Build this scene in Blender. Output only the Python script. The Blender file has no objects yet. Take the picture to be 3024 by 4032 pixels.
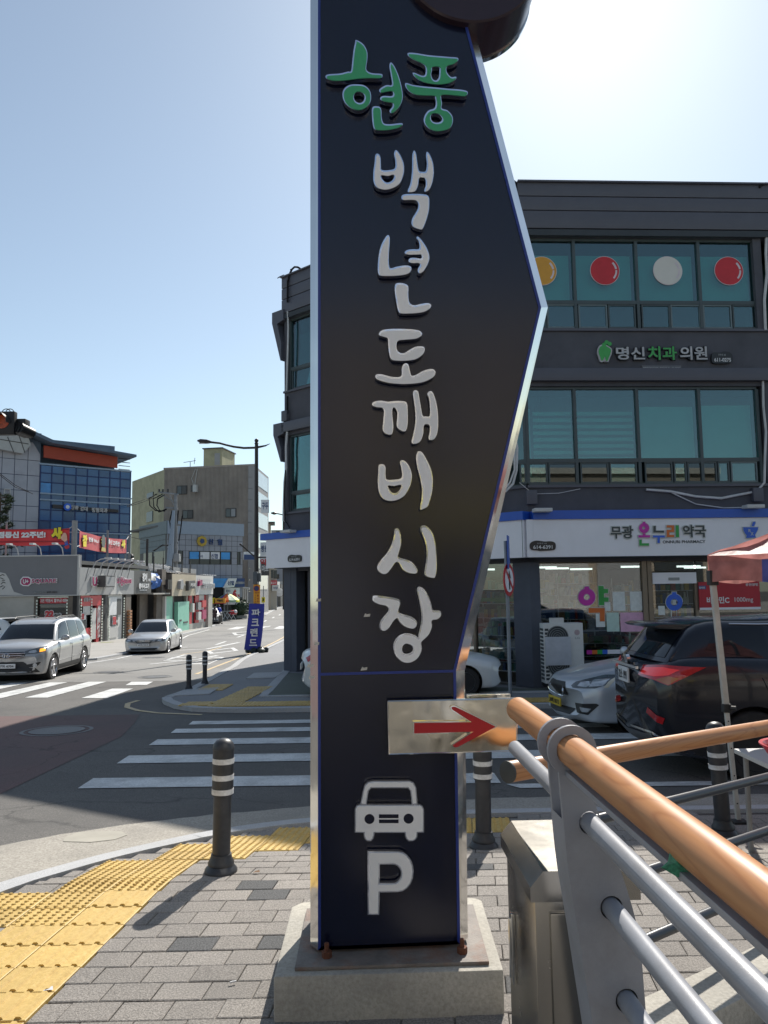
import bpy, bmesh, math, random
from mathutils import Vector, Matrix
from mathutils.geometry import tessellate_polygon
random.seed(7)
S = bpy.context.scene
COL = S.collection
rad = math.radians

# ------------------------------------------------------------------ camera
FPX, PITCH, ROLL, EYE = 3028.0, rad(5.7), rad(0.8), 1.7
_up = Vector((0, -math.sin(PITCH), math.cos(PITCH))); _rt = Vector((1, 0, 0))
FW = Vector((0, math.cos(PITCH), math.sin(PITCH)))
CR = _rt * math.cos(ROLL) - _up * math.sin(ROLL)
CU = _rt * math.sin(ROLL) + _up * math.cos(ROLL)
cam_d = bpy.data.cameras.new('camera'); cam = bpy.data.objects.new('camera', cam_d); COL.objects.link(cam)
cam_d.sensor_fit = 'VERTICAL'; cam_d.sensor_height = 36.0; cam_d.lens = 36.0 * FPX / 4032
cam_d.clip_start = 0.05; cam_d.clip_end = 4000
m = Matrix((CR, CU, -FW)).transposed().to_4x4(); m.translation = Vector((0, 0, EYE)); cam.matrix_world = m
S.camera = cam

# ------------------------------------------------------------------ light
SUN_EL, SUN_AZ = 42.2, 16.5          # degrees; azimuth measured from +Y towards +X
w = bpy.data.worlds.new('World'); S.world = w; w.use_nodes = True
nt = w.node_tree; nt.nodes.clear()
sky = nt.nodes.new('ShaderNodeTexSky'); sky.sky_type = 'NISHITA'; sky.sun_disc = False
sky.sun_elevation = rad(SUN_EL); sky.sun_rotation = rad(SUN_AZ)
sky.air_density = 1.0; sky.dust_density = 0.45; sky.ozone_density = 3.2; sky.altitude = 0
bg = nt.nodes.new('ShaderNodeBackground'); bg.inputs[1].default_value = 0.108
wo = nt.nodes.new('ShaderNodeOutputWorld')
tint = nt.nodes.new('ShaderNodeMix'); tint.data_type = 'RGBA'; tint.blend_type = 'MULTIPLY'; tint.inputs[0].default_value = 1; tint.inputs[7].default_value = (.97, 1.04, .96, 1)   # camera white balance
nt.links.new(sky.outputs[0], tint.inputs[6]); hsv = nt.nodes.new('ShaderNodeHueSaturation'); hsv.inputs['Saturation'].default_value = .74   # thin summer haze
nt.links.new(tint.outputs[2], hsv.inputs['Color']); nt.links.new(hsv.outputs[0], bg.inputs[0]); nt.links.new(bg.outputs[0], wo.inputs[0])
sd = bpy.data.lights.new('sun', 'SUN'); sd.energy = 5.0; sd.angle = rad(0.53); sd.color = (1.0, 0.95, 0.87)
so = bpy.data.objects.new('sun', sd); COL.objects.link(so)
_s = Vector((math.sin(rad(SUN_AZ)) * math.cos(rad(SUN_EL)), math.cos(rad(SUN_AZ)) * math.cos(rad(SUN_EL)), math.sin(rad(SUN_EL))))
so.rotation_euler = _s.to_track_quat('Z', 'Y').to_euler(); so.location = (20, 40, 60)
S.view_settings.view_transform = 'Standard'; S.view_settings.look = 'None'
S.view_settings.gamma = 1; S.view_settings.use_curve_mapping = False; S.view_settings.exposure = 0.38
S.cycles.max_bounces = 8; S.cycles.transparent_max_bounces = 10; S.cycles.diffuse_bounces = 3; S.cycles.glossy_bounces = 4

# ------------------------------------------------------------------ picture -> place helpers
def ray(px, py): return FW + CR * ((px - 1512) / FPX) + CU * ((2016 - py) / FPX)
def atY(px, py, y):
    d = ray(px, py); return Vector((0, 0, EYE)) + d * (y / d.y)
def atZ(px, py, z):
    d = ray(px, py); return Vector((0, 0, EYE)) + d * ((z - EYE) / d.z)
RY = [-100, 4, 6.2, 8.3, 12, 16, 23, 36, 70, 140, 600]; RZ = [.0, -.02, -.17, -.37, -.5, -.6, -.73, -1.05, -1.5, -1.55, -1.55]
SY = [-100, 4.7, 5.2, 5.7, 6.3, 7.2]; SZ = [0, 0, -.05, -.1, -.14, -.2]
def interp(y, A, B):
    if y <= A[0]: return B[0]
    for i in range(len(A) - 1):
        if y <= A[i + 1]: return B[i] + (B[i + 1] - B[i]) * (y - A[i]) / (A[i + 1] - A[i])
    return B[-1]
def zr(y): return interp(y, RY, RZ)                       # carriageway level
def zs(y): return interp(y, SY, SZ)                       # near pavement level
def zf(y): return zr(y) + .07                             # far pavements
def gnd(px, py, f=zr, off=0):
    z = 0
    for i in range(60):
        p = atZ(px, py, z + off); z = .5 * z + .5 * f(p.y)
    return p

class Frame:
    """a facade plane: u runs left to right, y into the wall (negative = proud), z up"""
    def __init__(s, x, y, yaw, z=0):
        a = rad(yaw); s.P = Vector((x, y, z)); s.U = Vector((math.cos(a), math.sin(a), 0)); s.V = Vector((-math.sin(a), math.cos(a), 0))
    def w(s, p): return s.P + s.U * p[0] + s.V * p[1] + Vector((0, 0, p[2]))
    def at(s, px, py, d=0):
        r = ray(px, py); o = s.P + s.V * d; t = (o - Vector((0, 0, EYE))).dot(s.V) / r.dot(s.V)
        q = Vector((0, 0, EYE)) + r * t - s.P; return q.dot(s.U), q.z
WORLD = Frame(0, 0, 0)

# ------------------------------------------------------------------ materials
MATS = {}
def pm(name, col, rough=.6, metal=0., var=.12, vs=3., bump=0., bs=60., coat=0., emit=None, spec=.5, dirt=None, ds=.6, dirtamt=.5, detail=6, stretch=None):
    if name in MATS: return MATS[name]
    mt = bpy.data.materials.new(name); mt.use_nodes = True; n = mt.node_tree; N = n.nodes; L = n.links
    b = N['Principled BSDF']; b.inputs['Roughness'].default_value = rough; b.inputs['Metallic'].default_value = metal
    b.inputs['Specular IOR Level'].default_value = spec; b.inputs['Coat Weight'].default_value = coat; b.inputs['Coat Roughness'].default_value = .04
    tc = N.new('ShaderNodeTexCoord'); vec = tc.outputs['Object']
    if stretch:
        mp = N.new('ShaderNodeMapping'); mp.inputs['Scale'].default_value = stretch; L.new(vec, mp.inputs[0]); vec = mp.outputs[0]
    out = None
    if var or dirt:
        no = N.new('ShaderNodeTexNoise'); no.inputs['Scale'].default_value = vs; no.inputs['Detail'].default_value = detail; no.inputs['Roughness'].default_value = .65
        L.new(vec, no.inputs['Vector'])
        cr = N.new('ShaderNodeValToRGB'); e = cr.color_ramp.elements
        e[0].position = .3; e[1].position = .7
        e[0].color = tuple(c * (1 - var) for c in col) + (1,); e[1].color = tuple(min(1, c * (1 + var)) for c in col) + (1,)
        L.new(no.outputs[0], cr.inputs[0]); out = cr.outputs[0]
        if dirt:
            n2 = N.new('ShaderNodeTexNoise'); n2.inputs['Scale'].default_value = ds; n2.inputs['Detail'].default_value = 8; n2.inputs['Roughness'].default_value = .7
            L.new(vec, n2.inputs['Vector'])
            mr = N.new('ShaderNodeMapRange'); mr.inputs[1].default_value = .48; mr.inputs[2].default_value = .72; mr.inputs[4].default_value = dirtamt
            L.new(n2.outputs[0], mr.inputs[0])
            mx = N.new('ShaderNodeMix'); mx.data_type = 'RGBA'; L.new(mr.outputs[0], mx.inputs[0]); L.new(out, mx.inputs[6]); mx.inputs[7].default_value = tuple(dirt) + (1,)
            out = mx.outputs[2]
        L.new(out, b.inputs['Base Color'])
    else: b.inputs['Base Color'].default_value = tuple(col) + (1,)
    if bump:
        bn = N.new('ShaderNodeTexNoise'); bn.inputs['Scale'].default_value = bs; bn.inputs['Detail'].default_value = 3; L.new(vec, bn.inputs['Vector'])
        bp = N.new('ShaderNodeBump'); bp.inputs['Strength'].default_value = bump; bp.inputs['Distance'].default_value = .01
        L.new(bn.outputs[0], bp.inputs['Height']); L.new(bp.outputs[0], b.inputs['Normal'])
    if emit:
        b.inputs['Emission Color'].default_value = tuple(emit[:3]) + (1,); b.inputs['Emission Strength'].default_value = emit[3]
    MATS[name] = mt; return mt

def speck(name, base, dark, light, scale, rough=.85, bump=.35, big=None, bigamt=.35, bigscale=.7, extra=None, crack=0):
    """granular stone, asphalt or concrete: coarse grain, light and dark specks, large soft patches"""
    if name in MATS: return MATS[name]
    mt = bpy.data.materials.new(name); mt.use_nodes = True; n = mt.node_tree; N = n.nodes; L = n.links
    b = N['Principled BSDF']; b.inputs['Roughness'].default_value = rough
    tc = N.new('ShaderNodeTexCoord'); vec = tc.outputs['Object']
    geo = N.new('ShaderNodeNewGeometry')
    a = N.new('ShaderNodeTexNoise'); a.inputs['Scale'].default_value = scale; a.inputs['Detail'].default_value = 4; a.inputs['Roughness'].default_value = .75; L.new(geo.outputs['Position'], a.inputs['Vector'])
    cr = N.new('ShaderNodeValToRGB'); e = cr.color_ramp.elements
    e[0].position = .34; e[0].color = tuple(dark) + (1,); e[1].position = .68; e[1].color = tuple(light) + (1,)
    k = cr.color_ramp.elements.new(.5); k.color = tuple(base) + (1,)
    L.new(a.outputs[0], cr.inputs[0]); out = cr.outputs[0]
    if big:
        c = N.new('ShaderNodeTexNoise'); c.inputs['Scale'].default_value = bigscale; c.inputs['Detail'].default_value = 7; c.inputs['Roughness'].default_value = .62; L.new(geo.outputs['Position'], c.inputs['Vector'])
        mr = N.new('ShaderNodeMapRange'); mr.inputs[1].default_value = .42; mr.inputs[2].default_value = .7; mr.inputs[4].default_value = bigamt; L.new(c.outputs[0], mr.inputs[0])
        mx = N.new('ShaderNodeMix'); mx.data_type = 'RGBA'; L.new(mr.outputs[0], mx.inputs[0]); L.new(out, mx.inputs[6]); mx.inputs[7].default_value = tuple(big) + (1,); out = mx.outputs[2]
    if crack:
        dn = N.new('ShaderNodeTexNoise'); dn.inputs['Scale'].default_value = 1.3; dn.inputs['Detail'].default_value = 6; L.new(geo.outputs['Position'], dn.inputs['Vector'])
        va = N.new('ShaderNodeVectorMath'); va.operation = 'MULTIPLY_ADD'; va.inputs[1].default_value = (1.1, 1.1, 0); L.new(dn.outputs['Color'], va.inputs[0]); L.new(geo.outputs['Position'], va.inputs[2])
        vo = N.new('ShaderNodeTexVoronoi'); vo.feature = 'DISTANCE_TO_EDGE'; vo.inputs['Scale'].default_value = crack; L.new(va.outputs[0], vo.inputs['Vector'])
        m1 = N.new('ShaderNodeMapRange'); m1.inputs[1].default_value = .0; m1.inputs[2].default_value = .011; m1.inputs[3].default_value = 1; m1.inputs[4].default_value = 0; L.new(vo.outputs['Distance'], m1.inputs[0])
        d2 = N.new('ShaderNodeTexNoise'); d2.inputs['Scale'].default_value = .35; L.new(geo.outputs['Position'], d2.inputs['Vector']); m2 = N.new('ShaderNodeMapRange'); m2.inputs[1].default_value = .48; m2.inputs[2].default_value = .56; m2.inputs[4].default_value = .6; L.new(d2.outputs[0], m2.inputs[0])
        mm_ = N.new('ShaderNodeMath'); mm_.operation = 'MULTIPLY'; L.new(m1.outputs[0], mm_.inputs[0]); L.new(m2.outputs[0], mm_.inputs[1])
        mx = N.new('ShaderNodeMix'); mx.data_type = 'RGBA'; L.new(mm_.outputs[0], mx.inputs[0]); L.new(out, mx.inputs[6]); mx.inputs[7].default_value = tuple(c * .35 for c in dark) + (1,); out = mx.outputs[2]
    if extra:
        oi = N.new('ShaderNodeObjectInfo'); mr = N.new('ShaderNodeMapRange'); mr.inputs[3].default_value = 1 - extra; mr.inputs[4].default_value = 1 + extra; L.new(oi.outputs['Random'], mr.inputs[0])
        mm = N.new('ShaderNodeMix'); mm.data_type = 'RGBA'; mm.blend_type = 'MULTIPLY'; mm.inputs[0].default_value = 1; L.new(out, mm.inputs[6]); L.new(mr.outputs[0], mm.inputs[7]); out = mm.outputs[2]
    L.new(out, b.inputs['Base Color'])
    if bump:
        bp = N.new('ShaderNodeBump'); bp.inputs['Strength'].default_value = bump; bp.inputs['Distance'].default_value = .006; L.new(a.outputs[0], bp.inputs['Height']); L.new(bp.outputs[0], b.inputs['Normal'])
    MATS[name] = mt; return mt

def glassm(name, tint, gloss=(.8, .9, .95), refl=.12, rough=.01, wav=0):
    """thin sheet glass: tinted see-through plus a Fresnel mirror"""
    if name in MATS: return MATS[name]
    mt = bpy.data.materials.new(name); mt.use_nodes = True; n = mt.node_tree; N = n.nodes; L = n.links
    N.remove(N['Principled BSDF']); out = N['Material Output']
    t = N.new('ShaderNodeBsdfTransparent'); t.inputs[0].default_value = tuple(tint) + (1,)
    g = N.new('ShaderNodeBsdfGlossy'); g.inputs[0].default_value = tuple(gloss) + (1,); g.inputs['Roughness'].default_value = rough
    lw = N.new('ShaderNodeLayerWeight'); lw.inputs[0].default_value = .25
    mr = N.new('ShaderNodeMapRange'); mr.inputs[3].default_value = refl; mr.inputs[4].default_value = .95; L.new(lw.outputs['Fresnel'], mr.inputs[0])
    mx = N.new('ShaderNodeMixShader'); L.new(mr.outputs[0], mx.inputs[0]); L.new(t.outputs[0], mx.inputs[1]); L.new(g.outputs[0], mx.inputs[2]); L.new(mx.outputs[0], out.inputs[0])
    if wav:
        tc = N.new('ShaderNodeTexCoord'); bn = N.new('ShaderNodeTexNoise'); bn.inputs['Scale'].default_value = 1.5; L.new(tc.outputs['Object'], bn.inputs['Vector'])
        bp = N.new('ShaderNodeBump'); bp.inputs['Strength'].default_value = wav; bp.inputs['Distance'].default_value = .02; L.new(bn.outputs[0], bp.inputs['Height']); L.new(bp.outputs[0], g.inputs['Normal'])
    MATS[name] = mt; return mt

def steelm(name, col=(.78, .77, .74), rough=.06, wave=.6, ws=2.2, stain=None, rv=.14):
    if name in MATS: return MATS[name]
    mt = bpy.data.materials.new(name); mt.use_nodes = True; n = mt.node_tree; N = n.nodes; L = n.links
    b = N['Principled BSDF']; b.inputs['Metallic'].default_value = 1; b.inputs['Roughness'].default_value = rough; b.inputs['Base Color'].default_value = tuple(col) + (1,)
    tc = N.new('ShaderNodeTexCoord')
    a = N.new('ShaderNodeTexNoise'); a.inputs['Scale'].default_value = ws; a.inputs['Detail'].default_value = 1.5; L.new(tc.outputs['Object'], a.inputs['Vector'])
    bp = N.new('ShaderNodeBump'); bp.inputs['Strength'].default_value = wave; bp.inputs['Distance'].default_value = .03; L.new(a.outputs[0], bp.inputs['Height']); L.new(bp.outputs[0], b.inputs['Normal'])
    c = N.new('ShaderNodeTexNoise'); c.inputs['Scale'].default_value = 9; c.inputs['Detail'].default_value = 8; c.inputs['Roughness'].default_value = .7; L.new(tc.outputs['Object'], c.inputs['Vector'])
    mr = N.new('ShaderNodeMapRange'); mr.inputs[1].default_value = .4; mr.inputs[2].default_value = .75; mr.inputs[3].default_value = rough; mr.inputs[4].default_value = rough + rv; L.new(c.outputs[0], mr.inputs[0]); L.new(mr.outputs[0], b.inputs['Roughness'])
    if stain:
        cr = N.new('ShaderNodeValToRGB'); e = cr.color_ramp.elements; e[0].position = .52; e[0].color = tuple(col) + (1,); e[1].position = .75; e[1].color = tuple(stain) + (1,); L.new(c.outputs[0], cr.inputs[0]); L.new(cr.outputs[0], b.inputs['Base Color'])
    MATS[name] = mt; return mt

# ------------------------------------------------------------------ object bookkeeping
BASE = {}
def tag(o, label=None, cat=None, group=None, kind=None):
    if label: o['label'] = label
    if cat: o['category'] = cat
    if group: o['group'] = group
    if kind: o['kind'] = kind
    return o
def thing(name, label, cat, loc=(0, 0, 0), group=None, rz=None, kind=None):
    o = bpy.data.objects.new(name, None); COL.objects.link(o); o.empty_display_size = .2
    o.location = loc; tag(o, label, cat, group, kind)
    if rz is not None: o.rotation_euler = (0, 0, rz); BASE[o.name] = Vector((0, 0, 0))
    else: BASE[o.name] = Vector(loc)
    return o
class G:
    def __init__(s): s.v = []; s.f = []; s.m = []
    def add(s, vs, fs, mi=0):
        k = len(s.v); s.v += [tuple(p) for p in vs]
        for f in fs: s.f.append(tuple(i + k for i in f)); s.m.append(mi)
        return s
    def box(s, x0, x1, y0, y1, z0, z1, mi=0):
        if x0 > x1: x0, x1 = x1, x0
        if y0 > y1: y0, y1 = y1, y0
        if z0 > z1: z0, z1 = z1, z0
        return s.add([(x0, y0, z0), (x1, y0, z0), (x1, y1, z0), (x0, y1, z0), (x0, y0, z1), (x1, y0, z1), (x1, y1, z1), (x0, y1, z1)],
              [(0, 3, 2, 1), (4, 5, 6, 7), (0, 1, 5, 4), (1, 2, 6, 5), (2, 3, 7, 6), (3, 0, 4, 7)], mi)
    def prism(s, poly, d0, d1, axis='y', mi=0):
        """extrude a 2-D polygon; axis is the extrusion axis (poly gives the other two in order)"""
        n = len(poly)
        def P(p, d): return (p[0], d, p[1]) if axis == 'y' else ((d, p[0], p[1]) if axis == 'x' else (p[0], p[1], d))
        vs = [P(p, d0) for p in poly] + [P(p, d1) for p in poly]
        tris = tessellate_polygon([[Vector((p[0], p[1], 0)) for p in poly]])
        fs = [tuple(t) for t in tris] + [tuple(i + n for i in t[::-1]) for t in tris] + [(i, (i + 1) % n, (i + 1) % n + n, i + n) for i in range(n)]
        return s.add(vs, fs, mi)
    def ring(s, c, ax, r, n, ph=0):
        ax = Vector(ax).normalized(); a = ax.orthogonal().normalized() if abs(ax.z) < .95 else Vector((1, 0, 0)); a = (a - ax * a.dot(ax)).normalized(); b = ax.cross(a)
        return [Vector(c) + a * (r * math.cos(2 * math.pi * i / n + ph)) + b * (r * math.sin(2 * math.pi * i / n + ph)) for i in range(n)]
    def cyl(s, p0, p1, r0, r1=None, n=12, mi=0, cap=True):
        r1 = r0 if r1 is None else r1; ax = Vector(p1) - Vector(p0)
        A = s.ring(p0, ax, r0, n); B = s.ring(p1, ax, r1, n)
        fs = [(i, (i + 1) % n, (i + 1) % n + n, i + n) for i in range(n)]
        if cap: fs += [tuple(range(n))[::-1], tuple(range(n, 2 * n))]
        return s.add(A + B, fs, mi)
    def tube(s, pts, r, n=8, mi=0, cap=True):
        pts = [Vector(p) for p in pts]; vs = []; fs = []; prev = None
        rr = r if isinstance(r, (list, tuple)) else [r] * len(pts)
        for i, p in enumerate(pts):
            t = (pts[min(i + 1, len(pts) - 1)] - pts[max(i - 1, 0)]).normalized()
            a = prev if prev else (Vector((0, 0, 1)) if abs(t.z) < .9 else Vector((1, 0, 0)))
            a = (a - t * a.dot(t)).normalized(); prev = a; b = t.cross(a)
            vs += [p + (a * math.cos(2 * math.pi * j / n) + b * math.sin(2 * math.pi * j / n)) * rr[i] for j in range(n)]
        for i in range(len(pts) - 1):
            fs += [(i * n + j, i * n + (j + 1) % n, (i + 1) * n + (j + 1) % n, (i + 1) * n + j) for j in range(n)]
        if cap: fs += [tuple(range(n))[::-1], tuple(range((len(pts) - 1) * n, len(pts) * n))]
        return s.add(vs, fs, mi)
    def lathe(s, prof, c=(0, 0, 0), n=24, mi=0, axis=(0, 0, 1), sy=1.):
        """prof: (radius, height) pairs along axis from c"""
        ax = Vector(axis).normalized(); vs = []; fs = []
        for r, h in prof:
            R = s.ring(Vector(c) + ax * h, ax, max(r, 1e-5), n); vs += R
        for i in range(len(prof) - 1):
            fs += [(i * n + j, i * n + (j + 1) % n, (i + 1) * n + (j + 1) % n, (i + 1) * n + j) for j in range(n)]
        fs += [tuple(range(n))[::-1], tuple(range((len(prof) - 1) * n, len(prof) * n))]
        return s.add(vs, fs, mi)
    def ball(s, c, r, n=10, k=7, mi=0, sc=(1, 1, 1)):
        vs = []; fs = []
        for i in range(k + 1):
            th = math.pi * i / k
            for j in range(n):
                ph = 2 * math.pi * j / n
                vs.append((c[0] + r * sc[0] * math.sin(th) * math.cos(ph), c[1] + r * sc[1] * math.sin(th) * math.sin(ph), c[2] + r * sc[2] * math.cos(th)))
        for i in range(k):
            fs += [(i * n + j, (i + 1) * n + j, (i + 1) * n + (j + 1) % n, i * n + (j + 1) % n) for j in range(n)]
        return s.add(vs, fs, mi)
def mk(name, g, mats, parent=None, fr=None, smooth=False, bevel=0, kind=None, label=None, segs=2, recalc=True):
    if not g.f: return None
    me = bpy.data.meshes.new(name)
    base = BASE.get(parent.name, Vector((0, 0, 0))) if parent else Vector((0, 0, 0))
    vs = [(fr.w(p) if fr else Vector(p)) - base for p in g.v]
    me.from_pydata([tuple(v) for v in vs], [], g.f)
    if not isinstance(mats, (list, tuple)): mats = [mats]
    for x in mats: me.materials.append(x)
    me.polygons.foreach_set('material_index', g.m)
    if recalc or bevel:
        bm = bmesh.new(); bm.from_mesh(me)
        if smooth or bevel: bmesh.ops.remove_doubles(bm, verts=bm.verts, dist=1e-5)
        if recalc: bmesh.ops.recalc_face_normals(bm, faces=bm.faces)
        if bevel:
            ed = [e for e in bm.edges if len(e.link_faces) == 2 and e.calc_face_angle(0) > .5]
            bmesh.ops.bevel(bm, geom=ed, offset=bevel, segments=segs, profile=.6, affect='EDGES', clamp_overlap=True)
        bm.to_mesh(me); bm.free()
    if smooth or bevel:
        me.polygons.foreach_set('use_smooth', [True] * len(me.polygons)); me.set_sharp_from_angle(angle=rad(38))
    me.update()
    o = bpy.data.objects.new(name, me); COL.objects.link(o)
    if parent: o.parent = parent; BASE[o.name] = base
    else: BASE[o.name] = Vector((0, 0, 0))
    if kind: o['kind'] = kind
    if label: o['label'] = label
    return o
def clone(o, loc=None, rz=None, label=None, parent=None):
    c = o.copy(); COL.objects.link(c)
    if parent: c.parent = parent
    BASE[c.name] = BASE.get(o.name, Vector((0, 0, 0)))
    if loc is not None: c.location = loc
    if rz is not None: c.rotation_euler = (0, 0, rz)
    if label: c['label'] = label
    for ch in list(o.children): clone(ch, parent=c)
    return c

def text(name, s, x0, x1, z0, z1, mat, parent, fr, d=-.01, ext=.004, bold=0., label=None, y_at=None, keep=False, back=None, grow=0):
    """letters fitted into a rectangle of the frame; d = how far proud (negative) the letter backs stand"""
    cu = bpy.data.curves.new(name, 'FONT'); cu.body = s; cu.size = 1; cu.extrude = 0; cu.offset = bold; cu.resolution_u = 3; cu.align_x = 'LEFT'
    o = bpy.data.objects.new(name, cu); COL.objects.link(o)
    dg = bpy.context.evaluated_depsgraph_get(); me = bpy.data.meshes.new_from_object(o.evaluated_get(dg))
    COL.objects.unlink(o); bpy.data.objects.remove(o)
    if not len(me.vertices): return None
    xs = [v.co.x for v in me.vertices]; ys = [v.co.y for v in me.vertices]
    a0, a1, b0, b1 = min(xs), max(xs), min(ys), max(ys)
    g = G(); sx = (x1 - x0) / max(a1 - a0, 1e-6); sz = (z1 - z0) / max(b1 - b0, 1e-6)
    if keep: sx = sz
    bm = bmesh.new(); bm.from_mesh(me)
    bmesh.ops.remove_doubles(bm, verts=bm.verts, dist=1e-5)
    if ext:
        r = bmesh.ops.extrude_face_region(bm, geom=list(bm.faces)); top = [v for v in r['geom'] if isinstance(v, bmesh.types.BMVert)]
        for v in top: v.co.z += 1
    bm.verts.ensure_lookup_table()
    vs = [(x0 + (v.co.x - a0) * sx, d - ext * v.co.z, z0 + (v.co.y - b0) * sz) for v in bm.verts]
    fs = [tuple(v.index for v in f.verts) for f in bm.faces]
    bm.free(); bpy.data.meshes.remove(me)
    g.add(vs, fs)
    return mk(name, g, mat, parent, fr, label=label)

def catmull(pts, k=4):
    n = len(pts); out = []
    for i in range(n):
        p0, p1, p2, p3 = pts[i - 1], pts[i], pts[(i + 1) % n], pts[(i + 2) % n]
        for j in range(k):
            t = j / k
            out.append(tuple(.5 * (2 * p1[c] + (-p0[c] + p2[c]) * t + (2 * p0[c] - 5 * p1[c] + 4 * p2[c] - p3[c]) * t * t + (-p0[c] + 3 * p1[c] - 3 * p2[c] + p3[c]) * t ** 3) for c in (0, 1)))
    return out
def shape(name, outers, holes, y0, depth, mat, parent, fr, grow=0., bev=0.):
    """solid cut from sheet: closed outlines with holes in (u,z), front face at y0-depth; grow < 0 shrinks it"""
    cu = bpy.data.curves.new(name, 'CURVE'); cu.dimensions = '2D'; cu.fill_mode = 'BOTH'; SC = 60.; cu.extrude = depth / 2 * SC; cu.offset = grow * SC; cu.bevel_depth = bev; cu.bevel_resolution = 1
    for pl in list(outers) + list(holes):
        sp = cu.splines.new('POLY'); sp.points.add(len(pl) - 1)
        for p, q in zip(sp.points, pl): p.co = (q[0] * SC, q[1] * SC, 0, 1)
        sp.use_cyclic_u = True
    o = bpy.data.objects.new(name, cu); COL.objects.link(o)
    dg = bpy.context.evaluated_depsgraph_get(); me = bpy.data.meshes.new_from_object(o.evaluated_get(dg))
    COL.objects.unlink(o); bpy.data.objects.remove(o)
    g = G(); g.add([(v.co.x / SC, y0 - depth / 2 - v.co.z / SC, v.co.y / SC) for v in me.vertices], [tuple(p.vertices) for p in me.polygons]); bpy.data.meshes.remove(me)
    return mk(name, g, mat, parent, fr)

# ------------------------------------------------------------------ sheets that follow the ground
BRK = [4, 4.7, 5.2, 5.7, 6.2, 6.3, 7.2, 8.3, 12, 16, 23, 36, 70, 140]
def clipy(poly, c, keep_above):
    out = []
    for i in range(len(poly)):
        a, b = poly[i - 1], poly[i]; ia = (a[1] >= c) == keep_above; ib = (b[1] >= c) == keep_above
        if ia != ib:
            t = (c - a[1]) / (b[1] - a[1]); out.append((a[0] + (b[0] - a[0]) * t, c))
        if ib: out.append(b)
    return out
def drape(g, poly, f, off, thick=0, mi=0):
    """lay a flat outline on the ground function f, raised by off; thick > 0 adds sides"""
    poly = [(p[0], p[1]) for p in poly]
    for t in tessellate_polygon([[Vector((p[0], p[1], 0)) for p in poly]]):
        tri = [poly[i] for i in t]; rest = tri
        ys = [p[1] for p in tri]
        for c in [b for b in BRK if min(ys) < b < max(ys)]:
            lo = clipy(rest, c, False); rest = clipy(rest, c, True)
            if len(lo) > 2: g.add([(p[0], p[1], f(p[1]) + off) for p in lo], [tuple(range(len(lo)))], mi)
        if len(rest) > 2: g.add([(p[0], p[1], f(p[1]) + off) for p in rest], [tuple(range(len(rest)))], mi)
    if thick:
        n = len(poly)
        for i in range(n):
            a, b = poly[i], poly[(i + 1) % n]; k = max(1, int((Vector(b) - Vector(a)).length / 1.0))
            for j in range(k):
                p = [a[0] + (b[0] - a[0]) * j / k, a[1] + (b[1] - a[1]) * j / k]; q = [a[0] + (b[0] - a[0]) * (j + 1) / k, a[1] + (b[1] - a[1]) * (j + 1) / k]
                g.add([(p[0], p[1], f(p[1]) + off), (q[0], q[1], f(q[1]) + off), (q[0], q[1], f(q[1]) + off - thick), (p[0], p[1], f(p[1]) + off - thick)], [(0, 1, 2, 3)], mi)
    return g
def ribbon(g, line, wl, wr, f, off, thick=0, mi=0, closed=False):
    """a band along a polyline, wl to its left and wr to its right"""
    L = [Vector((p[0], p[1])) for p in line]; n = len(L); A = []; B = []
    for i in range(n):
        t = (L[min(i + 1, n - 1)] - L[max(i - 1, 0)]).normalized(); nn = Vector((-t.y, t.x)); A.append(L[i] + nn * wl); B.append(L[i] - nn * wr)
    for i in range(n - 1):
        q = [A[i], A[i + 1], B[i + 1], B[i]]
        g.add([(p.x, p.y, f(p.y) + off) for p in q], [(0, 1, 2, 3)], mi)
        if thick:
            for a, b in ((A[i], A[i + 1]), (B[i], B[i + 1])):
                g.add([(a.x, a.y, f(a.y) + off), (b.x, b.y, f(b.y) + off), (b.x, b.y, f(b.y) + off - thick), (a.x, a.y, f(a.y) + off - thick)], [(0, 1, 2, 3)], mi)
    return g
def dense(line, step=.3):
    out = []
    for a, b in zip(line, line[1:]):
        k = max(1, int(math.hypot(b[0] - a[0], b[1] - a[1]) / step)); out += [(a[0] + (b[0] - a[0]) * j / k, a[1] + (b[1] - a[1]) * j / k) for j in range(k)]
    return out + [tuple(line[-1])]
# ================================================================== GROUND
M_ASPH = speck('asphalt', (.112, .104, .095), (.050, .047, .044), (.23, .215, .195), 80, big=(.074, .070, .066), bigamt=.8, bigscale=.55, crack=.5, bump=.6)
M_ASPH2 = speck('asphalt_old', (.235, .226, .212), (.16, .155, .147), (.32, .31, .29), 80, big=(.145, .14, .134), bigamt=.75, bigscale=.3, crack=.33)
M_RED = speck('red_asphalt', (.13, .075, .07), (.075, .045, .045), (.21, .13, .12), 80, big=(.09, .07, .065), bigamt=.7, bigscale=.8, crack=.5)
M_CONC = speck('gutter_concrete', (.34, .31, .265), (.22, .2, .17), (.47, .44, .38), 60, big=(.2, .185, .16), bigamt=.55, bigscale=1.8)
M_KERB = speck('kerb_granite', (.42, .42, .42), (.27, .27, .28), (.60, .60, .60), 180, bump=.15, big=(.28, .28, .27), bigamt=.3, bigscale=2)
M_PAVE = speck('paver_grey', (.25, .225, .20), (.125, .115, .105), (.40, .37, .335), 120, bump=.8, extra=.12, big=(.15, .14, .13), bigamt=.4, bigscale=1.6)
M_PAVED = speck('paver_dark', (.075, .075, .076), (.035, .035, .035), (.15, .15, .15), 120, bump=.8, extra=.12)
M_YEL = speck('tactile_yellow', (.57, .385, .11), (.47, .31, .085), (.66, .46, .16), 40, rough=.6, bump=.1, extra=.07, big=(.44, .29, .09), bigamt=.5, bigscale=2.5)
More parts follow.
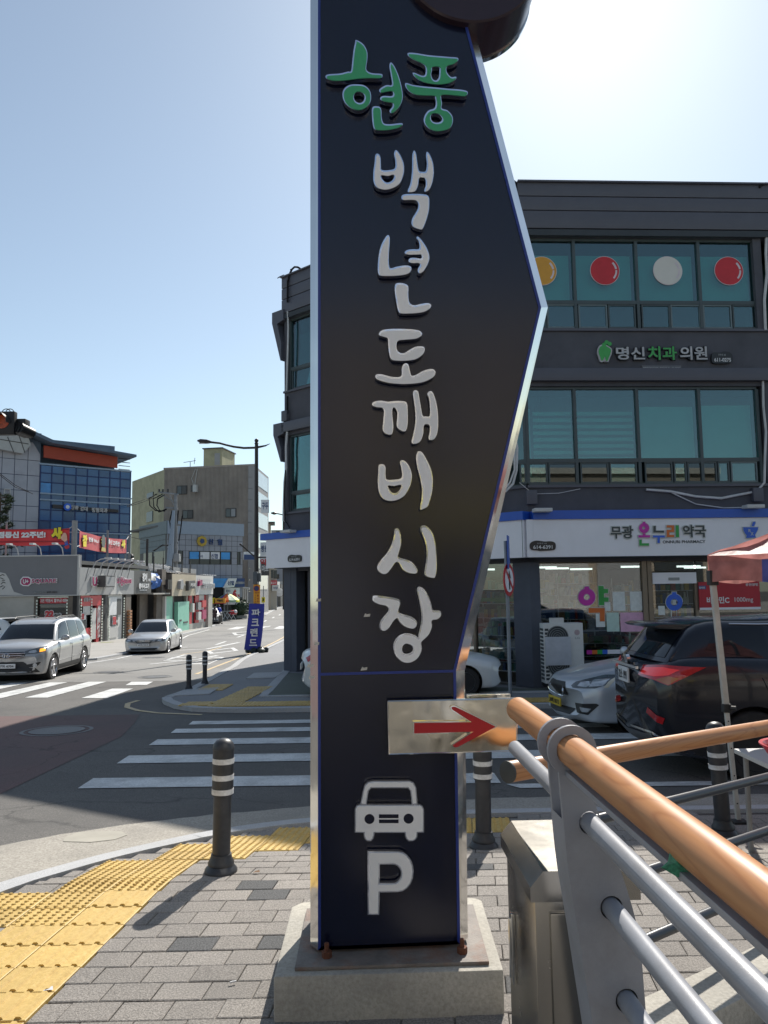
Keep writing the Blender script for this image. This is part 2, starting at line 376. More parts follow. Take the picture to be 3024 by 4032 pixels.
M_PLINTH = speck('plinth_concrete', (.45, .42, .36), (.36, .335, .285), (.53, .50, .435), 60, bump=.5, big=(.25, .23, .20), bigamt=.5, bigscale=3)
M_JOINT = speck('joint_sand', (.085, .078, .07), (.05, .045, .04), (.13, .12, .11), 120)
M_WHITE = speck('road_white', (.66, .66, .64), (.46, .46, .45), (.76, .76, .74), 40, rough=.6, bump=.15, big=(.30, .30, .29), bigamt=.7, bigscale=3.2)
M_YLINE = speck('road_yellow', (.62, .45, .22), (.40, .32, .19), (.70, .52, .28), 40, rough=.6, bump=.15, big=(.33, .28, .2), bigamt=.6, bigscale=2.)
M_BLUEPAVE = speck('pavement_blocks_far', (.235, .235, .24), (.16, .16, .165), (.31, .31, .315), 60, big=(.17, .17, .175), bigamt=.4)
M_GREENPAVE = speck('parking_blocks', (.12, .135, .115), (.08, .09, .075), (.19, .20, .17), 60, big=(.075, .09, .07), bigamt=.5)

# one sheet to the horizon, following the fall of the street
g = G(); ys = [-120, -60, -20, -5] + BRK + [200, 400, 900]; xs = [-700, -200, -60, -20, -4.1, 5, 20, 60, 200, 700]
for j in range(len(ys) - 1):
    for i in range(len(xs) - 1):
        g.add([(xs[i], ys[j], zr(ys[j])), (xs[i + 1], ys[j], zr(ys[j])), (xs[i + 1], ys[j + 1], zr(ys[j + 1])), (xs[i], ys[j + 1], zr(ys[j + 1]))], [(0, 1, 2, 3)])
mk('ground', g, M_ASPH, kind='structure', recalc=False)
LK = [(-40, 29.2), (-20, 29.3), (-13.6, 29.35), (-12.2, 29.6), (-11.45, 30.4), (-11.5, 34), (-11.8, 38.9), (-14.1, 52.7), (-15, 64), (-16.0, 72)]
LK2 = [(-40, 99), (-22, 97.5), (-16.5, 98), (-15.8, 100.8), (-18.8, 131), (-20.9, 162), (-27, 240)]
RK = [(40, 14.9), (3, 14.66), (-1.45, 14.62), (-2.54, 14.62), (-3.2, 14.72), (-3.7, 14.9), (-4.19, 15.42), (-4.6, 16.15), (-4.76, 16.6), (-4.66, 18.5), (-4.72, 19.9), (-4.98, 25), (-5.29, 28), (-5.44, 30.1), (-5.8, 44), (-6.5, 60), (-8, 100), (-12, 160), (-17, 230)]
g = G(); drape(g, [(-4.4, 21.1), (-4.4, 30), (-5.1, 44), (-5.8, 60), (-7.3, 100), (-11, 160), (-16, 230), (-28, 240), (-21.5, 162), (-19, 131), (-16.2, 101), (-22, 97.2), (-40, 96), (-40, 74), (-16.5, 73), (-15.3, 64), (-14.4, 52.7), (-12, 38.9), (-11.8, 30), (-14, 29), (-60, 29), (-60, 21.1)], zr, .004)
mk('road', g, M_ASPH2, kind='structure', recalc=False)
g = G(); drape(g, [(-60, 7.4), (-4.02, 8.0), (-4.08, 12.1), (-4.36, 13.6), (-4.6, 14.6), (-60, 14.6)], zr, .004)
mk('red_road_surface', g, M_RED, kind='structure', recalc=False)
g = G(); drape(g, [(-60, 14.604), (-8.5, 14.604), (-8.3, 16.95), (-60, 17.3)], zr, .004); mk('patched_road_surface', g, M_ASPH2, kind='structure', recalc=False)

def marking(name, polys, mat, label, f=zr, off=.008):
    g = G()
    for p in polys: drape(g, p, f, off)
    o = mk(name, g, mat, kind='structure', recalc=False); return o
for x0, x1, y0, y1 in [(-3.30, 1.2, 8.43, 8.95), (-3.37, 4.2, 9.83, 10.38), (-3.39, 4.2, 11.2, 11.72), (-3.39, 4.2, 12.33, 12.74), (-3.33, 4.2, 13.2, 13.59)]:
    marking('crossing_stripe', [[(x0, y0), (x1, y0 - .02), (x1, y1 - .02), (x0 - .03, y1)]], M_WHITE, '')
marking('stop_line', [[(1.35, 8.1), (7.5, 8.1), (7.5, 8.35), (1.25, 8.35)]], M_WHITE, '')
for k in range(6):
    x = -8.14 - k * 1.05
    marking('crossing_stripe', [[(x, 17.62), (x + .54, 17.56), (x + .60, 21.05), (x + .10, 21.08)]], M_WHITE, '')
marking('crossing_stripe', [[(-6.77, 17.37), (-6.17, 17.3), (-6.22, 19.22), (-6.75, 19.27)]], M_WHITE, '')
marking('crossing_stripe', [[(-6.69, 20.05), (-6.15, 20.07), (-6.23, 20.9), (-6.83, 20.95)]], M_WHITE, '')
# hollow diamonds, lane arrow and dashes up the street
def hollow(pts, w, mat=M_WHITE):
    c = Vector((sum(p[0] for p in pts) / len(pts), sum(p[1] for p in pts) / len(pts))); P = []
    n = len(pts)
    for i in range(n):
        a, b = Vector(pts[i]), Vector(pts[(i + 1) % n]); a2 = a + (c - a) * w; b2 = b + (c - b) * w; P.append([tuple(a), tuple(b), tuple(b2), tuple(a2)])
    marking('road_marking', P, mat, '')
hollow([(-7.56, 33.5), (-6.81, 36.0), (-7.49, 38.3), (-8.34, 36.0)], .28)
hollow([(-6.16, 27.1), (-6.42, 31.0), (-6.9, 31.4), (-7.0, 27.3)], .22)
hollow([(-10.1, 52), (-8.9, 55), (-9.9, 59), (-11.1, 56)], .28)
def stripw(pts, w, mat=M_WHITE, name='road_marking'):
    g = G(); ribbon(g, dense(pts, 1.5), w / 2, w / 2, zr, .008); mk(name, g, mat, kind='structure', recalc=False)
stripw([(-8.35, 27.6), (-7.9, 28.6), (-7.2, 30.0), (-7.0, 32.4)], .17); stripw([(-8.6, 31.2), (-7.6, 31.2)], .3); stripw([(-8.4, 29.4), (-7.7, 29.5)], .25)
stripw([(-10.2, 36.6), (-8.6, 37.4), (-8.1, 43)], .22); stripw([(-11.0, 38.5), (-10, 39.2)], .2)
for y in (30, 41, 49, 57.5, 67): stripw([(-8.95 - (y - 41) * .05, y), (-9.1 - (y - 41) * .05, y + 3.2)], .16)
stripw([(-5.6, 23), (-5.75, 30), (-6.15, 44), (-6.9, 60)], .12, M_YLINE, 'kerb_line')
stripw([(-10.7, 31.0), (-11.1, 39), (-13.4, 52.7), (-14.3, 63)], .14, M_WHITE, 'kerb_line')
stripw([(-8.8, 33.3), (-8.2, 35.9), (-8.15, 38.6)], .12, M_YLINE, 'kerb_line')
for k in range(5): marking('crossing_stripe', [[(-12.9 + k * 1.9, 63), (-12.0 + k * 1.9, 63), (-12.35 + k * 1.9, 69), (-13.25 + k * 1.9, 69)]], M_WHITE, '')
for k in range(3): stripw([(-12.5 - k * .6, 80 + k * 10), (-12.9 - k * .6, 84 + k * 10)], .2)
stripw([(-16.5, 74.5), (-13, 74.8)], .3); stripw([(-15, 90), (-15.3, 96)], .15)
stripw([(-11.8, 22.2), (-11.2, 25.5), (-10.7, 31.0)], .14, M_WHITE, 'kerb_line')
# yellow corner line and the short yellow mark by the near kerb
stripw([(-5.32, 16.8), (-5.38, 16.3), (-5.2, 15.7), (-4.8, 15.15), (-4.3, 14.75), (-3.4, 14.42)], .11, M_YLINE, 'kerb_line')
marking('road_marking', [[(-4.4, 6.0), (-3.25, 6.05), (-3.35, 6.28), (-4.4, 6.2)]], M_YLINE, '')
# manholes and patches in the street
def disc(c, r, n=20, sy=1): return [(c[0] + r * math.cos(2 * math.pi * i / n), c[1] + r * sy * math.sin(2 * math.pi * i / n)) for i in range(n)]
M_IRON = speck('cast_iron', (.10, .098, .095), (.06, .06, .06), (.19, .185, .18), 70, rough=.5, big=(.14, .12, .10))
for c, r in (((-6.6, 22.3), .42), ((-5.35, 12.75), .5), ((-8.6, 24.2), .4), ((-9.4, 31.5), .4)):
    h = thing('manhole_cover', {(-6.6, 22.3): 'round iron cover in the sunny road just beyond the zebra crossing', (-5.35, 12.75): 'round iron cover set in the shaded red road surface', (-8.6, 24.2): 'round iron cover in the road near the silver off-road car', (-9.4, 31.5): 'round iron cover in the road in front of the silver saloon'}[c], 'manhole cover', (c[0], c[1], zr(c[1])))
    g = G(); ribbon(g, disc(c, r) + [disc(c, r)[0]], .0, .06, zr, .009); mk('rim', g, M_IRON, h, recalc=False)
    g = G(); drape(g, disc(c, r - .07), zr, .011); mk('lid', g, M_IRON, h, recalc=False)
pt = thing('repair_patch', 'smooth oval cement patch in the gutter near the kerb', 'road patch', (-2.25, 6.05, zr(6.05)))
g = G(); drape(g, [(-2.42, 5.93), (-2.2, 5.9), (-2.05, 5.97), (-2.0, 6.1), (-2.08, 6.22), (-2.25, 6.25), (-2.42, 6.2), (-2.46, 6.05)], zr, .016, .02); mk('cement_cap', g, pm('cement_patch', (.36, .335, .28), .8, bump=.2), pt, recalc=False)

# near kerb, gutter
KL = [(-3.4, -12), (-3.3, 0), (-3.05, 2.6), (-2.72, 3.8), (-2.42, 4.5), (-2.25, 4.83), (-1.94, 5.42), (-1.62, 5.83), (-1.33, 6.1), (-1.0, 6.3), (-.62, 6.47), (-.15, 6.58), (.3, 6.64), (.9, 6.68), (2, 6.7), (9, 6.7)]
K2 = dense(KL, .18)
KS = [K2[0]] + [((K2[i - 1][0] + 2 * K2[i][0] + K2[i + 1][0]) / 4, (K2[i - 1][1] + 2 * K2[i][1] + K2[i + 1][1]) / 4) for i in range(1, len(K2) - 1)] + [K2[-1]]
gut = [(-6.6, -12), (-5.6, 0), (-4.6, 2.6), (-3.7, 4.9), (-2.84, 5.86), (-2.44, 6.25), (-1.96, 6.63), (-1.53, 6.87), (-1.1, 7.05), (-.7, 7.2), (.2, 7.42), (1.2, 7.5), (9, 7.5)]
rg = random.Random(3); gut = [(x, y + rg.uniform(-.025, .025)) for x, y in dense(gut, .12)]
g = G(); drape(g, gut + [(p[0], p[1]) for p in KS[::-1]], zr, .012); mk('gutter', g, M_CONC, kind='structure', recalc=False)
kerb = thing('near_kerb', None, None, (0, 5, 0)); kerb['kind'] = 'structure'
acc = 0; seg = [KS[0]]; n_k = 0
for a, b in zip(KS, KS[1:]):
    seg.append(b); acc += math.hypot(b[0] - a[0], b[1] - a[1])
    if acc > .95:
        g = G(); s2 = [((seg[0][0] * .985 + seg[1][0] * .015), seg[0][1])] + seg[1:]
        ribbon(g, seg, .0, .15, zs, .012, .2); mk('kerb_stone', g, M_KERB, kerb, recalc=False)
        seg = [b]; acc = 0; n_k += 1

# ---- near pavement: bedding, blocks, tactile tiles, each laid one by one
pav = thing('near_pavement', None, None, (0, 0, 0)); pav['kind'] = 'structure'
inner = [p for p in KS]
g = G(); drape(g, [(p[0], p[1]) for p in inner] + [(9, -12)], zs, -.022); mk('bedding', g, M_JOINT, pav, recalc=False)
def kdist(x, y):
    best = 9e9; sg = 1
    for a, b in zip(KS, KS[1:]):
        dx, dy = b[0] - a[0], b[1] - a[1]; L2 = dx * dx + dy * dy; t = max(0, min(1, ((x - a[0]) * dx + (y - a[1]) * dy) / L2)); ex, ey = x - a[0] - t * dx, y - a[1] - t * dy; d = math.hypot(ex, ey)
        if d < best: best = d; sg = 1 if dx * ey - dy * ex < 0 else -1
    return best * sg
UX, UY, VX, VY = 1.0, .012, .105, 1.0
def lat(u, v): return (u * UX + v * VX, u * UY + v * VY)
X0 = -2.40  # left edge of the lined strip at v=0
TW, TH = .300, .222
tiles = []      # yellow
def is_strip(u): return X0 - .001 <= u <= X0 + 2 * TW + .001
cellsY = set()
for j in range(-8, 60):
    for i in range(-20, 40):
        u = X0 + i * TW; v = 1.05 + j * TH; c = lat(u + TW / 2, v + TH / 2); d = kdist(*c)
        if d < .1 or c[0] > 7 or c[1] < 1.5: continue
        near = d > .30 and d < .82 and c[1] > 4.05 and c[0] < .95
        if near: tiles.append((u, v, 'dot')); cellsY.add((i, j))
        elif i in (0, 1) and d >= .3 and c[1] < 5.3: tiles.append((u, v, 'line')); cellsY.add((i, j))
def in_yellow(u, v):
    i = math.floor((u - X0) / TW + 1e-6); j = math.floor((v - 1.05) / TH + 1e-6); return (i, j) in cellsY
V0 = 1.05 - TH * 2
def put(P, du, dv, h, mat_i, gg, z, inset=.0023, bev=.005):
    """one block in lattice coordinates with chamfered top"""
    u, v = P; q = [lat(u + inset, v + inset), lat(u + du - inset, v + inset), lat(u + du - inset, v + dv - inset), lat(u + inset, v + dv - inset)]
    q2 = [lat(u + inset + bev, v + inset + bev), lat(u + du - inset - bev, v + inset + bev), lat(u + du - inset - bev, v + dv - inset - bev), lat(u + inset + bev, v + dv - inset - bev)]
    Z = [zs(p[1]) + z for p in q]
    vs = [(q[k][0], q[k][1], Z[k] - .03) for k in range(4)] + [(q[k][0], q[k][1], Z[k] - bev * .6) for k in range(4)] + [(q2[k][0], q2[k][1], Z[k]) for k in range(4)]
    gg.add(vs, [(0, 1, 5, 4), (1, 2, 6, 5), (2, 3, 7, 6), (3, 0, 4, 7), (4, 5, 9, 8), (5, 6, 10, 9), (6, 7, 11, 10), (7, 4, 8, 11), (8, 9, 10, 11)], mat_i)
rg = random.Random(11); ylist = []
for u, v, kind in tiles:
    g = G(); dz = rg.uniform(0, .004); put((u, v), TW, TH, 0, 0, g, .004 + dz, .0025, .004)
    c = lat(u + TW / 2, v + TH / 2); dist = math.hypot(*c)
    if kind == 'line':
        for k in range(4):
            uu = u + .0375 + k * .075
            # slanted rounded bars that run up the strip
            a = lat(uu, v + .012); b = lat(uu, v + TH - .012); z = zs(c[1]) + .004 + dz; hw = .014; t = .009
            vs = []
            for (x, y), e in ((a, 0), (b, 0)):
                vs += [(x - hw * 1.25, y, z - .001), (x - hw * .6, y, z + t), (x + hw * .6, y, z + t), (x + hw * 1.25, y, z - .001)]
            g.add(vs, [(0, 1, 5, 4), (1, 2, 6, 5), (2, 3, 7, 6), (0, 3, 2, 1), (4, 5, 6, 7)])
    else:
        for a in range(6):
            for b in range(6):
                p = lat(u + .025 + a * .05, v + .0185 + b * .037); z = zs(p[1]) + .003 + dz; r = .0145; n = 6
                vs = [(p[0] + r * math.cos(i * math.pi / 3), p[1] + r * .8 * math.sin(i * math.pi / 3), z) for i in range(n)] + [(p[0] + .6 * r * math.cos(i * math.pi / 3), p[1] + .48 * r * math.sin(i * math.pi / 3), z + .008) for i in range(n)]
                g.add(vs, [(i, (i + 1) % n, (i + 1) % n + n, i + n) for i in range(n)] + [tuple(range(n, 2 * n))])
    ylist.append((dist, g))
for d, g in ylist: mk('tactile_tile', g, M_YEL, pav, recalc=False)
PW, PH = .2135, .148
PLX = (-.50, .50, 3.19, 4.02)
dark = {(-.77, 4.585), (-1.0, 3.87), (-.59, 3.88), (1.78, 4.66), (1.05, 4.15), (1.9, 5.3), (1.35, 2.7), (.53, 4.93), (.62, 3.5), (2.6, 4.4)}
blocks = []
for j in range(-6, 50):
    off = (j % 2) * PW / 2
    for i in range(-20, 44):
        u = -1.26 + i * PW + off; v = V0 + j * PH; c = lat(u + PW / 2, v + PH / 2); d = kdist(*c)
        if d < -.02 or c[0] > 6.5 or c[1] < 1.3: continue
        if PLX[0] + .14 < c[0] < PLX[1] - .14 and PLX[2] + .14 < c[1] < PLX[3] - .14: continue
        tb = 1.05 + math.floor((v - 1.05) / TH + 1 - 1e-6) * TH
        sl = [(v, v + PH)] if not (v + .01 < tb < v + PH - .01) else [(v, tb), (tb, v + PH)]
        got = []
        for va, vb in sl:
            vm = (va + vb) / 2; best = None; st = None
            for q in range(23):
                uu = u + PW * q / 22; free = q < 22 and not in_yellow(uu + PW / 44, vm)
                if free and kdist(*lat(uu + PW / 44, vb)) < .152: free = False
                if free and st is None: st = uu
                if not free and st is not None:
                    if best is None or uu - st > best[1] - best[0]: best = (st, uu)
                    st = None
            got.append((va, vb, best))
        if len(got) == 2 and got[0][2] == got[1][2]: got = [(v, v + PH, got[0][2])]
        isd = any(abs(c[0] - a) < PW * .52 and abs(c[1] - b) < PH * .52 for a, b in dark)
        ppx = 1512 + FPX * c[0] / max(c[1], .5); vis = -100 < ppx < 3100 and c[1] > 2.2
        for va, vb, bs in got:
            if bs and bs[1] - bs[0] > .025: blocks.append((0 if vis else 1, c[1] + abs(c[0]) * .3, bs[0], va, bs[1] - bs[0], vb - va, isd))
blocks.sort(); rg = random.Random(5); rest = G()
for k, (a, b, u, v, du, dv, isd) in enumerate(blocks):
    if k < 290 or isd:
        g = G(); put((u, v), du, dv, 0, 0, g, rg.uniform(-.002, .003)); mk('paving_block', g, M_PAVED if isd else M_PAVE, pav, recalc=False, label='dark charcoal paving block' if isd else None)
    else: put((u, v), du, dv, 0, 0, rest, rg.uniform(-.002, .003))
mk('paving_blocks_beyond', rest, M_PAVE, pav, kind='stuff', recalc=False)

# ---- far pavement in front of the pharmacy
fpv = thing('far_pavement', None, None, (0, 15, zf(15))); fpv['kind'] = 'structure'
out = [(p[0] * 1., p[1]) for p in RK]
g = G(); drape(g, out[::1] + [(-3, 230), (6, 100), (6, 34), (40, 34)], zf, 0); mk('paved_surface', g, M_BLUEPAVE, fpv, recalc=False)
RKd = dense(RK[:14], .5) + RK[14:]
g = G(); ribbon(g, RKd, .0, .2, zf, .012, .16); mk('kerb_edging', g, M_KERB, fpv, kind='stuff', recalc=False)
g = G(); drape(g, [(-2.62, 16.7), (6, 16.9), (12, 17), (12, 17.4), (3, 17.4), (-3.0, 22.4), (-3.05, 23)], zf, .010); mk('parking_blocks', g, M_GREENPAVE, fpv, recalc=False)
g = G(); ribbon(g, dense([(-3.05, 25.5), (-2.62, 16.64), (6, 16.85), (14, 17.1)], 1), .11, .11, zf, .016, .02); mk('edging_strip', g, M_KERB, fpv, recalc=False)
yl = []
for k in range(24):
    x = -4.05 + k * .3
    yl.append((x, 15.0 + (.18 if k < 2 else 0), 'l')); yl.append((x + .06, 15.32 + (.12 if k < 2 else 0), 'l'))
for k in range(9):
    for c in (0, 1): yl.append((-3.45 + c * .3 + k * .02, 15.65 + k * .32, 'l'))
for k in range(4):
    for c in (0, 1): yl.append((-4.35 + c * .3, 17.9 + k * .32, 'd'))
for x, y, kk in yl:
    g = G(); z = zf(y) + .014; g.box(x + .004, x + .296, y + .004, y + .3, z - .012, z)
    for q in range(4): g.box(x + .025 + q * .07, x + .055 + q * .07, y + .02, y + .28, z, z + .007)
    mk('tactile_tile', g, M_YEL, fpv, recalc=False, label='orange-brown worn tactile tile' if kk == 'd' else None)
hp = thing('drain_hatch', 'pale rectangular access hatch at the rounded corner by two bollards', 'access hatch', (-4.3, 17.4, zf(17.4)))
g = G(); drape(g, [(-4.75, 16.8), (-3.87, 17.15), (-3.93, 18.45), (-4.6, 18.2)], zf, .022, .02); mk('cover', g, M_KERB, hp, recalc=False)
hp = thing('drain_hatch', 'pale rectangular hatch in the pavement beyond the tactile strip', 'access hatch', (-3.3, 21, zf(21)))
g = G(); drape(g, [(-3.7, 20.6), (-2.95, 20.7), (-2.95, 22.3), (-3.75, 22.2)], zf, .022, .02); mk('cover', g, M_KERB, hp, recalc=False)
# ---- pavement of the left shops
lpv = thing('left_pavement', None, None, (-14, 45, zf(45))); lpv['kind'] = 'structure'
M_LPAVE = speck('left_pavement_blocks', (.34, .325, .30), (.25, .24, .22), (.44, .42, .39), 40, big=(.24, .23, .21), bigamt=.5, bigscale=.6)
g = G(); drape(g, LK + [(-60, 72), (-60, 29.2)], zf, 0); mk('paved_surface', g, M_LPAVE, lpv, recalc=False)
g = G(); ribbon(g, dense(LK, 1.5), .0, .22, zf, .012, .17); mk('kerb_edging', g, M_KERB, lpv, kind='stuff', recalc=False)
rpv = thing('rear_pavement', None, None, (-20, 110, zf(110))); rpv['kind'] = 'structure'
g = G(); drape(g, LK2 + [(-60, 240), (-60, 99)], zf, 0); mk('paved_surface', g, M_LPAVE, rpv, recalc=False)
g = G(); ribbon(g, LK2, .0, .3, zf, .012, .17); mk('kerb_edging', g, M_KERB, rpv, kind='stuff', recalc=False)
g = G(); drape(g, [(-60, -30), (60, -30), (60, -10.2), (-60, -10.2)], zs, .12, .14); mk('pavement_behind', g, M_LPAVE, kind='structure', recalc=False)
# ================================================================== MARKET SIGN PILLAR
M_PANEL = pm('sign_panel_black', (.005, .008, .026), .20, var=.25, vs=1.2, spec=.6, dirt=(.014, .014, .022), ds=1.6, dirtamt=.35, stretch=(1, 1, .25))
M_BLUE = pm('blue_edge_trim', (.018, .042, .24), .35, var=.1)
M_STEEL = steelm('polished_steel')
M_STEEL2 = steelm('cabinet_steel', (.44, .42, .385), .24, .12, 1.2, rv=.05)
M_RIM = steelm('letter_steel', (.72, .78, .90), .16, .15, 12)
M_LW = pm('letter_white', (.86, .86, .86), .42, var=.05)
M_LG = pm('letter_green', (.05, .38, .17), .45, var=.06)
M_RED2 = pm('arrow_red', (.48, .012, .02), .4, var=.08)
M_RUST = pm('rusty_plate', (.20, .175, .155), .7, var=.3, vs=8, dirt=(.20, .075, .03), ds=7, dirtamt=.8, bump=.3, bs=120)
M_RUSTB = pm('rusty_bolt', (.14, .05, .025), .85, var=.5, vs=20, bump=.4)
M_DRUM = pm('drum_plum', (.030, .018, .026), .25, var=.1, spec=.5)
M_TAPE = pm('torn_tape', (.55, .53, .48), .7, var=.25, vs=30)

pl = thing('sign_plinth', 'low pale concrete plinth with weathered edges carrying the tall market sign', 'plinth', (0, 3.55, 0))
g = G(); g.prism([(-.465, 3.225), (.455, 3.255), (.455, 3.95), (.42, 3.985), (-.43, 3.96), (-.475, 3.90)], -.05, .172, axis='z')
o = mk('concrete_block', g, M_PLINTH, pl, bevel=.012, segs=2)

PF = Frame(0, 3.40, 2.6)       # front plane of the pillar
pil = thing('market_sign_pillar', 'tall black market sign pillar with steel edges, Korean letters, car symbol and P', 'sign pillar', (0, 3.5, .17))
def PX(x, y, d=0): return PF.at(x, y, d)
# face outline (panel) and outer frame outline, in picture points
pan = [(1252, -420), (1252, 3740), (1812, 3716), (1795, 2640), (2130, 1212), (1828, 60), (1770, -420)]
out = [(1222, -420), (1222, 3722), (1842, 3692), (1830, 2640), (2157, 1210), (1864, 100), (1800, -420)]
P = [PX(*p) for p in pan]; Q = [PX(*p, .05) for p in out]
def off_poly(P, d):
    n = len(P); r = []
    for i in range(n):
        a, b, c = Vector(P[i - 1]), Vector(P[i]), Vector(P[(i + 1) % n]); e1 = (b - a).normalized(); e2 = (c - b).normalized(); n1 = Vector((-e1.y, e1.x)); n2 = Vector((-e2.y, e2.x)); k = (n1 + n2); k /= max(.3, 1 + n1.dot(n2)); r.append(tuple(b + k * d))
    return r
area = sum(P[i - 1][0] * P[i][1] - P[i][0] * P[i - 1][1] for i in range(len(P)))
sg = 1 if area > 0 else -1
PB = off_poly(P, .012 * sg)
g = G(); g.prism(PB, 0.0, .05); mk('sign_panel', g, M_PANEL, pil, PF)
n = len(P); g = G(); k0 = list(range(n))
vs = [(p[0], -.006, p[1]) for p in P] + [(p[0], -.006, p[1]) for p in PB] + [(p[0], .02, p[1]) for p in P] + [(p[0], .02, p[1]) for p in PB]
fs = []
for i in range(n):
    if i == 1: continue
    j = (i + 1) % n
    fs += [(i, j, j + n, i + n), (i, j, j + 2 * n, i + 2 * n), (i + n, j + n, j + 3 * n, i + 3 * n)]
g.add(vs, fs); mk('blue_edge_strip', g, M_BLUE, pil, PF, recalc=False)
g = G(); D = .34
vs = [(p[0], -.004, p[1]) for p in P] + [(p[0], .05, p[1]) for p in Q] + [(p[0], D, p[1]) for p in Q] + [(p[0], .035, p[1]) for p in P]
fs = []
for i in range(n):
    j = (i + 1) % n; fs += [(i, j, j + n, i + n), (i + n, j + n, j + 2 * n, i + 2 * n), (i, j, j + 3 * n, i + 3 * n)]
g.add(vs, fs); 
t = tessellate_polygon([[Vector((p[0], p[1], 0)) for p in Q]]); g.add([(p[0], D, p[1]) for p in Q], [tuple(x) for x in t])
mk('steel_edge_frame', g, M_STEEL, pil, PF)
a = PX(1262, 2655); b = PX(1792, 2642)
g = G(); g.prism([(a[0], a[1] - .005), (b[0], b[1] - .005), (b[0], b[1] + .006), (a[0], a[1] + .006)], -.007, -.0); mk('blue_divider', g, M_BLUE, pil, PF)
g = G(); g.prism([(-.385, 3.262), (.402, 3.292), (.402, 3.86), (-.395, 3.84)], .174, .188, axis='z'); mk('base_plate', g, M_RUST, pil, bevel=.002)
for bx, by in ((-.262, 3.345), (.300, 3.365), (.30, 3.80), (-.28, 3.79)):
    g = G(); g.cyl((bx, by, .188), (bx, by, .214), .022, n=6); g.cyl((bx, by, .214), (bx, by, .245), .010, n=10); mk('anchor_bolt', g, M_RUSTB, pil, bevel=.002)
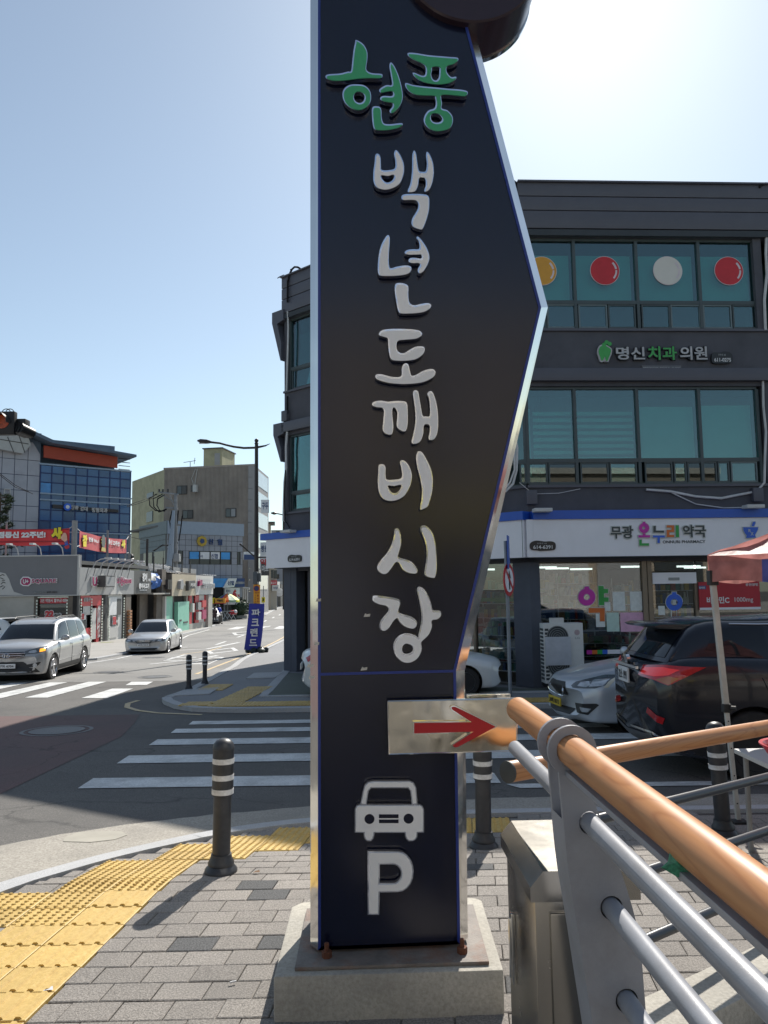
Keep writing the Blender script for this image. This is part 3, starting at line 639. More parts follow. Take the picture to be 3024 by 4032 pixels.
# letters: outlines traced in three enlargements (0.60277 picture points per unit)
K = .60277
def tr(s, oy): return [tuple(PX(1200 + float(a) * K, oy + float(b) * K)) for a, b in (q.split(',') for q in s.split())]
L = []
L += [('green', 0, ['335,300 378,325 405,370 408,420 400,480 410,503 440,515 498,520 505,535 490,548 420,548 350,552 270,562 190,565 145,550 138,532 160,522 230,517 280,505 302,500 310,440 318,370 328,320',
  '340,587 390,595 422,625 432,665 425,705 395,740 350,755 300,740 262,705 247,660 255,620 290,592',
  '560,445 585,475 612,540 632,620 635,680 615,730 580,768 558,772 552,755 570,730 568,708 530,702 497,690 490,675 510,662 568,662 570,634 540,634 500,642 485,632 490,615 530,592 566,590 560,530 550,470',
  '450,730 485,732 498,755 500,800 512,838 550,845 600,840 630,838 635,850 605,870 550,882 500,885 455,878 442,840 437,780 438,745'], ['350,635 378,645 390,668 380,698 355,708 330,695 320,670 328,645']),
 ('green', 0, ['675,383 720,385 800,398 880,405 940,410 990,415 993,435 960,458 925,468 918,490 925,515 950,540 980,537 978,555 940,578 880,588 820,585 760,570 715,540 700,515 715,513 755,530 778,528 785,500 780,470 760,452 725,437 685,415 667,395',
  '655,578 700,590 770,600 850,607 930,615 1000,620 1050,630 1055,650 1030,665 960,658 890,656 885,680 890,710 888,742 925,755 955,790 960,830 940,870 890,888 840,888 795,865 772,825 780,785 805,755 840,742 850,710 845,675 838,662 780,660 720,655 680,635 655,605'], ['828,475 825,495 820,525 830,553 850,562 868,545 873,500 870,475', '840,775 870,780 890,805 885,825 860,835 830,828 817,805 822,782']),
 ('white', 0, ['468,1035 485,1042 493,1065 495,1110 500,1140 545,1142 585,1130 588,1080 580,1035 592,1012 615,1035 640,1090 645,1140 635,1190 610,1235 560,1262 510,1268 465,1250 447,1210 447,1150 455,1090 458,1050',
  '710,1015 722,1035 730,1090 740,1143 760,1152 785,1147 792,1100 787,1050 792,1023 810,1040 830,1090 837,1150 830,1210 812,1260 790,1280 775,1275 785,1240 782,1200 765,1190 742,1195 735,1240 715,1278 680,1285 668,1275 685,1230 695,1160 697,1080 700,1035',
  '640,1300 700,1295 770,1298 800,1308 808,1340 805,1400 790,1460 765,1520 740,1523 705,1508 693,1485 700,1450 730,1400 737,1360 720,1338 680,1335 640,1335 627,1320'], ['500,1175 540,1180 575,1172 580,1190 560,1215 530,1222 508,1205 497,1185']),
 ('white', 900, ['540,68 552,85 550,140 545,210 548,265 560,283 600,272 650,265 685,270 692,290 675,315 630,328 560,333 500,332 480,320 475,280 480,210 495,140 520,90',
  '735,78 765,110 795,160 808,210 800,250 775,295 750,315 735,308 735,285 748,262 740,250 700,250 675,240 680,220 710,215 755,220 755,196 720,195 670,195 648,182 665,165 700,160 735,160 745,145 740,110 725,88',
  '590,385 625,378 660,388 672,405 672,460 680,505 710,522 760,512 800,508 820,522 805,548 760,568 690,575 630,575 608,560 595,500 585,430'], []),
 ('white', 900, ['500,685 560,675 650,675 730,682 760,700 755,720 720,738 650,745 605,752 595,785 605,820 640,832 680,810 720,790 765,788 778,805 765,840 720,870 660,880 600,880 562,870 548,830 542,770 538,735 510,725 482,712',
  '655,897 672,905 682,945 692,975 720,972 770,945 820,933 845,945 845,970 820,995 760,1020 680,1030 610,1030 540,1022 480,1005 460,988 465,970 500,968 570,985 625,980 630,930 640,905'], []),
 ('white', 900, ['445,1148 490,1138 540,1145 570,1142 620,1140 660,1150 668,1200 668,1280 660,1325 645,1337 615,1325 597,1300 600,1250 600,1210 585,1185 572,1186 568,1220 575,1300 570,1345 555,1358 525,1350 507,1325 510,1270 515,1210 505,1185 470,1180 440,1168',
  '715,1070 735,1080 745,1130 755,1190 765,1235 785,1240 810,1235 812,1180 805,1120 795,1095 810,1077 830,1085 850,1140 862,1210 865,1290 858,1350 840,1385 815,1393 803,1380 810,1340 810,1300 790,1290 772,1300 768,1350 750,1400 715,1417 693,1405 705,1350 718,1270 715,1190 705,1120 703,1085'], []),
 ('white', 1700, ['490,222 515,225 525,245 525,290 532,320 570,322 620,315 632,290 625,240 618,210 630,195 655,205 680,240 695,290 690,340 670,390 640,430 590,455 540,457 500,435 480,390 475,330 478,270 480,235',
  '742,137 765,150 795,200 820,260 830,320 825,400 810,460 795,495 755,515 748,500 758,440 760,380 748,310 730,240 722,180 730,145'], ['540,360 580,362 625,355 618,385 590,408 560,400']),
 ('white', 1700, ['595,635 612,645 625,690 625,740 612,790 607,820 640,832 690,850 725,890 732,915 715,928 670,922 635,900 612,860 590,855 565,890 535,925 505,930 478,910 472,880 495,840 530,800 560,750 578,690 582,650',
  '765,617 795,625 830,670 848,740 855,820 855,900 845,950 825,955 790,945 776,925 785,860 790,790 780,720 757,660 750,632'], []),
 ('white', 1700, ['450,1070 500,1072 570,1082 612,1095 620,1120 612,1150 608,1175 640,1190 690,1205 725,1235 725,1265 700,1283 650,1270 615,1240 600,1215 575,1235 545,1280 515,1298 490,1285 487,1250 505,1215 535,1180 545,1155 525,1135 480,1125 445,1105 442,1080',
  '740,1012 770,1025 795,1060 815,1110 828,1160 850,1165 880,1170 883,1200 860,1222 825,1230 825,1270 805,1320 770,1355 755,1375 758,1420 735,1470 690,1500 640,1500 600,1470 577,1420 580,1370 610,1330 660,1312 715,1325 735,1340 740,1310 755,1240 755,1180 745,1110 730,1050 728,1025'], ['660,1380 690,1390 702,1410 695,1432 665,1445 640,1440 632,1415 640,1390'])]
for colr, oy, outs, holes in L:
    O = [catmull(tr(s, oy), 4) for s in outs]; Hh = [catmull(tr(s, oy), 3) for s in holes]
    b = shape('letter', O, Hh, -.012, .028, M_RIM, pil, PF)
    f = shape('letter_face', [[(p[0] + .0015, p[1] - .004) for p in q] for q in O], [[(p[0] + .0015, p[1] - .004) for p in q] for q in Hh], -.0395, .003, M_LG if colr == 'green' else M_LW, b, PF, grow=-.0048)
def tr2(s): return [tuple(PX(1100 + float(a) * .67, 2550 + float(b) * .67)) for a, b in (q.split(',') for q in s.split())]
def arc2(cx, cy, rx, ry, n=20): return ' '.join('%.1f,%.1f' % (cx + rx * math.cos(2 * math.pi * i / n), cy + ry * math.sin(2 * math.pi * i / n)) for i in range(n))
def icon(outline, parent=None):
    q = tr2(outline); ar = sum(q[i - 1][0] * q[i][1] - q[i][0] * q[i - 1][1] for i in range(len(q))); s_ = 1 if ar > 0 else -1
    g = G(); g.prism(q, -.038, -.010); r = mk('car_symbol', g, M_RIM, pil, PF)
    g = G(); g.prism(off_poly(q, .0052 * s_), -.0415, -.0382); mk('car_symbol_face', g, M_LW, r, PF); return r
roof = '475,906 490,830 500,795 520,776 550,770 760,770 785,780 800,810 808,906 774,910 766,830 752,812 537,812 523,830 511,912'
o = icon(roof)
o = icon('443,1070 443,935 452,915 468,908 822,908 836,915 845,935 845,1070 808,1072 806,1097 795,1112 780,1120 757,1120 742,1108 735,1090 733,1072 558,1072 556,1090 549,1108 536,1120 515,1120 502,1110 496,1092 495,1072')
for s_ in (arc2(528, 990, 29, 29), arc2(755, 988, 29, 29), '583,963 697,963 697,985 583,985', '583,993 697,993 697,1014 583,1014'):
    q = tr2(s_); g = G(); g.prism(q, -.0425, -.0385); mk('symbol_opening', g, M_PANEL, o, PF)
def half(cx, cy, rx, ry, n=10): return ' '.join('%.1f,%.1f' % (cx + rx * math.sin(math.pi * i / n), cy - ry * math.cos(math.pi * i / n)) for i in range(n + 1))
Pp = '517,1178 ' + half(695, 1297, 90, 119) + ' 588,1418 584,1548 518,1548'
Ph = '588,1255 ' + half(662, 1309, 50, 54) + ' 588,1363'
b = shape('parking_letter', [tr2(Pp)], [tr2(Ph)], -.012, .026, M_RIM, pil, PF)
shape('parking_letter_face', [tr2(Pp)], [tr2(Ph)], -.0385, .003, M_LW, b, PF, grow=-.006)
# round drum on top
g = G(); g.lathe([(0.0, 0), (.33, 0), (.337, .006), (.337, .275), (.329, .283), (.0, .283)], c=(.44, 3.66, 4.69), n=56, axis=(0.045, -1, 0)); mk('top_drum', g, M_DRUM, pil, smooth=True)
g = G(); g.lathe([(.338, .0), (.343, .0), (.343, .03), (.338, .03)], c=(.44, 3.67, 4.69), n=56, axis=(0.045, -1, 0)); mk('drum_rim', g, M_STEEL, pil, smooth=True)
for px, py, s in ((1225, 2665, 1), (1430, 2632, 1), (1442, 2422, 1), (1245, 2533, .8), (1252, 2362, .8), (1219, 2620, 1)):
    u, z = PX(px, py); g = G(); g.prism([(u - .012 * s, z - .008), (u + .016 * s, z - .006), (u + .018 * s, z + .006), (u + .002, z + .004), (u - .004, z + .009)], -.009, -.0065); mk('tape_scrap', g, M_TAPE, pil, PF)
# arrow board
ab = thing('arrow_board', 'polished steel board with a red arrow pointing right, fixed to the sign pillar', 'arrow sign', (.35, 3.35, 1.2))
q = [PX(1100 + a * .67, 2550 + b * .67, -.075) for a, b in ((638, 316), (1395, 300), (1395, 605), (645, 627))]
g = G(); g.prism(q, -.075, -.035)
M_STEELP = steelm('arrow_board_steel', (.80, .76, .66), .09, .35, 5)
mk('steel_board', g, M_STEELP, ab, PF)
g = G(); 
for (a, b) in ((0, 1), (1, 2), (2, 3), (3, 0)):
    x0, z0 = q[a]; x1, z1 = q[b]; g.tube([(x0, -.0755, z0), (x1, -.0755, z1)], .0025, 4)
mk('edge_bead', g, M_STEEL, ab, PF)
arrow = '785,435 1108,431 1010,368 1003,352 1012,341 1032,340 1060,352 1282,462 1262,476 1052,588 1030,592 1014,582 1010,570 1118,500 785,510'
def tra(s): return [tuple(PX(1100 + float(a) * .67, 2550 + float(b) * .67, -.09)) for a, b in (x.split(',') for x in s.split())]
b = shape('arrow', [tra(arrow)], [], -.077, .016, M_STEEL, ab, PF)
shape('arrow_face', [tra(arrow)], [], -.0935, .003, M_RED2, b, PF, grow=-.005)
a = PX(1826, 2726, .2); c = PX(1996, 2748, .2)
g = G(); g.box(a[0], c[0], .12, .16, c[1] - .012, a[1]); mk('rear_bracket', g, M_STEEL, ab, PF, bevel=.003)

# ================================================================== BOLLARDS
M_BOL = pm('bollard_black', (.032, .034, .040), .42, var=.25, vs=12, spec=.45, dirt=(.10, .095, .085), ds=9, dirtamt=.25, bump=.05, bs=30)
M_BAND = pm('bollard_band', (.62, .62, .62), .45, var=.2, vs=25, dirt=(.30, .29, .27), ds=18, dirtamt=.5)
def bollard(x, y, z, label, tilt=(0, 0)):
    t = thing('bollard', label, 'bollard', (x, y, z), 'black bollards with white bands', rz=0); t.rotation_euler = (tilt[0], tilt[1], 0)
    g = G(); g.lathe([(.0, .805), (.022, .803), (.045, .793), (.060, .775), (.067, .752), (.068, .742), (.0655, .740), (.0655, .70), (.0655, .505), (.063, .470), (.063, .462), (.055, .458), (.055, .105), (.0, .105)], n=28); mk('post', g, M_BOL, t, smooth=True)
    g = G(); g.lathe([(.0, .0), (.098, .0), (.101, .010), (.098, .022), (.078, .045), (.080, .052), (.080, .062), (.066, .085), (.062, .112), (0, .112)], n=28); mk('rubber_foot', g, M_BOL, t, smooth=True)
    for h in (.655, .557, .459 + .012): 
        g = G(); g.lathe([(.064, h), (.0672, h), (.0672, h + .032), (.064, h + .032)], n=28); g.box(-.012, .004, -.069, -.066, h + .006, h + .026); mk('reflective_band', g, M_BAND, t, smooth=True)
    return t
b0 = bollard(-1.035, 4.93, -.022, 'bollard standing left of the sign pillar beside the yellow tactile paving', (0, rad(.9)))
def cb(x, y, z, label, tilt): c = clone(b0, (x, y, z), label=label); c.rotation_euler = (tilt[0], tilt[1], 0); return c
cb(.655, 5.5, -.085, 'bollard half hidden behind the arrow board, right of the sign pillar', (0, rad(.6)))
cb(2.43, 5.78, -.11, 'bollard beside the canopy leg, crossed by the wooden handrail', (0, rad(-1.6)))
cb(-4.60, 18.2, zf(18.2), 'nearer of the two small bollards on the far pavement corner', (0, 0))
cb(-4.53, 19.5, zf(19.5), 'farther of the two small bollards on the far pavement corner', (0, 0))

# ================================================================== RAILINGS
M_RAILG = pm('rail_grey_paint', (.30, .31, .34), .38, var=.08, vs=6, bump=.05, bs=300, spec=.6, dirt=(.14, .13, .12), ds=5, dirtamt=.35)
M_RAILD = pm('rail_dark_paint', (.045, .05, .06), .32, var=.1, spec=.6, bump=.04, bs=200)
def woodm(name, yaw, pitch=0):
    mt = bpy.data.materials.new(name); mt.use_nodes = True; n = mt.node_tree; N = n.nodes; Lk = n.links; b = N['Principled BSDF']
    tc = N.new('ShaderNodeTexCoord'); ro = N.new('ShaderNodeMapping'); ro.inputs['Rotation'].default_value = (0, 0, yaw); Lk.new(tc.outputs['Object'], ro.inputs[0])
    mp = N.new('ShaderNodeMapping'); mp.inputs['Scale'].default_value = (14, 1.1, 14); Lk.new(ro.outputs[0], mp.inputs[0])
    wv = N.new('ShaderNodeTexNoise'); wv.inputs['Scale'].default_value = .9; wv.inputs['Detail'].default_value = 1.5; wv.inputs['Distortion'].default_value = .6; Lk.new(mp.outputs[0], wv.inputs['Vector'])
    mu = N.new('ShaderNodeMath'); mu.operation = 'MULTIPLY'; mu.inputs[1].default_value = 11; Lk.new(wv.outputs[0], mu.inputs[0]); fr_ = N.new('ShaderNodeMath'); fr_.operation = 'PINGPONG'; fr_.inputs[1].default_value = .5; Lk.new(mu.outputs[0], fr_.inputs[0])
    mp2 = N.new('ShaderNodeMapping'); mp2.inputs['Scale'].default_value = (220, 7, 220); Lk.new(ro.outputs[0], mp2.inputs[0]); f = N.new('ShaderNodeTexNoise'); f.inputs['Scale'].default_value = 1; f.inputs['Detail'].default_value = 3; Lk.new(mp2.outputs[0], f.inputs['Vector'])
    cr = N.new('ShaderNodeValToRGB'); e = cr.color_ramp.elements; e[0].position = .0; e[0].color = (.43, .18, .070, 1); e[1].position = 1; e[1].color = (.55, .258, .108, 1); k = e.new(.18); k.color = (.52, .24, .098, 1)
    Lk.new(fr_.outputs[0], cr.inputs[0]); mx = N.new('ShaderNodeMix'); mx.data_type = 'RGBA'; mx.blend_type = 'MULTIPLY'; mx.inputs[0].default_value = .22; Lk.new(cr.outputs[0], mx.inputs[6])
    c2 = N.new('ShaderNodeValToRGB'); c2.color_ramp.elements[0].color = (.6, .55, .5, 1); c2.color_ramp.elements[0].position = .3; c2.color_ramp.elements[1].position = .6; Lk.new(f.outputs[0], c2.inputs[0]); Lk.new(c2.outputs[0], mx.inputs[7]); Lk.new(mx.outputs[2], b.inputs['Base Color'])
    b.inputs['Roughness'].default_value = .42; b.inputs['Specular IOR Level'].default_value = .4
    return mt
M_WOOD = woodm('wood_grain_sleeve', rad(-4)); M_WOODB = woodm('wood_grain_sleeve_right', rad(52.8))
M_CAP = pm('rail_end_cap', (.055, .055, .052), .6, var=.2, vs=20)
r1 = thing('handrail', 'wood-look handrail over grey tubes and curved steel post, running toward the camera', 'railing', (.6, 1.6, 0))
# axis of the handrail: from its far end toward the camera
def P3(px, py, y): return atY(px, py, y)
RS = .9
E0 = P3(2040, 2792, 2.70 * RS)
vp = ray(1325, 2239)
dirv = -(vp.normalized())
E1 = E0 + dirv * 3.0
RD = .0405 * RS
g = G(); g.cyl(E0, E1, RD, n=48); mk('wooden_rail', g, M_WOOD, r1, smooth=True, bevel=.002)
g = G(); g.cyl(E0 - dirv * .004, E0 + dirv * .002, RD * .96, n=40); mk('end_cap', g, M_CAP, r1, smooth=True)
# flat bar under the rail
def rail_pt(t): return E0 + dirv * t
yaw1 = math.atan2(dirv.x, dirv.y)
side = Vector((dirv.y, -dirv.x, 0)).normalized()        # horizontal, across the rail
if side.x < 0: side = -side
g = G(); q0 = rail_pt(.50) + Vector((0, 0, -.044)); q1 = rail_pt(3.0) + Vector((0, 0, -.044)); dn = Vector((0, 0, -.013))
hw = side * .020
g.add([q0 - hw, q0 + hw, q0 + hw + dn, q0 - hw + dn, q1 - hw, q1 + hw, q1 + hw + dn, q1 - hw + dn], [(0, 1, 2, 3), (4, 5, 6, 7), (0, 1, 5, 4), (1, 2, 6, 5), (2, 3, 7, 6), (3, 0, 4, 7)])
mk('under_bar', g, M_RAILG, r1, bevel=.002)
# curved post: two cut steel plates with collars round the rail
def plate_outline():
    """(across, down) outline of one plate; across positive = right, measured from rail axis"""
    L_ = []; R_ = []
    LR = [(0, -.045, .045), (.10, -.036, .040), (.20, -.030, .078), (.32, -.021, .120), (.46, -.002, .155), (.62, .018, .165), (.78, .038, .168), (.96, .054, .170), (1.30, .060, .172)]
    for d, l_, r_ in LR: L_.append((l_ * RS, -d * RS)); R_.append((r_ * RS, -d * RS))
    return L_, R_
Lp, Rp = plate_outline()
def smooth_open(P, k=5):
    out = []
    for i in range(len(P) - 1):
        p0 = P[max(i - 1, 0)]; p1 = P[i]; p2 = P[i + 1]; p3 = P[min(i + 2, len(P) - 1)]
        for j in range(k):
            t = j / k; out.append(tuple(.5 * (2 * p1[c] + (-p0[c] + p2[c]) * t + (2 * p0[c] - 5 * p1[c] + 4 * p2[c] - p3[c]) * t * t + (-p0[c] + 3 * p1[c] - 3 * p2[c] + p3[c]) * t ** 3) for c in (0, 1)))
    return out + [P[-1]]
RO, RI = .066 * RS, .0425 * RS
ang0 = math.asin(.038 / RO)
Ls = smooth_open(Lp[1:]); Rs = smooth_open(Rp[1:])
arc = [(RO * math.cos(a), RO * math.sin(a)) for a in [(-math.pi / 2 + .62) + (2 * math.pi - 1.24) * i / 28 for i in range(29)]]
outline = arc + Ls + Rs[::-1]
hole = [(RI * math.cos(2 * math.pi * i / 28), RI * math.sin(2 * math.pi * i / 28)) for i in range(28)]
tube_h = [(.040, .185, .0255), (.088, .40, .0255), (.118, .63, .0255), (.135, .86, .0255)]
tube_h = [(a * RS, b * RS, c * RS) for a, b, c in tube_h]
holes = [hole] + [[(c + (r + .004) * math.cos(2 * math.pi * i / 20), -d + (r + .004) * math.sin(2 * math.pi * i / 20)) for i in range(20)] for c, d, r in tube_h]
class RFrame:
    def __init__(s, o, u, v): s.P = o; s.U = u; s.V = v
    def w(s, p): return s.P + s.U * p[0] + s.V * p[1] + Vector((0, 0, p[2]))
dh = Vector((dirv.x, dirv.y, 0)).normalized()
for tt in (.45, .54):
    fr_ = RFrame(rail_pt(tt), side, -dh)
    post = shape('post_plate', [outline], holes, 0, .012, M_RAILG, r1, fr_)
cp = rail_pt(.495)
for s_ in (Ls, Rs):
    g = G()
    for a, b in zip(s_[4:-1], s_[5:]):
        A = cp + side * a[0] + Vector((0, 0, a[1])); B = cp + side * b[0] + Vector((0, 0, b[1]))
        g.add([A - dh * .05, A + dh * .045, B + dh * .045, B - dh * .05], [(0, 1, 2, 3)])
    mk('post_web', g, M_RAILG, r1, recalc=False, smooth=True)
for c, d, r in tube_h:
    o0 = rail_pt(-.22 if d < .3 else .45) + side * c + Vector((0, 0, -d)); o1 = rail_pt(3.0) + side * c + Vector((0, 0, -d))
    g = G(); g.cyl(o0, o1, r, n=28); mk('grey_tube', g, M_RAILG, r1, smooth=True, bevel=.003)
# leaf of litter caught on the bar
li = thing('litter', 'scrap of green foil wrapper wedged under the wooden rail', 'litter', (.62, 1.5, 1.1))
c = P3(2640, 3392, 1.27) + Vector((-.004, 0, 0)); g = G()
pts = [(0, 0), (.006, .022), (.016, .018), (.022, .004), (.030, -.008), (.022, -.018), (.008, -.014), (-.006, -.006)]
n_ = len(pts); g.add([(c.x + a * 1.7, c.y + .004 * math.sin(i * 2.1), c.z + b * 1.7) for i, (a, b) in enumerate(pts)] + [(c.x + .012, c.y - .008, c.z + .002)], [(i, (i + 1) % n_, n_) for i in range(n_)])
mk('wrapper', g, pm('green_foil', (.05, .25, .15), .3, var=.6, vs=160), li, recalc=False)

r2 = thing('handrail', 'second wood-look handrail over dark tubes, running off to the right with a capped left end', 'railing', (1.5, 3.2, 0))
vp2 = ray(5500, 2440).normalized()
A0 = P3(2000, 3040, 2.95)
g = G(); g.cyl(A0, A0 + vp2 * 4.2, .0385, n=40); mk('wooden_rail', g, M_WOODB, r2, smooth=True, bevel=.002)
g = G(); g.cyl(A0 - vp2 * .004, A0 + vp2 * .004, .040, n=40); mk('end_cap', g, M_CAP, r2, smooth=True, bevel=.001)
base_y = {3059: 0, 3270: 1, 3490: 2, 3742: 3, 3990: 4}
h2 = Vector((vp2.x, vp2.y, 0)).normalized(); nrm = Vector((h2.y, -h2.x, 0))
# right-edge picture height of every tube; the panel leans a little toward the viewer going down
pr = ray(3024, 2871); 
def on_panel(px, py, lean):
    o = A0 + nrm * lean; d = ray(px, py); t = (o - Vector((0, 0, EYE))).dot(nrm) / d.dot(nrm); return Vector((0, 0, EYE)) + d * t
for k, (py, lean) in enumerate(((3059, .03), (3270, .05), (3495, .06), (3742, .07), (3985, .08))):
    B = on_panel(3024, py, lean); t0 = (B - A0).dot(vp2)
    g = G(); g.cyl(B - vp2 * (t0 + .02), B + vp2 * (4.2 - t0), .021, n=24); mk('dark_tube', g, M_RAILD, r2, smooth=True, bevel=.003)
for tt in (2.9,):
    c = A0 + vp2 * tt; g = G(); g.prism([(-.05, .05), (.05, .05), (.045, -.3), (.07, -.7), (.08, -1.15), (-.03, -1.15), (-.02, -.7), (-.03, -.3)], -.006, .006)
    mk('post_plate', g, M_RAILG, r2, RFrame(c, nrm, h2))
# low concrete wall under the second railing
cw = thing('railing_kerb_wall', 'low pale concrete upstand under the railing at the lower right', 'low wall', (1.2, 2.8, 0))
a = atZ(2480, 3960, .12); b = atZ(3040, 3700, .12)
g = G(); d_ = Vector((b.x - a.x, b.y - a.y, 0)); d_.normalize(); nn = Vector((d_.y, -d_.x, 0)); a = a - d_ * .15; b = b + d_ * 3
vs = [a, b, b + nn * .22, a + nn * .22]; g.add([(p.x, p.y, -.1) for p in vs] + [(p.x, p.y, .13) for p in vs], [(0, 1, 2, 3), (4, 5, 6, 7), (0, 1, 5, 4), (1, 2, 6, 5), (2, 3, 7, 6), (3, 0, 4, 7)])
mk('upstand', g, M_PLINTH, cw, bevel=.012)

# ================================================================== STEEL CABINET
cb_ = thing('steel_cabinet', 'tall stainless steel electrical cabinet with sloping lid next to the railing post', 'cabinet', (.42, 2.2, 0))
# plan corners: front-left vertical edge, back-left, front right
CF = Frame(.381, 2.11, 1.5)
g = G(); g.box(.0, .25, .0, .40, -.02, .893); mk('cabinet_body', g, M_STEEL2, cb_, CF, bevel=.003)
g = G(); g.box(.037, .242, -.016, -.002, .03, .852); mk('cabinet_door', g, M_STEEL2, cb_, CF, bevel=.004)
g = G(); g.prism([(-.015, .884), (-.015, .921), (.020, .961), (.24, .961), (.274, .921), (.274, .884)], -.022, .42); mk('lid', g, M_STEEL2, cb_, CF)
g = G(); g.box(-.012, -.0015, .288, .315, .53, .73); g.cyl((-.014, .302, .545), (-.014, .302, .715), .005, n=8); mk('side_handle', g, M_STEEL, cb_, CF, bevel=.003)
# ================================================================== PHARMACY BUILDING
M_WALLD = pm('dark_render_wall', (.080, .082, .098), .8, var=.14, vs=1.5, bump=.25, bs=90, dirt=(.045, .047, .055), ds=1.2, dirtamt=.5)
M_WALLM = pm('dark_metal_panel', (.085, .087, .108), .5, var=.06, vs=2)
M_FRAME = pm('dark_window_frame', (.055, .075, .080), .45, var=.1)
M_FRAMEL = pm('light_window_frame', (.13, .17, .18), .45, var=.1)
M_GTEAL = glassm('teal_glass', (.44, .76, .72), refl=.10)
M_GCLEAR = glassm('shop_glass', (.66, .70, .70), gloss=(1, 1, 1), refl=.09)
M_BLIND = pm('window_blind', (.58, .62, .60), .8, var=.05)
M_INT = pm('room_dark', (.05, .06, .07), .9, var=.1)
M_SIGNW = pm('sign_white', (.80, .80, .84), .45, var=.03)
M_SIGNB = pm('sign_blue_edge', (.02, .10, .48), .4, var=.05)
M_PIPE = pm('white_conduit', (.55, .55, .55), .6, var=.15)
M_CABLE = pm('black_cable', (.02, .02, .022), .9, var=.1, spec=.1)
M_BROWNF = pm('bronze_frame', (.22, .18, .135), .4, var=.1, metal=.3)
PHF = Frame(3.29, 17.5, 2.8); CHF = Frame(-2.98, 22.95, -41.2)   # front face, corner face
CHW = math.hypot(3.29 + 2.98, 22.95 - 17.5)
CHF = Frame(-2.98, 22.95, -math.degrees(math.atan2(22.95 - 17.5, 3.29 + 2.98)))
bd = thing('pharmacy_building', 'dark grey three-storey corner building with teal windows above a white pharmacy fascia', 'building', (3.29, 17.5, -.44))
FW_ = 14.0; TOP = 11.26
zl = lambda py, F_=PHF, px=2500: F_.at(px, py)[1]
zg = -.55
# levels read off the facade
Z_SB, Z_ST, Z_BT = zl(2192), zl(2048), zl(2015)                 # white fascia bottom, top, blue edge top
Z_W2B, Z_W2M, Z_W2T = zl(1908), zl(1810), zl(1520)             # first-floor window band
Z_W3B, Z_W3M, Z_W3T = zl(1296), zl(1187), zl(936)              # second-floor window band
Z_LED, Z_F1, Z_F2, Z_F3 = zl(1496), zl(908), zl(838), zl(783)
def wallboxes(F_, W, side):
    g = G()
    g.box(0, W, 0, .30, Z_SB - .1, Z_W2B); g.box(0, W, 0, .30, Z_W2T, Z_W3B); g.box(0, W, 0, .30, Z_W3T, TOP - .02)
    mk('wall', g, M_WALLD, bd, F_, kind='stuff')
    for z0, z1 in ((Z_F1, Z_F2 - .02), (Z_F2, Z_F3 - .02), (Z_F3, TOP)):
        g = G(); g.box(-.02, W, -.10, -.002, z0, z1); mk('parapet_panel', g, M_WALLM, bd, F_, bevel=.01)
    g = G(); g.box(-.02, W + .02, -.16, .32, TOP, TOP + .04); mk('coping', g, M_WALLM, bd, F_)
    g = G(); g.prism([(-.22, Z_F1), (0, Z_F1), (0, Z_W3T - .02), (-.12, Z_F1 - .05)], -.0, W, axis='x') if False else g.box(0, W, -.10, 0, Z_W3T, Z_F1 - .03); mk('window_head', g, M_INT, bd, F_)
    g = G(); g.box(0, W, -.14, -.001, Z_W2T + .1, Z_LED + .25); mk('ledge', g, M_WALLM, bd, F_, bevel=.01)
    g = G(); g.box(0, W, -.06, 0, Z_W3B - .06, Z_W3B); mk('sill', g, M_WALLM, bd, F_)
    g = G(); g.box(0, W, -.06, 0, Z_W2B - .06, Z_W2B); mk('sill', g, M_WALLM, bd, F_)
wallboxes(PHF, FW_, 0); wallboxes(CHF, CHW, 1)
# body behind, roof, party walls
g = G(); A_ = PHF.w((FW_, 0, 0)); B_ = PHF.w((0, 0, 0)); C_ = CHF.w((0, 0, 0)); D_ = C_ + Vector((.55, 8, 0)); E_ = A_ + Vector((-.5, 16, 0))
def prismw(g, pts, z0, z1, mi=0): return g.prism([(p.x, p.y) for p in pts], z0, z1, axis='z', mi=mi)
g = G(); prismw(g, [C_ + Vector((.02, .05, 0)), D_, E_, A_, A_ - PHF.U * .3 + PHF.V * 0 , E_ - PHF.U * .3 - Vector((0, .3, 0)), D_ + Vector((.3, -.3, 0)), C_ + Vector((.32, .1, 0))], zg, TOP); mk('rear_wall', g, M_WALLD, bd)
g = G(); prismw(g, [A_ + PHF.V * .2, B_ + PHF.V * .2, C_ + Vector((.15, .1, 0)), D_, E_], TOP - .35, TOP - .2); mk('roof', g, M_WALLD, bd)
for zz in (Z_SB + .02, Z_W2T + .12):
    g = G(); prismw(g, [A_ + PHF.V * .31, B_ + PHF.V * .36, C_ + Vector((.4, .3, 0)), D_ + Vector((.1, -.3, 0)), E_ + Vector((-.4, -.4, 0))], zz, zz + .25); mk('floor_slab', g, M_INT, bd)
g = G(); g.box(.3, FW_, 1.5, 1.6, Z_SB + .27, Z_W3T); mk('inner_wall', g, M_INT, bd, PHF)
g = G(); g.box(1.2, CHW - .5, 1.5, 1.6, Z_SB + .27, Z_W3T); mk('inner_wall', g, M_INT, bd, CHF)

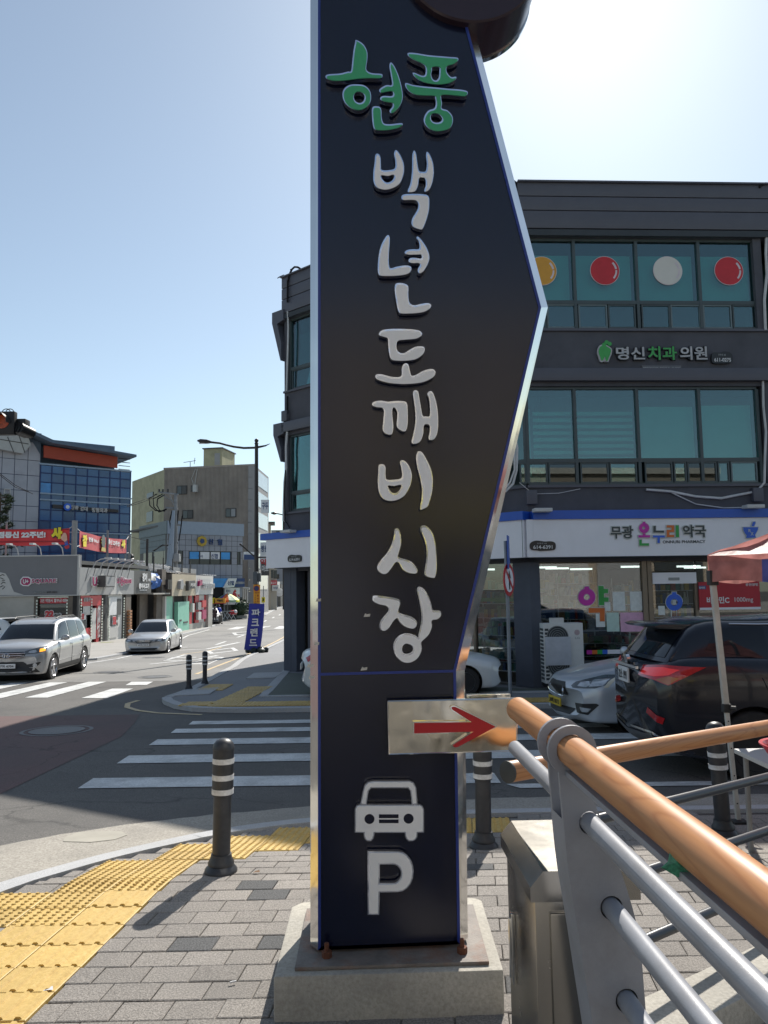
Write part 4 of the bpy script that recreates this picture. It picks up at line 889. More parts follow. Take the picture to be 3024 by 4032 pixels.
def band(F_, xs, zb, zm, zt, subs, recess=.12):
    """ribbon window: tall fixed panes over a row of small sashes. xs: mullion centres; subs: u positions of sash bars"""
    x0, x1 = xs[0], xs[-1]
    fr_ = G(); fr_.box(x0, x1, recess - .05, recess + .05, zb, zb + .05); fr_.box(x0, x1, recess - .05, recess + .05, zt - .06, zt)
    fr_.box(x0, x1, recess - .06, recess + .06, zm - .045, zm + .045)
    fm = mk('window_frame', fr_, M_FRAME, bd, F_, kind='stuff')
    for x in xs:
        g = G(); g.box(x - .035, x + .035, recess - .065, recess + .065, zb + .05, zt - .06); mk('mullion', g, M_FRAME, bd, F_)
    for a, b in zip(xs, xs[1:]):
        g = G(); g.box(a + .035, b - .035, recess - .005, recess + .005, zm + .045, zt - .06); mk('window_pane', g, M_GTEAL, bd, F_)
    for a, b, st in subs:
        fr2 = G(); lm = M_FRAMEL if st == 'L' else M_FRAME
        t = .035; fr2.box(a, b, recess - .045, recess + .0, zb + .05, zb + .05 + t); fr2.box(a, b, recess - .045, recess, zm - .045 - t, zm - .045); fr2.box(a, a + t, recess - .045, recess, zb + .05 + t, zm - .045 - t); fr2.box(b - t, b, recess - .045, recess, zb + .05 + t, zm - .045 - t)
        w_ = mk('sash', fr2, lm, bd, F_)
        g = G(); g.box(a + t, b - t, recess - .02, recess - .012, zb + .05 + t, zm - .045 - t); mk('sash_pane', g, M_GTEAL if st != 'D' else M_GDARK, w_, F_)
M_GDARK = glassm('dark_screen_glass', (.10, .14, .15), refl=.06)
def U(px, py): return PHF.at(px, py)[0]
# second floor (round discs)
xs3 = [.06, U(2262, 1000), U(2508, 1000), U(2754, 1000), U(2992, 1000)]
s3 = [(a, b, s) for a, b, s in ((U(2158, 1240), U(2278, 1240), 'L'), (U(2282, 1240), U(2396, 1240), 'L'), (U(2400, 1240), U(2508, 1240), 'T'), (U(2532, 1240), U(2645, 1240), 'T'), (U(2647, 1240), U(2765, 1240), 'L'), (U(2775, 1240), U(2888, 1240), 'L'), (U(2892, 1240), U(2998, 1240), 'T'))]
s3 = [(.1, s3[0][0] - .02, 'T')] + s3
band(PHF, xs3, Z_W3B, Z_W3M, Z_W3T, s3)
band(PHF, [U(3035, 1000), U(3035, 1000) + 1.5, U(3035, 1000) + 3.0, U(3035, 1000) + 4.5], Z_W3B, Z_W3M, Z_W3T, [])
xs2 = [.06, U(2270, 1700), U(2518, 1700), U(2764, 1700), U(2995, 1700)]
s2 = [(U(2050, 1860), U(2160, 1860), 'T'), (U(2164, 1860), U(2276, 1860), 'D'), (U(2290, 1860), U(2402, 1860), 'D'), (U(2406, 1860), U(2514, 1860), 'T'), (U(2545, 1860), U(2655, 1860), 'D'), (U(2660, 1860), U(2710, 1860), 'T'), (U(2714, 1860), U(2830, 1860), 'D'), (U(2834, 1860), U(2880, 1860), 'T'), (U(2886, 1860), U(2990, 1860), 'L')]
band(PHF, xs2, Z_W2B, Z_W2M, Z_W2T, s2)
band(PHF, [U(3035, 1700), U(3035, 1700) + 1.5, U(3035, 1700) + 3.0, U(3035, 1700) + 4.5], Z_W2B, Z_W2M, Z_W2T, [])
# corner face windows
def V_(px, py): return CHF.at(px, py)[0]
cx = [V_(1137, 1500), V_(1137, 1500) + 2.35, V_(1137, 1500) + 4.7, CHW - .06]
for zb, zm, zt in ((Z_W3B, Z_W3M, Z_W3T), (Z_W2B, Z_W2M, Z_W2T)):
    band(CHF, cx, zb, zm, zt, [(cx[0] + .06, cx[0] + 1.9, 'T'), (cx[0] + 2.4, cx[0] + 3.4, 'D')])
    g = G(); g.box(.0, cx[0] - .03, -.0, .29, zb, zt); mk('wall_pier', g, M_WALLD, bd, CHF)
g = G(); g.box(U(2998, 1500), U(3030, 1500), 0, .3, Z_W2B, Z_W2T); g2 = G(); g2.box(U(2998, 1500), U(3030, 1500), 0, .3, Z_W3B, Z_W3T); mk('wall_pier', g, M_WALLD, bd, PHF); mk('wall_pier', g2, M_WALLD, bd, PHF)
# blinds and boards seen through the glass
def blind(F_, u0, u1, z0, z1, d=.32, mat=None): g = G(); g.box(u0, u1, d, d + .02, z0, z1); mk('roller_blind', g, mat or M_BLIND, bd, F_)
M_BLIND2 = pm('blind_cool', (.50, .62, .64), .8, var=.06)
blind(PHF, xs2[2] + .05, xs2[3] - .05, Z_W2M, zl(1590)); blind(PHF, xs2[3] + .05, xs2[4] - .05, Z_W2M, zl(1585))
for a, b in ((U(2112, 1700), xs2[1] - .03), (xs2[1] + .06, xs2[2] - .04)):
    z = Z_W2M + .03
    while z < zl(1600):
        g = G(); g.box(a, b, .30, .315, z, z + .085); mk('blind_slat', g, M_BLIND, bd, PHF); z += .155
for k in range(4): blind(PHF, xs3[k] + .05, xs3[k + 1] - .05, Z_W3M, zl(985), .34, M_BLIND2)
blind(PHF, .1, U(2108, 1700), Z_W2M - .3, zl(1590), .5, M_BLIND2)
blind(CHF, cx[0] + .1, cx[3] - .1, Z_W3M, Z_W3T - .45, .34, M_BLIND2); blind(CHF, cx[0] + .1, cx[0] + 1.6, Z_W2B + .1, Z_W2B + 1.0, .9, M_BLIND2)
# round stickers
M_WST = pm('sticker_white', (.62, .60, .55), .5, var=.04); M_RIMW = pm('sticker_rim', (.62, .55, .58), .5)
stick = {'gold': pm('sticker_gold', (.62, .30, .03), .5, var=.12), 'red': pm('sticker_red', (.52, .02, .03), .5, var=.12), 'white': M_WST}
def sticker(F_, px, py, kind, r=.345):
    u, z = F_.at(px, py); g = G(); g.cyl((u, .098, z), (u, .112, z), r + .012, n=40); a = mk('round_sticker', g, M_RIMW, bd, F_)
    g = G(); g.cyl((u, .094, z), (u, .0975, z), r, n=40); mk('sticker_disc', g, stick[kind], a, F_)
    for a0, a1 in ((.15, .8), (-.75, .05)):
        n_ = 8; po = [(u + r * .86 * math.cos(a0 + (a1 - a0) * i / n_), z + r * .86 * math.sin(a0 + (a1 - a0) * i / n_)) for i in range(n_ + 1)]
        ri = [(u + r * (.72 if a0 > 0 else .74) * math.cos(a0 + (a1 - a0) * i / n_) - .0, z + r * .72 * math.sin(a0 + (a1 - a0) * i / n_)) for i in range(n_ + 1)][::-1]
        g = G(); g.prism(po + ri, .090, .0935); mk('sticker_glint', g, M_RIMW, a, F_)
sticker(PHF, 2138, 1060, 'gold'); sticker(PHF, 2387, 1059, 'red'); sticker(PHF, 2636, 1059, 'white'); sticker(PHF, 2878, 1060, 'red')
sticker(CHF, 1258, 1335, 'gold', .42)
# fascia
for F_, W in ((PHF, FW_), (CHF, CHW)):
    e0 = -.35 if F_ is CHF else .003
    g = G(); g.box(e0, W if F_ is PHF else W + .12, -.42, -.001, Z_SB, Z_ST - .002); mk('fascia', g, M_SIGNW, bd, F_)
    g = G(); g.box(e0 - (.22 if F_ is CHF else 0), W if F_ is PHF else W + .14, -.47, .0, Z_ST, Z_BT); mk('fascia_blue_edge', g, M_SIGNB, bd, F_)
    g = G(); g.box(0, W, -.41, .3, Z_SB - .02, Z_SB - .003); mk('fascia_soffit', g, M_INT, bd, F_)
g = G(); g.box(-.14, .0, -.425, .0, Z_SB, Z_ST); mk('fascia_corner', g, M_SIGNW, bd, PHF)
g = G(); u = U(2040, 2120); g.box(u - .006, u + .006, -.4215, -.42, Z_SB, Z_ST); mk('fascia_joint', g, M_FRAME, bd, PHF)
FR_ = -.422
M_BLK = pm('letter_dark', (.03, .045, .05), .4); M_MAG = pm('letter_magenta', (.52, .02, .36), .4); M_GRN = pm('letter_green2', (.02, .33, .06), .4); M_ORG = pm('letter_orange', (.62, .14, .02), .4); M_BLU = pm('letter_blue', (.02, .12, .62), .4); M_LRIM = pm('letter_rim', (.52, .55, .53), .4)
def ft(s, a, b, mat, F_=PHF, d=FR_, ext=.03, bold=.02, rim=True, name='letter'):
    """letters between picture points a (top left) and b (bottom right) on the fascia"""
    u0, z1 = F_.at(a[0], a[1], d); u1, z0 = F_.at(b[0], b[1], d)
    if rim: text('letter_backing', s, u0 - .02, u1 + .02, z0 - .02, z1 + .02, M_LRIM, bd, F_, d, ext - .006, bold + .03)
    return text(name, s, u0, u1, z0, z1, mat, bd, F_, d - (ext if rim else 0) + .004, .008, bold)
ft('무광', (2402, 2072), (2492, 2120), M_BLK); ft('약국', (2686, 2068), (2778, 2115), M_BLK)
# the coloured syllables, stroke by stroke
def fp(pts, mat, holes=()):
    def mp(q): return [PHF.at(2320 + x * .4244, 2000 + y * .4244, FR_) for x, y in q]
    shape('letter_backing', [mp(pts)], [mp(h) for h in holes], FR_, .028, M_LRIM, bd, PHF, grow=.014)
    shape('letter', [mp(pts)], [mp(h) for h in holes], FR_ - .0285, .008, mat, bd, PHF)
def ring_(cx_, cy_, r, n=22): return [(cx_ + r * math.cos(2 * math.pi * i / n), cy_ + r * math.sin(2 * math.pi * i / n)) for i in range(n)]
def circ_tab(cx_, cy_, r): return [(cx_ - 12, cy_ - r - 10), (cx_ + 12, cy_ - r - 10), (cx_ + 12, cy_ - r + 6)] + [(cx_ + r * math.sin(a), cy_ - r * math.cos(a)) for a in [.3 + i * (2 * math.pi - .6) / 20 for i in range(21)]] + [(cx_ - 12, cy_ - r + 6)]
fp(circ_tab(504, 187, 47), M_MAG, [ring_(500, 187, 14)]); fp([(492, 238), (516, 238), (516, 254), (559, 254), (559, 275), (452, 275), (452, 254), (492, 254)], M_MAG)
fp([(460, 295), (482, 295), (482, 330), (548, 330), (548, 351), (460, 351)], M_GRN)
fp([(590, 168), (612, 168), (612, 212), (688, 212), (688, 229), (590, 229)], M_BLK); fp([(586, 256), (695, 256), (695, 276), (650, 276), (650, 326), (628, 326), (628, 276), (586, 276)], M_BLU)
fp([(714, 162), (782, 162), (782, 225), (738, 225), (738, 251), (782, 251), (782, 272), (714, 272), (714, 204), (758, 204), (758, 183), (714, 183)], M_ORG)
fp([(796, 162), (824, 162), (828, 272), (800, 272)], M_GRN)
ft('ONNURI PHARMACY', (2609, 2128), (2778, 2138), M_BLK, rim=False, bold=.02)
# mortar and pestle
fp([(1422, 180), (1560, 180), (1556, 205), (1540, 235), (1530, 250), (1538, 275), (1450, 280), (1455, 255), (1438, 235), (1424, 205)], M_BLU); fp([(1500, 170), (1510, 135), (1520, 128), (1533, 128), (1536, 140), (1522, 172)], M_BLU)
text('letter', 'R', *[PHF.at(2320 + x * .4244, 2000 + 225 * .4244, FR_)[0] for x in (1470, 1494)], PHF.at(2945, 2000 + 226 * .4244, FR_)[1], PHF.at(2945, 2000 + 198 * .4244, FR_)[1], M_LRIM, bd, PHF, FR_ - .037, .003, .02)
text('letter', 'X', *[PHF.at(2320 + x * .4244, 2000 + 225 * .4244, FR_)[0] for x in (1488, 1516)], PHF.at(2945, 2000 + 256 * .4244, FR_)[1], PHF.at(2945, 2000 + 226 * .4244, FR_)[1], M_LRIM, bd, PHF, FR_ - .037, .003, .02)
# black phone plates
def plate(F_, px, py, wpx, hpx, s1, s2, mat=None, name='phone_plate'):
    u, z = F_.at(px, py, FR_); u2, z2 = F_.at(px + wpx / 2, py - hpx / 2, FR_); a = u2 - u; b = z2 - z
    q = [(u + a * x, z + b * y) for x, y in ((-1, .1), (-.97, -.5), (-.8, -.8), (-.45, -.86), (-.2, -1), (.3, -.95), (.6, -.9), (.9, -.8), (1, -.3), (.98, .4), (.8, .75), (.5, .85), (.2, .8), (-.1, .9), (-.5, 1), (-.8, .8), (-.95, .5))]
    o = shape(name, [catmull(q, 3)], [], FR_, .03, M_BLKP, bd, F_)
    text('plate_number', s2, u - a * .74, u + a * .74, z - b * .62, z + b * .1, M_LW2, o, F_, FR_ - .032, .003, .015)
    text('plate_caption', s1, u - a * .45, u + a * .3, z + b * .3, z + b * .6, M_GREY2, o, F_, FR_ - .032, .003, .01)
M_BLKP = pm('plate_black', (.012, .012, .014), .35); M_LW2 = pm('plate_white', (.7, .7, .7), .5); M_GREY2 = pm('plate_grey', (.3, .32, .32), .5)
plate(PHF, 2136, 2149, 100, 42, '현풍로 48', '614-6391'); plate(CHF, 1162, 2199, 54, 34, '현풍로 48', '614-6391')
# dental clinic sign between the floors
def mt_(s, a, b, mat, ext=.05, bold=.02, rim=True):
    u0, z1 = PHF.at(*a); u1, z0 = PHF.at(*b)
    if rim: text('letter_backing', s, u0 - .015, u1 + .015, z0 - .015, z1 + .015, M_BLKP, bd, PHF, -.03, ext, bold + .035)
    text('letter', s, u0, u1, z0, z1, mat, bd, PHF, -.03 - ext + .002, .008, bold)
M_LW3 = pm('clinic_letter', (.42, .42, .43), .5); M_LG3 = pm('clinic_green', (.05, .36, .08), .5)
mt_('명신', (2420, 1370), (2535, 1420), M_LW3); mt_('치과', (2545, 1368), (2660, 1421), M_LG3); mt_('의원', (2670, 1368), (2780, 1421), M_LW3)
tooth = [(2352, 1380), (2360, 1366), (2378, 1364), (2390, 1370), (2402, 1380), (2400, 1398), (2394, 1412), (2388, 1427), (2379, 1424), (2377, 1412), (2371, 1424), (2362, 1425), (2356, 1408), (2351, 1395)]
shape('tooth_logo', [catmull([PHF.at(*p) for p in tooth], 3)], [], -.03, .05, M_LW3, bd, PHF, grow=.02); shape('tooth_logo_face', [catmull([PHF.at(*p) for p in tooth], 3)], [], -.082, .01, M_LG3, bd, PHF, grow=-.012)
for a, b in ((2374, 1362), (2384, 1352), (2396, 1358)): u, z = PHF.at(a, b); g = G(); g.cyl((u, -.03, z), (u, -.085, z), .05, n=10); mk('tooth_leaf', g, M_LG3, bd, PHF)
u, z = PHF.at(2838, 1412); q = [(u - .26, z), (u - .22, z + .12), (u - .05, z + .12), (u + .05, z + .15), (u + .2, z + .12), (u + .25, z), (u + .2, z - .12), (u - .1, z - .14), (u - .24, z - .12)]
o = shape('phone_plate', [catmull(q, 3)], [], -.02, .06, M_BLKP, bd, PHF); text('plate_number', '611-0275', u - .20, u + .2, z - .10, z - .01, M_LW2, o, PHF, -.083, .004, .015); text('plate_caption', '현풍로 48', u - .1, u + .08, z + .04, z + .09, M_GREY2, o, PHF, -.083, .004)
u0, z1 = PHF.at(2526, 1441); u1, z0 = PHF.at(2680, 1460); g = G(); g.box(u0, u1, -.04, -.002, z0, z1); o = mk('clinic_name_strip', g, pm('strip_grey', (.12, .125, .14), .5), bd, PHF); text('strip_letters', 'MYEONGSIN DENTAL CLINIC', u0 + .02, u1 - .02, z0 + .03, z1 - .04, M_LW3, o, PHF, -.042, .003)
# pipes, cables, lamps
def cable(pts, F_, r, mat, name, d=-.05, parent=bd):
    g = G(); P_ = []
    for p in pts: u, z = F_.at(p[0], p[1], p[2] if len(p) > 2 else d); P_.append((u, p[2] if len(p) > 2 else d, z))
    g.tube(P_, r, 6); mk(name, g, mat, parent, F_)
cable([(3018, 930), (3016, 1000), (3020, 1080), (3010, 1180), (3014, 1300)], PHF, .035, M_PIPE, 'white_conduit'); cable([(3004, 1498), (3006, 1600), (3016, 1700), (3012, 1800), (3010, 1900), (2980, 1935), (2900, 1950), (2840, 1962), (2740, 1955), (2640, 1935), (2545, 1928)], PHF, .03, M_PIPE, 'white_conduit')
cable([(2020, 1680), (2036, 1760), (2034, 1850), (2020, 1905), (1990, 1935)], PHF, .03, M_PIPE, 'white_conduit', -.2); cable([(2012, 1690), (2026, 1770), (2026, 1850), (2008, 1900), (1984, 1930)], PHF, .02, M_PIPE, 'white_conduit', -.22)
cable([(2645, 1940), (2740, 1985), (2850, 2000), (2960, 1998)], PHF, .014, M_PIPE, 'thin_cable'); cable([(2045, 1900), (2100, 1945), (2200, 1942), (2285, 1925)], PHF, .008, M_PIPE, 'thin_cable')
cable([(1133, 1105), (1132, 1190)], CHF, .03, M_CABLE, 'drain_pipe', -.14); cable([(1133, 1225), (1135, 1290), (1133, 1380), (1131, 1440), (1128, 1540)], CHF, .028, M_PIPE, 'grey_conduit', -.08); cable([(1132, 1560), (1132, 1630)], CHF, .03, M_CABLE, 'drain_pipe', -.08)
cable([(1131, 1700), (1126, 1760), (1127, 1840), (1120, 1900), (1117, 2000), (1116, 2050), (1121, 2050)], CHF, .035, M_PIPE, 'grey_conduit', -.1); cable([(1124, 1850), (1120, 1950), (1122, 2052)], CHF, .02, M_CABLE, 'black_cable', -.12)
cable([(1122, 2052), (1130, 2060), (1140, 2078)], CHF, .015, M_CABLE, 'black_cable', -.05); cable([(1118, 1082), (1100, 1090), (1092, 1096), (1098, 1093), (1118, 1086)], CHF, .012, M_CABLE, 'black_cable', -.1); cable([(1142, 1075), (1150, 1060), (1160, 1051), (1172, 1052), (1182, 1058)], CHF, .03, M_CABLE, 'black_cable', -.1); cable([(1146, 1060), (1146, 1068), (1140, 1080), (1133, 1110)], CHF, .03, M_CABLE, 'black_cable', -.12)
cable([(2990, 738), (3000, 728), (3014, 722), (3040, 724)], PHF, .03, M_CABLE, 'black_cable', -.12)
for (px, py) in ((1131, 1640), (2090, 1960), (2975, 1950)):
    F_ = CHF if px < 1500 else PHF; u, z = F_.at(px, py); g = G(); g.box(u - .12, u + .12, -.14, -.002, z - .16, z + .16); mk('junction_box', g, M_WALLM, bd, F_, bevel=.01)
for F_, px, py in ((PHF, 2132, 2012), (PHF, 2960, 1998), (CHF, 1142, 2094), (CHF, 1800, 2040)):
    u, z = F_.at(px, py, -.55); g = G(); g.box(u - .2, u + .2, -.75, -.48, z - .03, z + .05); g.box(u - .02, u + .02, -.5, -.0, z - .02, z + .02); mk('sign_lamp', g, M_PIPE, bd, F_, bevel=.015)
# brackets at the street-side corner
for zt, hh, w_ in ((Z_F1 + .12, 1.25, .42), (Z_LED + .25, .85, .36)):
    g = G(); g.prism([(.1, zt), (-w_, zt), (-w_, zt - .34), (-.03, zt - .34 - hh), (.0, zt - .34 - hh), (.0, zt - .34 - hh * .55), (-w_ * .45, zt - .40), (.1, zt - .34)], -.14, .3); mk('corner_bracket', g, M_WALLM, bd, CHF)
# ground floor: piers, shop glass, door
g = G(); g.box(.0, U(2130, 2400), 0, .35, zg, Z_SB - .02); mk('pier', g, pm('blue_grey_render', (.075, .085, .11), .75, var=.15, vs=2, bump=.1), bd, PHF)
M_BG = MATS['blue_grey_render']
g = G(); g.box(V_(1127, 2400) - .05, V_(1150, 2400), -.05, .3, zg - .3, Z_SB - .02); mk('pier', g, M_BG, bd, CHF)
g = G(); g.box(V_(1150, 2400) + .01, V_(1172, 2400), -.05, .3, zg - .3, Z_SB - .02); mk('pier', g, M_BG, bd, CHF)
g = G(); g.box(CHW - .45, CHW, 0, .3, zg, Z_SB - .02); mk('pier', g, M_BG, bd, CHF)
g = G(); g.box(U(2130, 2400), U(2590, 2400), .05, .3, zg, zl(2600)); mk('bulkhead', g, pm('shop_bulkhead', (.06, .065, .07), .6), bd, PHF)
GS = .12
def pane(u0, u1, z0, z1, F_=PHF, d=GS, mat=None, nm='shop_window'):
    g = G(); g.box(u0, u1, d, d + .012, z0, z1); mk(nm, g, mat or M_GCLEAR, bd, F_)
def fbox(u0, u1, z0, z1, d0=.06, d1=.18, F_=PHF, mat=None, nm='shop_frame'):
    g = G(); g.box(u0, u1, d0, d1, z0, z1); mk(nm, g, mat or M_BROWNF, bd, F_)
zt_ = Z_SB - .08
pane(U(2125, 2300), U(2555, 2300), zl(2600), zt_); fbox(U(2122, 2200), U(2530, 2200), zt_, Z_SB - .003)
g = G(); g.box(U(2534, 2300), U(2552, 2300), .05, .2, zg, zt_); mk('shop_frame', g, M_BROWNF, bd, PHF); fbox(U(2556, 2300), U(2573, 2300), zg, zt_); fbox(U(2577, 2200), U(3060, 2200), zt_ - .02, Z_SB - .003)
pane(U(2573, 2300), U(2745, 2300), zl(2250), zt_ - .02); fbox(U(2573, 2300), U(2745, 2300), zl(2300), zl(2256), .02, .3, mat=M_SIGNW, nm='door_operator_box'); 
pane(U(2578, 2300), U(2740, 2300), zg, zl(2302), nm='door_pane'); fbox(U(2740, 2300), U(2752, 2300), zg, zl(2290)); pane(U(2752, 2300), U(3060, 2300), zg, zt_)
u0, z0 = PHF.at(2634, 2285, .0); fbox(u0, PHF.at(2676, 2285)[0], zl(2287), zl(2276), -.0, .02, mat=M_GREY2, nm='operator_label')
pane(V_(1500, 2300), CHW - .5, zl(2640), zt_, CHF); 
for u in (V_(1500, 2300), CHW - 1.6, CHW - 2.9): fbox(u - .03, u + .03, zg, zt_, F_=CHF)
pane(V_(1180, 2400), V_(1500, 2300), zg, zt_, CHF, .5, M_GDARK); 
for px in (1192, 1200, 1212): u = V_(px, 2400); fbox(u, u + .1, zg, zt_, .2, .4, CHF, M_WALLM, 'folding_door_leaf')
# interior
M_IFLOOR = pm('shop_floor', (.14, .13, .12), .5); M_IWALL = pm('shop_back_wall', (.16, .14, .12), .8, var=.1); M_CEIL = pm('shop_ceiling', (.12, .12, .12), .8)
M_TUBE = pm('fluorescent_tube', (.9, .95, .9), .5, emit=(.9, 1, .92, 2.2))
g = G(); prismw(g, [PHF.w((FW_ - .4, .2, 0)), PHF.w((.2, .2, 0)), CHF.w((.5, .4, 0)), C_ + Vector((1.5, 5, 0)), PHF.w((FW_ - .4, 8, 0))], zg, zg + .04); mk('shop_floor', g, M_IFLOOR, bd)
g = G(); g.box(.4, FW_, 5.2, 5.3, zg, Z_SB - .05); mk('shop_back_wall', g, M_IWALL, bd, PHF)
g = G(); prismw(g, [PHF.w((FW_ - .4, .32, 0)), PHF.w((.2, .35, 0)), CHF.w((.5, .5, 0)), C_ + Vector((1.5, 5, 0)), PHF.w((FW_ - .4, 5, 0))], Z_SB - .16, Z_SB - .12); mk('shop_ceiling', g, M_CEIL, bd)
for a, b, c in ((.35, 1.2, .6), (1.0, 2.4, .6), (2.7, 1.6, .6), (4.3, 2.0, .6), (6.0, 1.8, .6), (-.9, 2.6, .6), (2.0, 3.6, .6), (5.2, 3.6, .6)):
    g = G(); g.box(a, a + c, b, b + .07, Z_SB - .21, Z_SB - .165); mk('ceiling_tube', g, M_TUBE, bd, PHF)
prod = [pm('goods_%s' % k, c, .5, var=.15, vs=20) for k, c in (('white', (.6, .6, .58)), ('blue', (.05, .12, .35)), ('green', (.10, .32, .12)), ('red', (.45, .05, .05)), ('yellow', (.6, .42, .06)), ('teal', (.10, .35, .38)), ('dark', (.05, .05, .06)), ('tan', (.4, .28, .16)))]
def shelf(F_, u0, u1, d, rows, z0, dz, rs, label):
    rgx = random.Random(rs); t = thing('shop_shelf', label, 'shelf', F_.w(((u0 + u1) / 2, d, z0)))
    for r in range(rows):
        g = G(); g.box(u0, u1, d, d + .35, z0 + r * dz - .02, z0 + r * dz); mk('shelf_board', g, M_SIGNW, t, F_)
        gg = G(); u = u0 + .02
        while u < u1 - .1:
            w_ = rgx.uniform(.05, .16); h = rgx.uniform(.12, dz - .05); gg.box(u, u + w_, d + rgx.uniform(.0, .06), d + .3, z0 + r * dz, z0 + r * dz + h, rgx.randrange(8)); u += w_ + rgx.uniform(.003, .02)
        mk('goods', gg, prod, t, F_, kind='stuff')
    for u in (u0, (u0 + u1) / 2, u1): g = G(); g.box(u - .012, u + .012, d + .34, d + .36, z0 - .3, z0 + rows * dz); mk('shelf_post', g, M_SIGNW, t, F_)
shelf(PHF, U(2300, 2500), U(2520, 2500), .9, 4, zg + .3, .30, 1, 'display shelf of dark and yellow packets behind the pharmacy window')
shelf(PHF, U(2130, 2400), U(2330, 2400), 3.6, 6, zg + .3, .36, 2, 'tall shelf of goods deep inside the pharmacy, behind the air conditioner')
shelf(PHF, U(2360, 2400), U(2600, 2400), 4.4, 7, zg + .3, .34, 3, 'tall wall shelf of medicine boxes at the back of the pharmacy')
shelf(PHF, U(2640, 2400), U(3000, 2400), 3.5, 6, zg + .3, .36, 4, 'shelf of medicine boxes seen through the pharmacy door')
shelf(CHF, CHW - 3.2, CHW - .6, .7, 4, zg + .25, .28, 5, 'white display shelf in the corner window left of the round road sign')
shelf(CHF, CHW - 3.0, CHW - .7, 2.2, 6, zg + .3, .38, 6, 'tall blue-toned shelf behind the corner window display')
g = G(); g.box(CHW - 3.2, CHW - .6, .66, 1.1, zl(2365) - .0, zl(2350)); mk('counter_top', g, pm('green_counter', (.18, .5, .12), .5), bd, CHF)
# window lettering
def st(pts, mat, nm='window_letter', d=GS - .006, sc=None):
    def mp(q): return [PHF.at(1850 + x * .5124, 2150 + y * .5124, d) for x, y in q]
    shape('window_letter_edge', [mp(pts)], [], d, .003, M_LRIM, bd, PHF, grow=.014); shape(nm, [mp(pts)], [], d - .0035, .003, mat, bd, PHF)
def st2(cx_, cy_, r, ri, mat, tabw=14):
    n_ = 26; o_ = [(cx_ - tabw, cy_ - r - 14), (cx_ + tabw, cy_ - r - 14), (cx_ + tabw, cy_ - r + 6)] + [(cx_ + r * math.sin(a), cy_ - r * math.cos(a)) for a in [.25 + i * (2 * math.pi - .5) / n_ for i in range(n_ + 1)]] + [(cx_ - tabw, cy_ - r + 6)]
    def mp(q): return [PHF.at(1850 + x * .5124, 2150 + y * .5124, GS - .006) for x, y in q]
    h = ring_(cx_, cy_, ri); shape('window_letter_edge', [mp(o_)], [mp(h)], GS - .006, .003, M_LRIM, bd, PHF, grow=.014); shape('window_letter', [mp(o_)], [mp(h)], GS - .0095, .003, mat, bd, PHF)
st2(898, 392, 66, 24, M_MAG, 18); st([(986, 307), (1026, 307), (1028, 330), (1062, 330), (1062, 362), (1030, 362), (1030, 395), (1065, 395), (1065, 428), (1032, 428), (1032, 455), (992, 455)], M_GRN)
st([(912, 476), (1036, 476), (1036, 578), (1000, 578), (998, 512), (912, 515)], M_ORG)
st2(1570, 432, 64, 26, M_BLU, 16)
for x0, y0, x1, y1, c in ((1095, 352, 1196, 498, 0), (1228, 350, 1326, 496, 0), (1032, 430, 1082, 498, 0), (966, 520, 1040, 622, 0), (1048, 512, 1150, 656, 1), (1154, 512, 1356, 656, 2), (1446, 460, 1500, 530, 0)):
    a = PHF.at(1850 + x0 * .5124, 2150 + y0 * .5124, GS); b = PHF.at(1850 + x1 * .5124, 2150 + y1 * .5124, GS)
    g = G(); g.box(a[0], b[0], GS - .004, GS - .001, b[1], a[1]); mk('notice_sheet', g, [pm('notice_white', (.70, .74, .72), .8, var=.12, vs=12), pm('notice_green', (.5, .66, .6), .8, var=.1, vs=10), pm('notice_pink', (.68, .40, .56), .8, var=.15, vs=9)][c], bd, PHF)
a = PHF.at(2310, 2560, GS); b = PHF.at(2478, 2568, GS); cols = [M_MAG, M_ORG, M_GRN, M_BLU, M_SIGNW]
for k in range(5): g = G(); g.box(a[0] + (.12 * k), a[0] + (.12 * (k + 1) if k < 4 else 1.5), GS - .004, GS - .001, b[1] - .03, a[1]); mk('stripe_sticker', g, cols[k], bd, PHF)
# red vitamin poster right of the door
M_PRED = pm('poster_red', (.45, .02, .035), .5, var=.08)
a = PHF.at(2750, 2292, -.0); b = PHF.at(2996, 2398, 0)
po = thing('vitamin_poster', 'red vitamin poster with white lettering beside the pharmacy door', 'poster', PHF.w((a[0], 0, b[1])))
g = G(); g.box(a[0], b[0], .0, .03, b[1], a[1]); mk('poster_board', g, M_PRED, po, PHF); g = G(); g.box(a[0], b[0], -.004, -.0, b[1], b[1] + .05); mk('white_strip', g, M_SIGNW, po, PHF)
def pt_(s, A, B, bold=.02, m=None): u0, z1 = PHF.at(*A); u1, z0 = PHF.at(*B); text('poster_letters', s, u0, u1, z0, z1, m or M_LW2, po, PHF, -.002, .003, bold)
pt_('비타민C', (2782, 2350), (2872, 2376), .03); pt_('1000mg', (2892, 2352), (2966, 2374), 0); pt_('유한양행', (2935, 2297), (2985, 2307)); pt_('올바른', (2752, 2310), (2776, 2318))
u0, z1 = PHF.at(2750, 2293); u1, z0 = PHF.at(2780, 2320); g = G(); g.box(u0, u1, -.004, -.001, z0, (z0 + z1) / 2); mk('poster_patch', g, pm('patch_blue', (.05, .08, .25), .5), po, PHF)
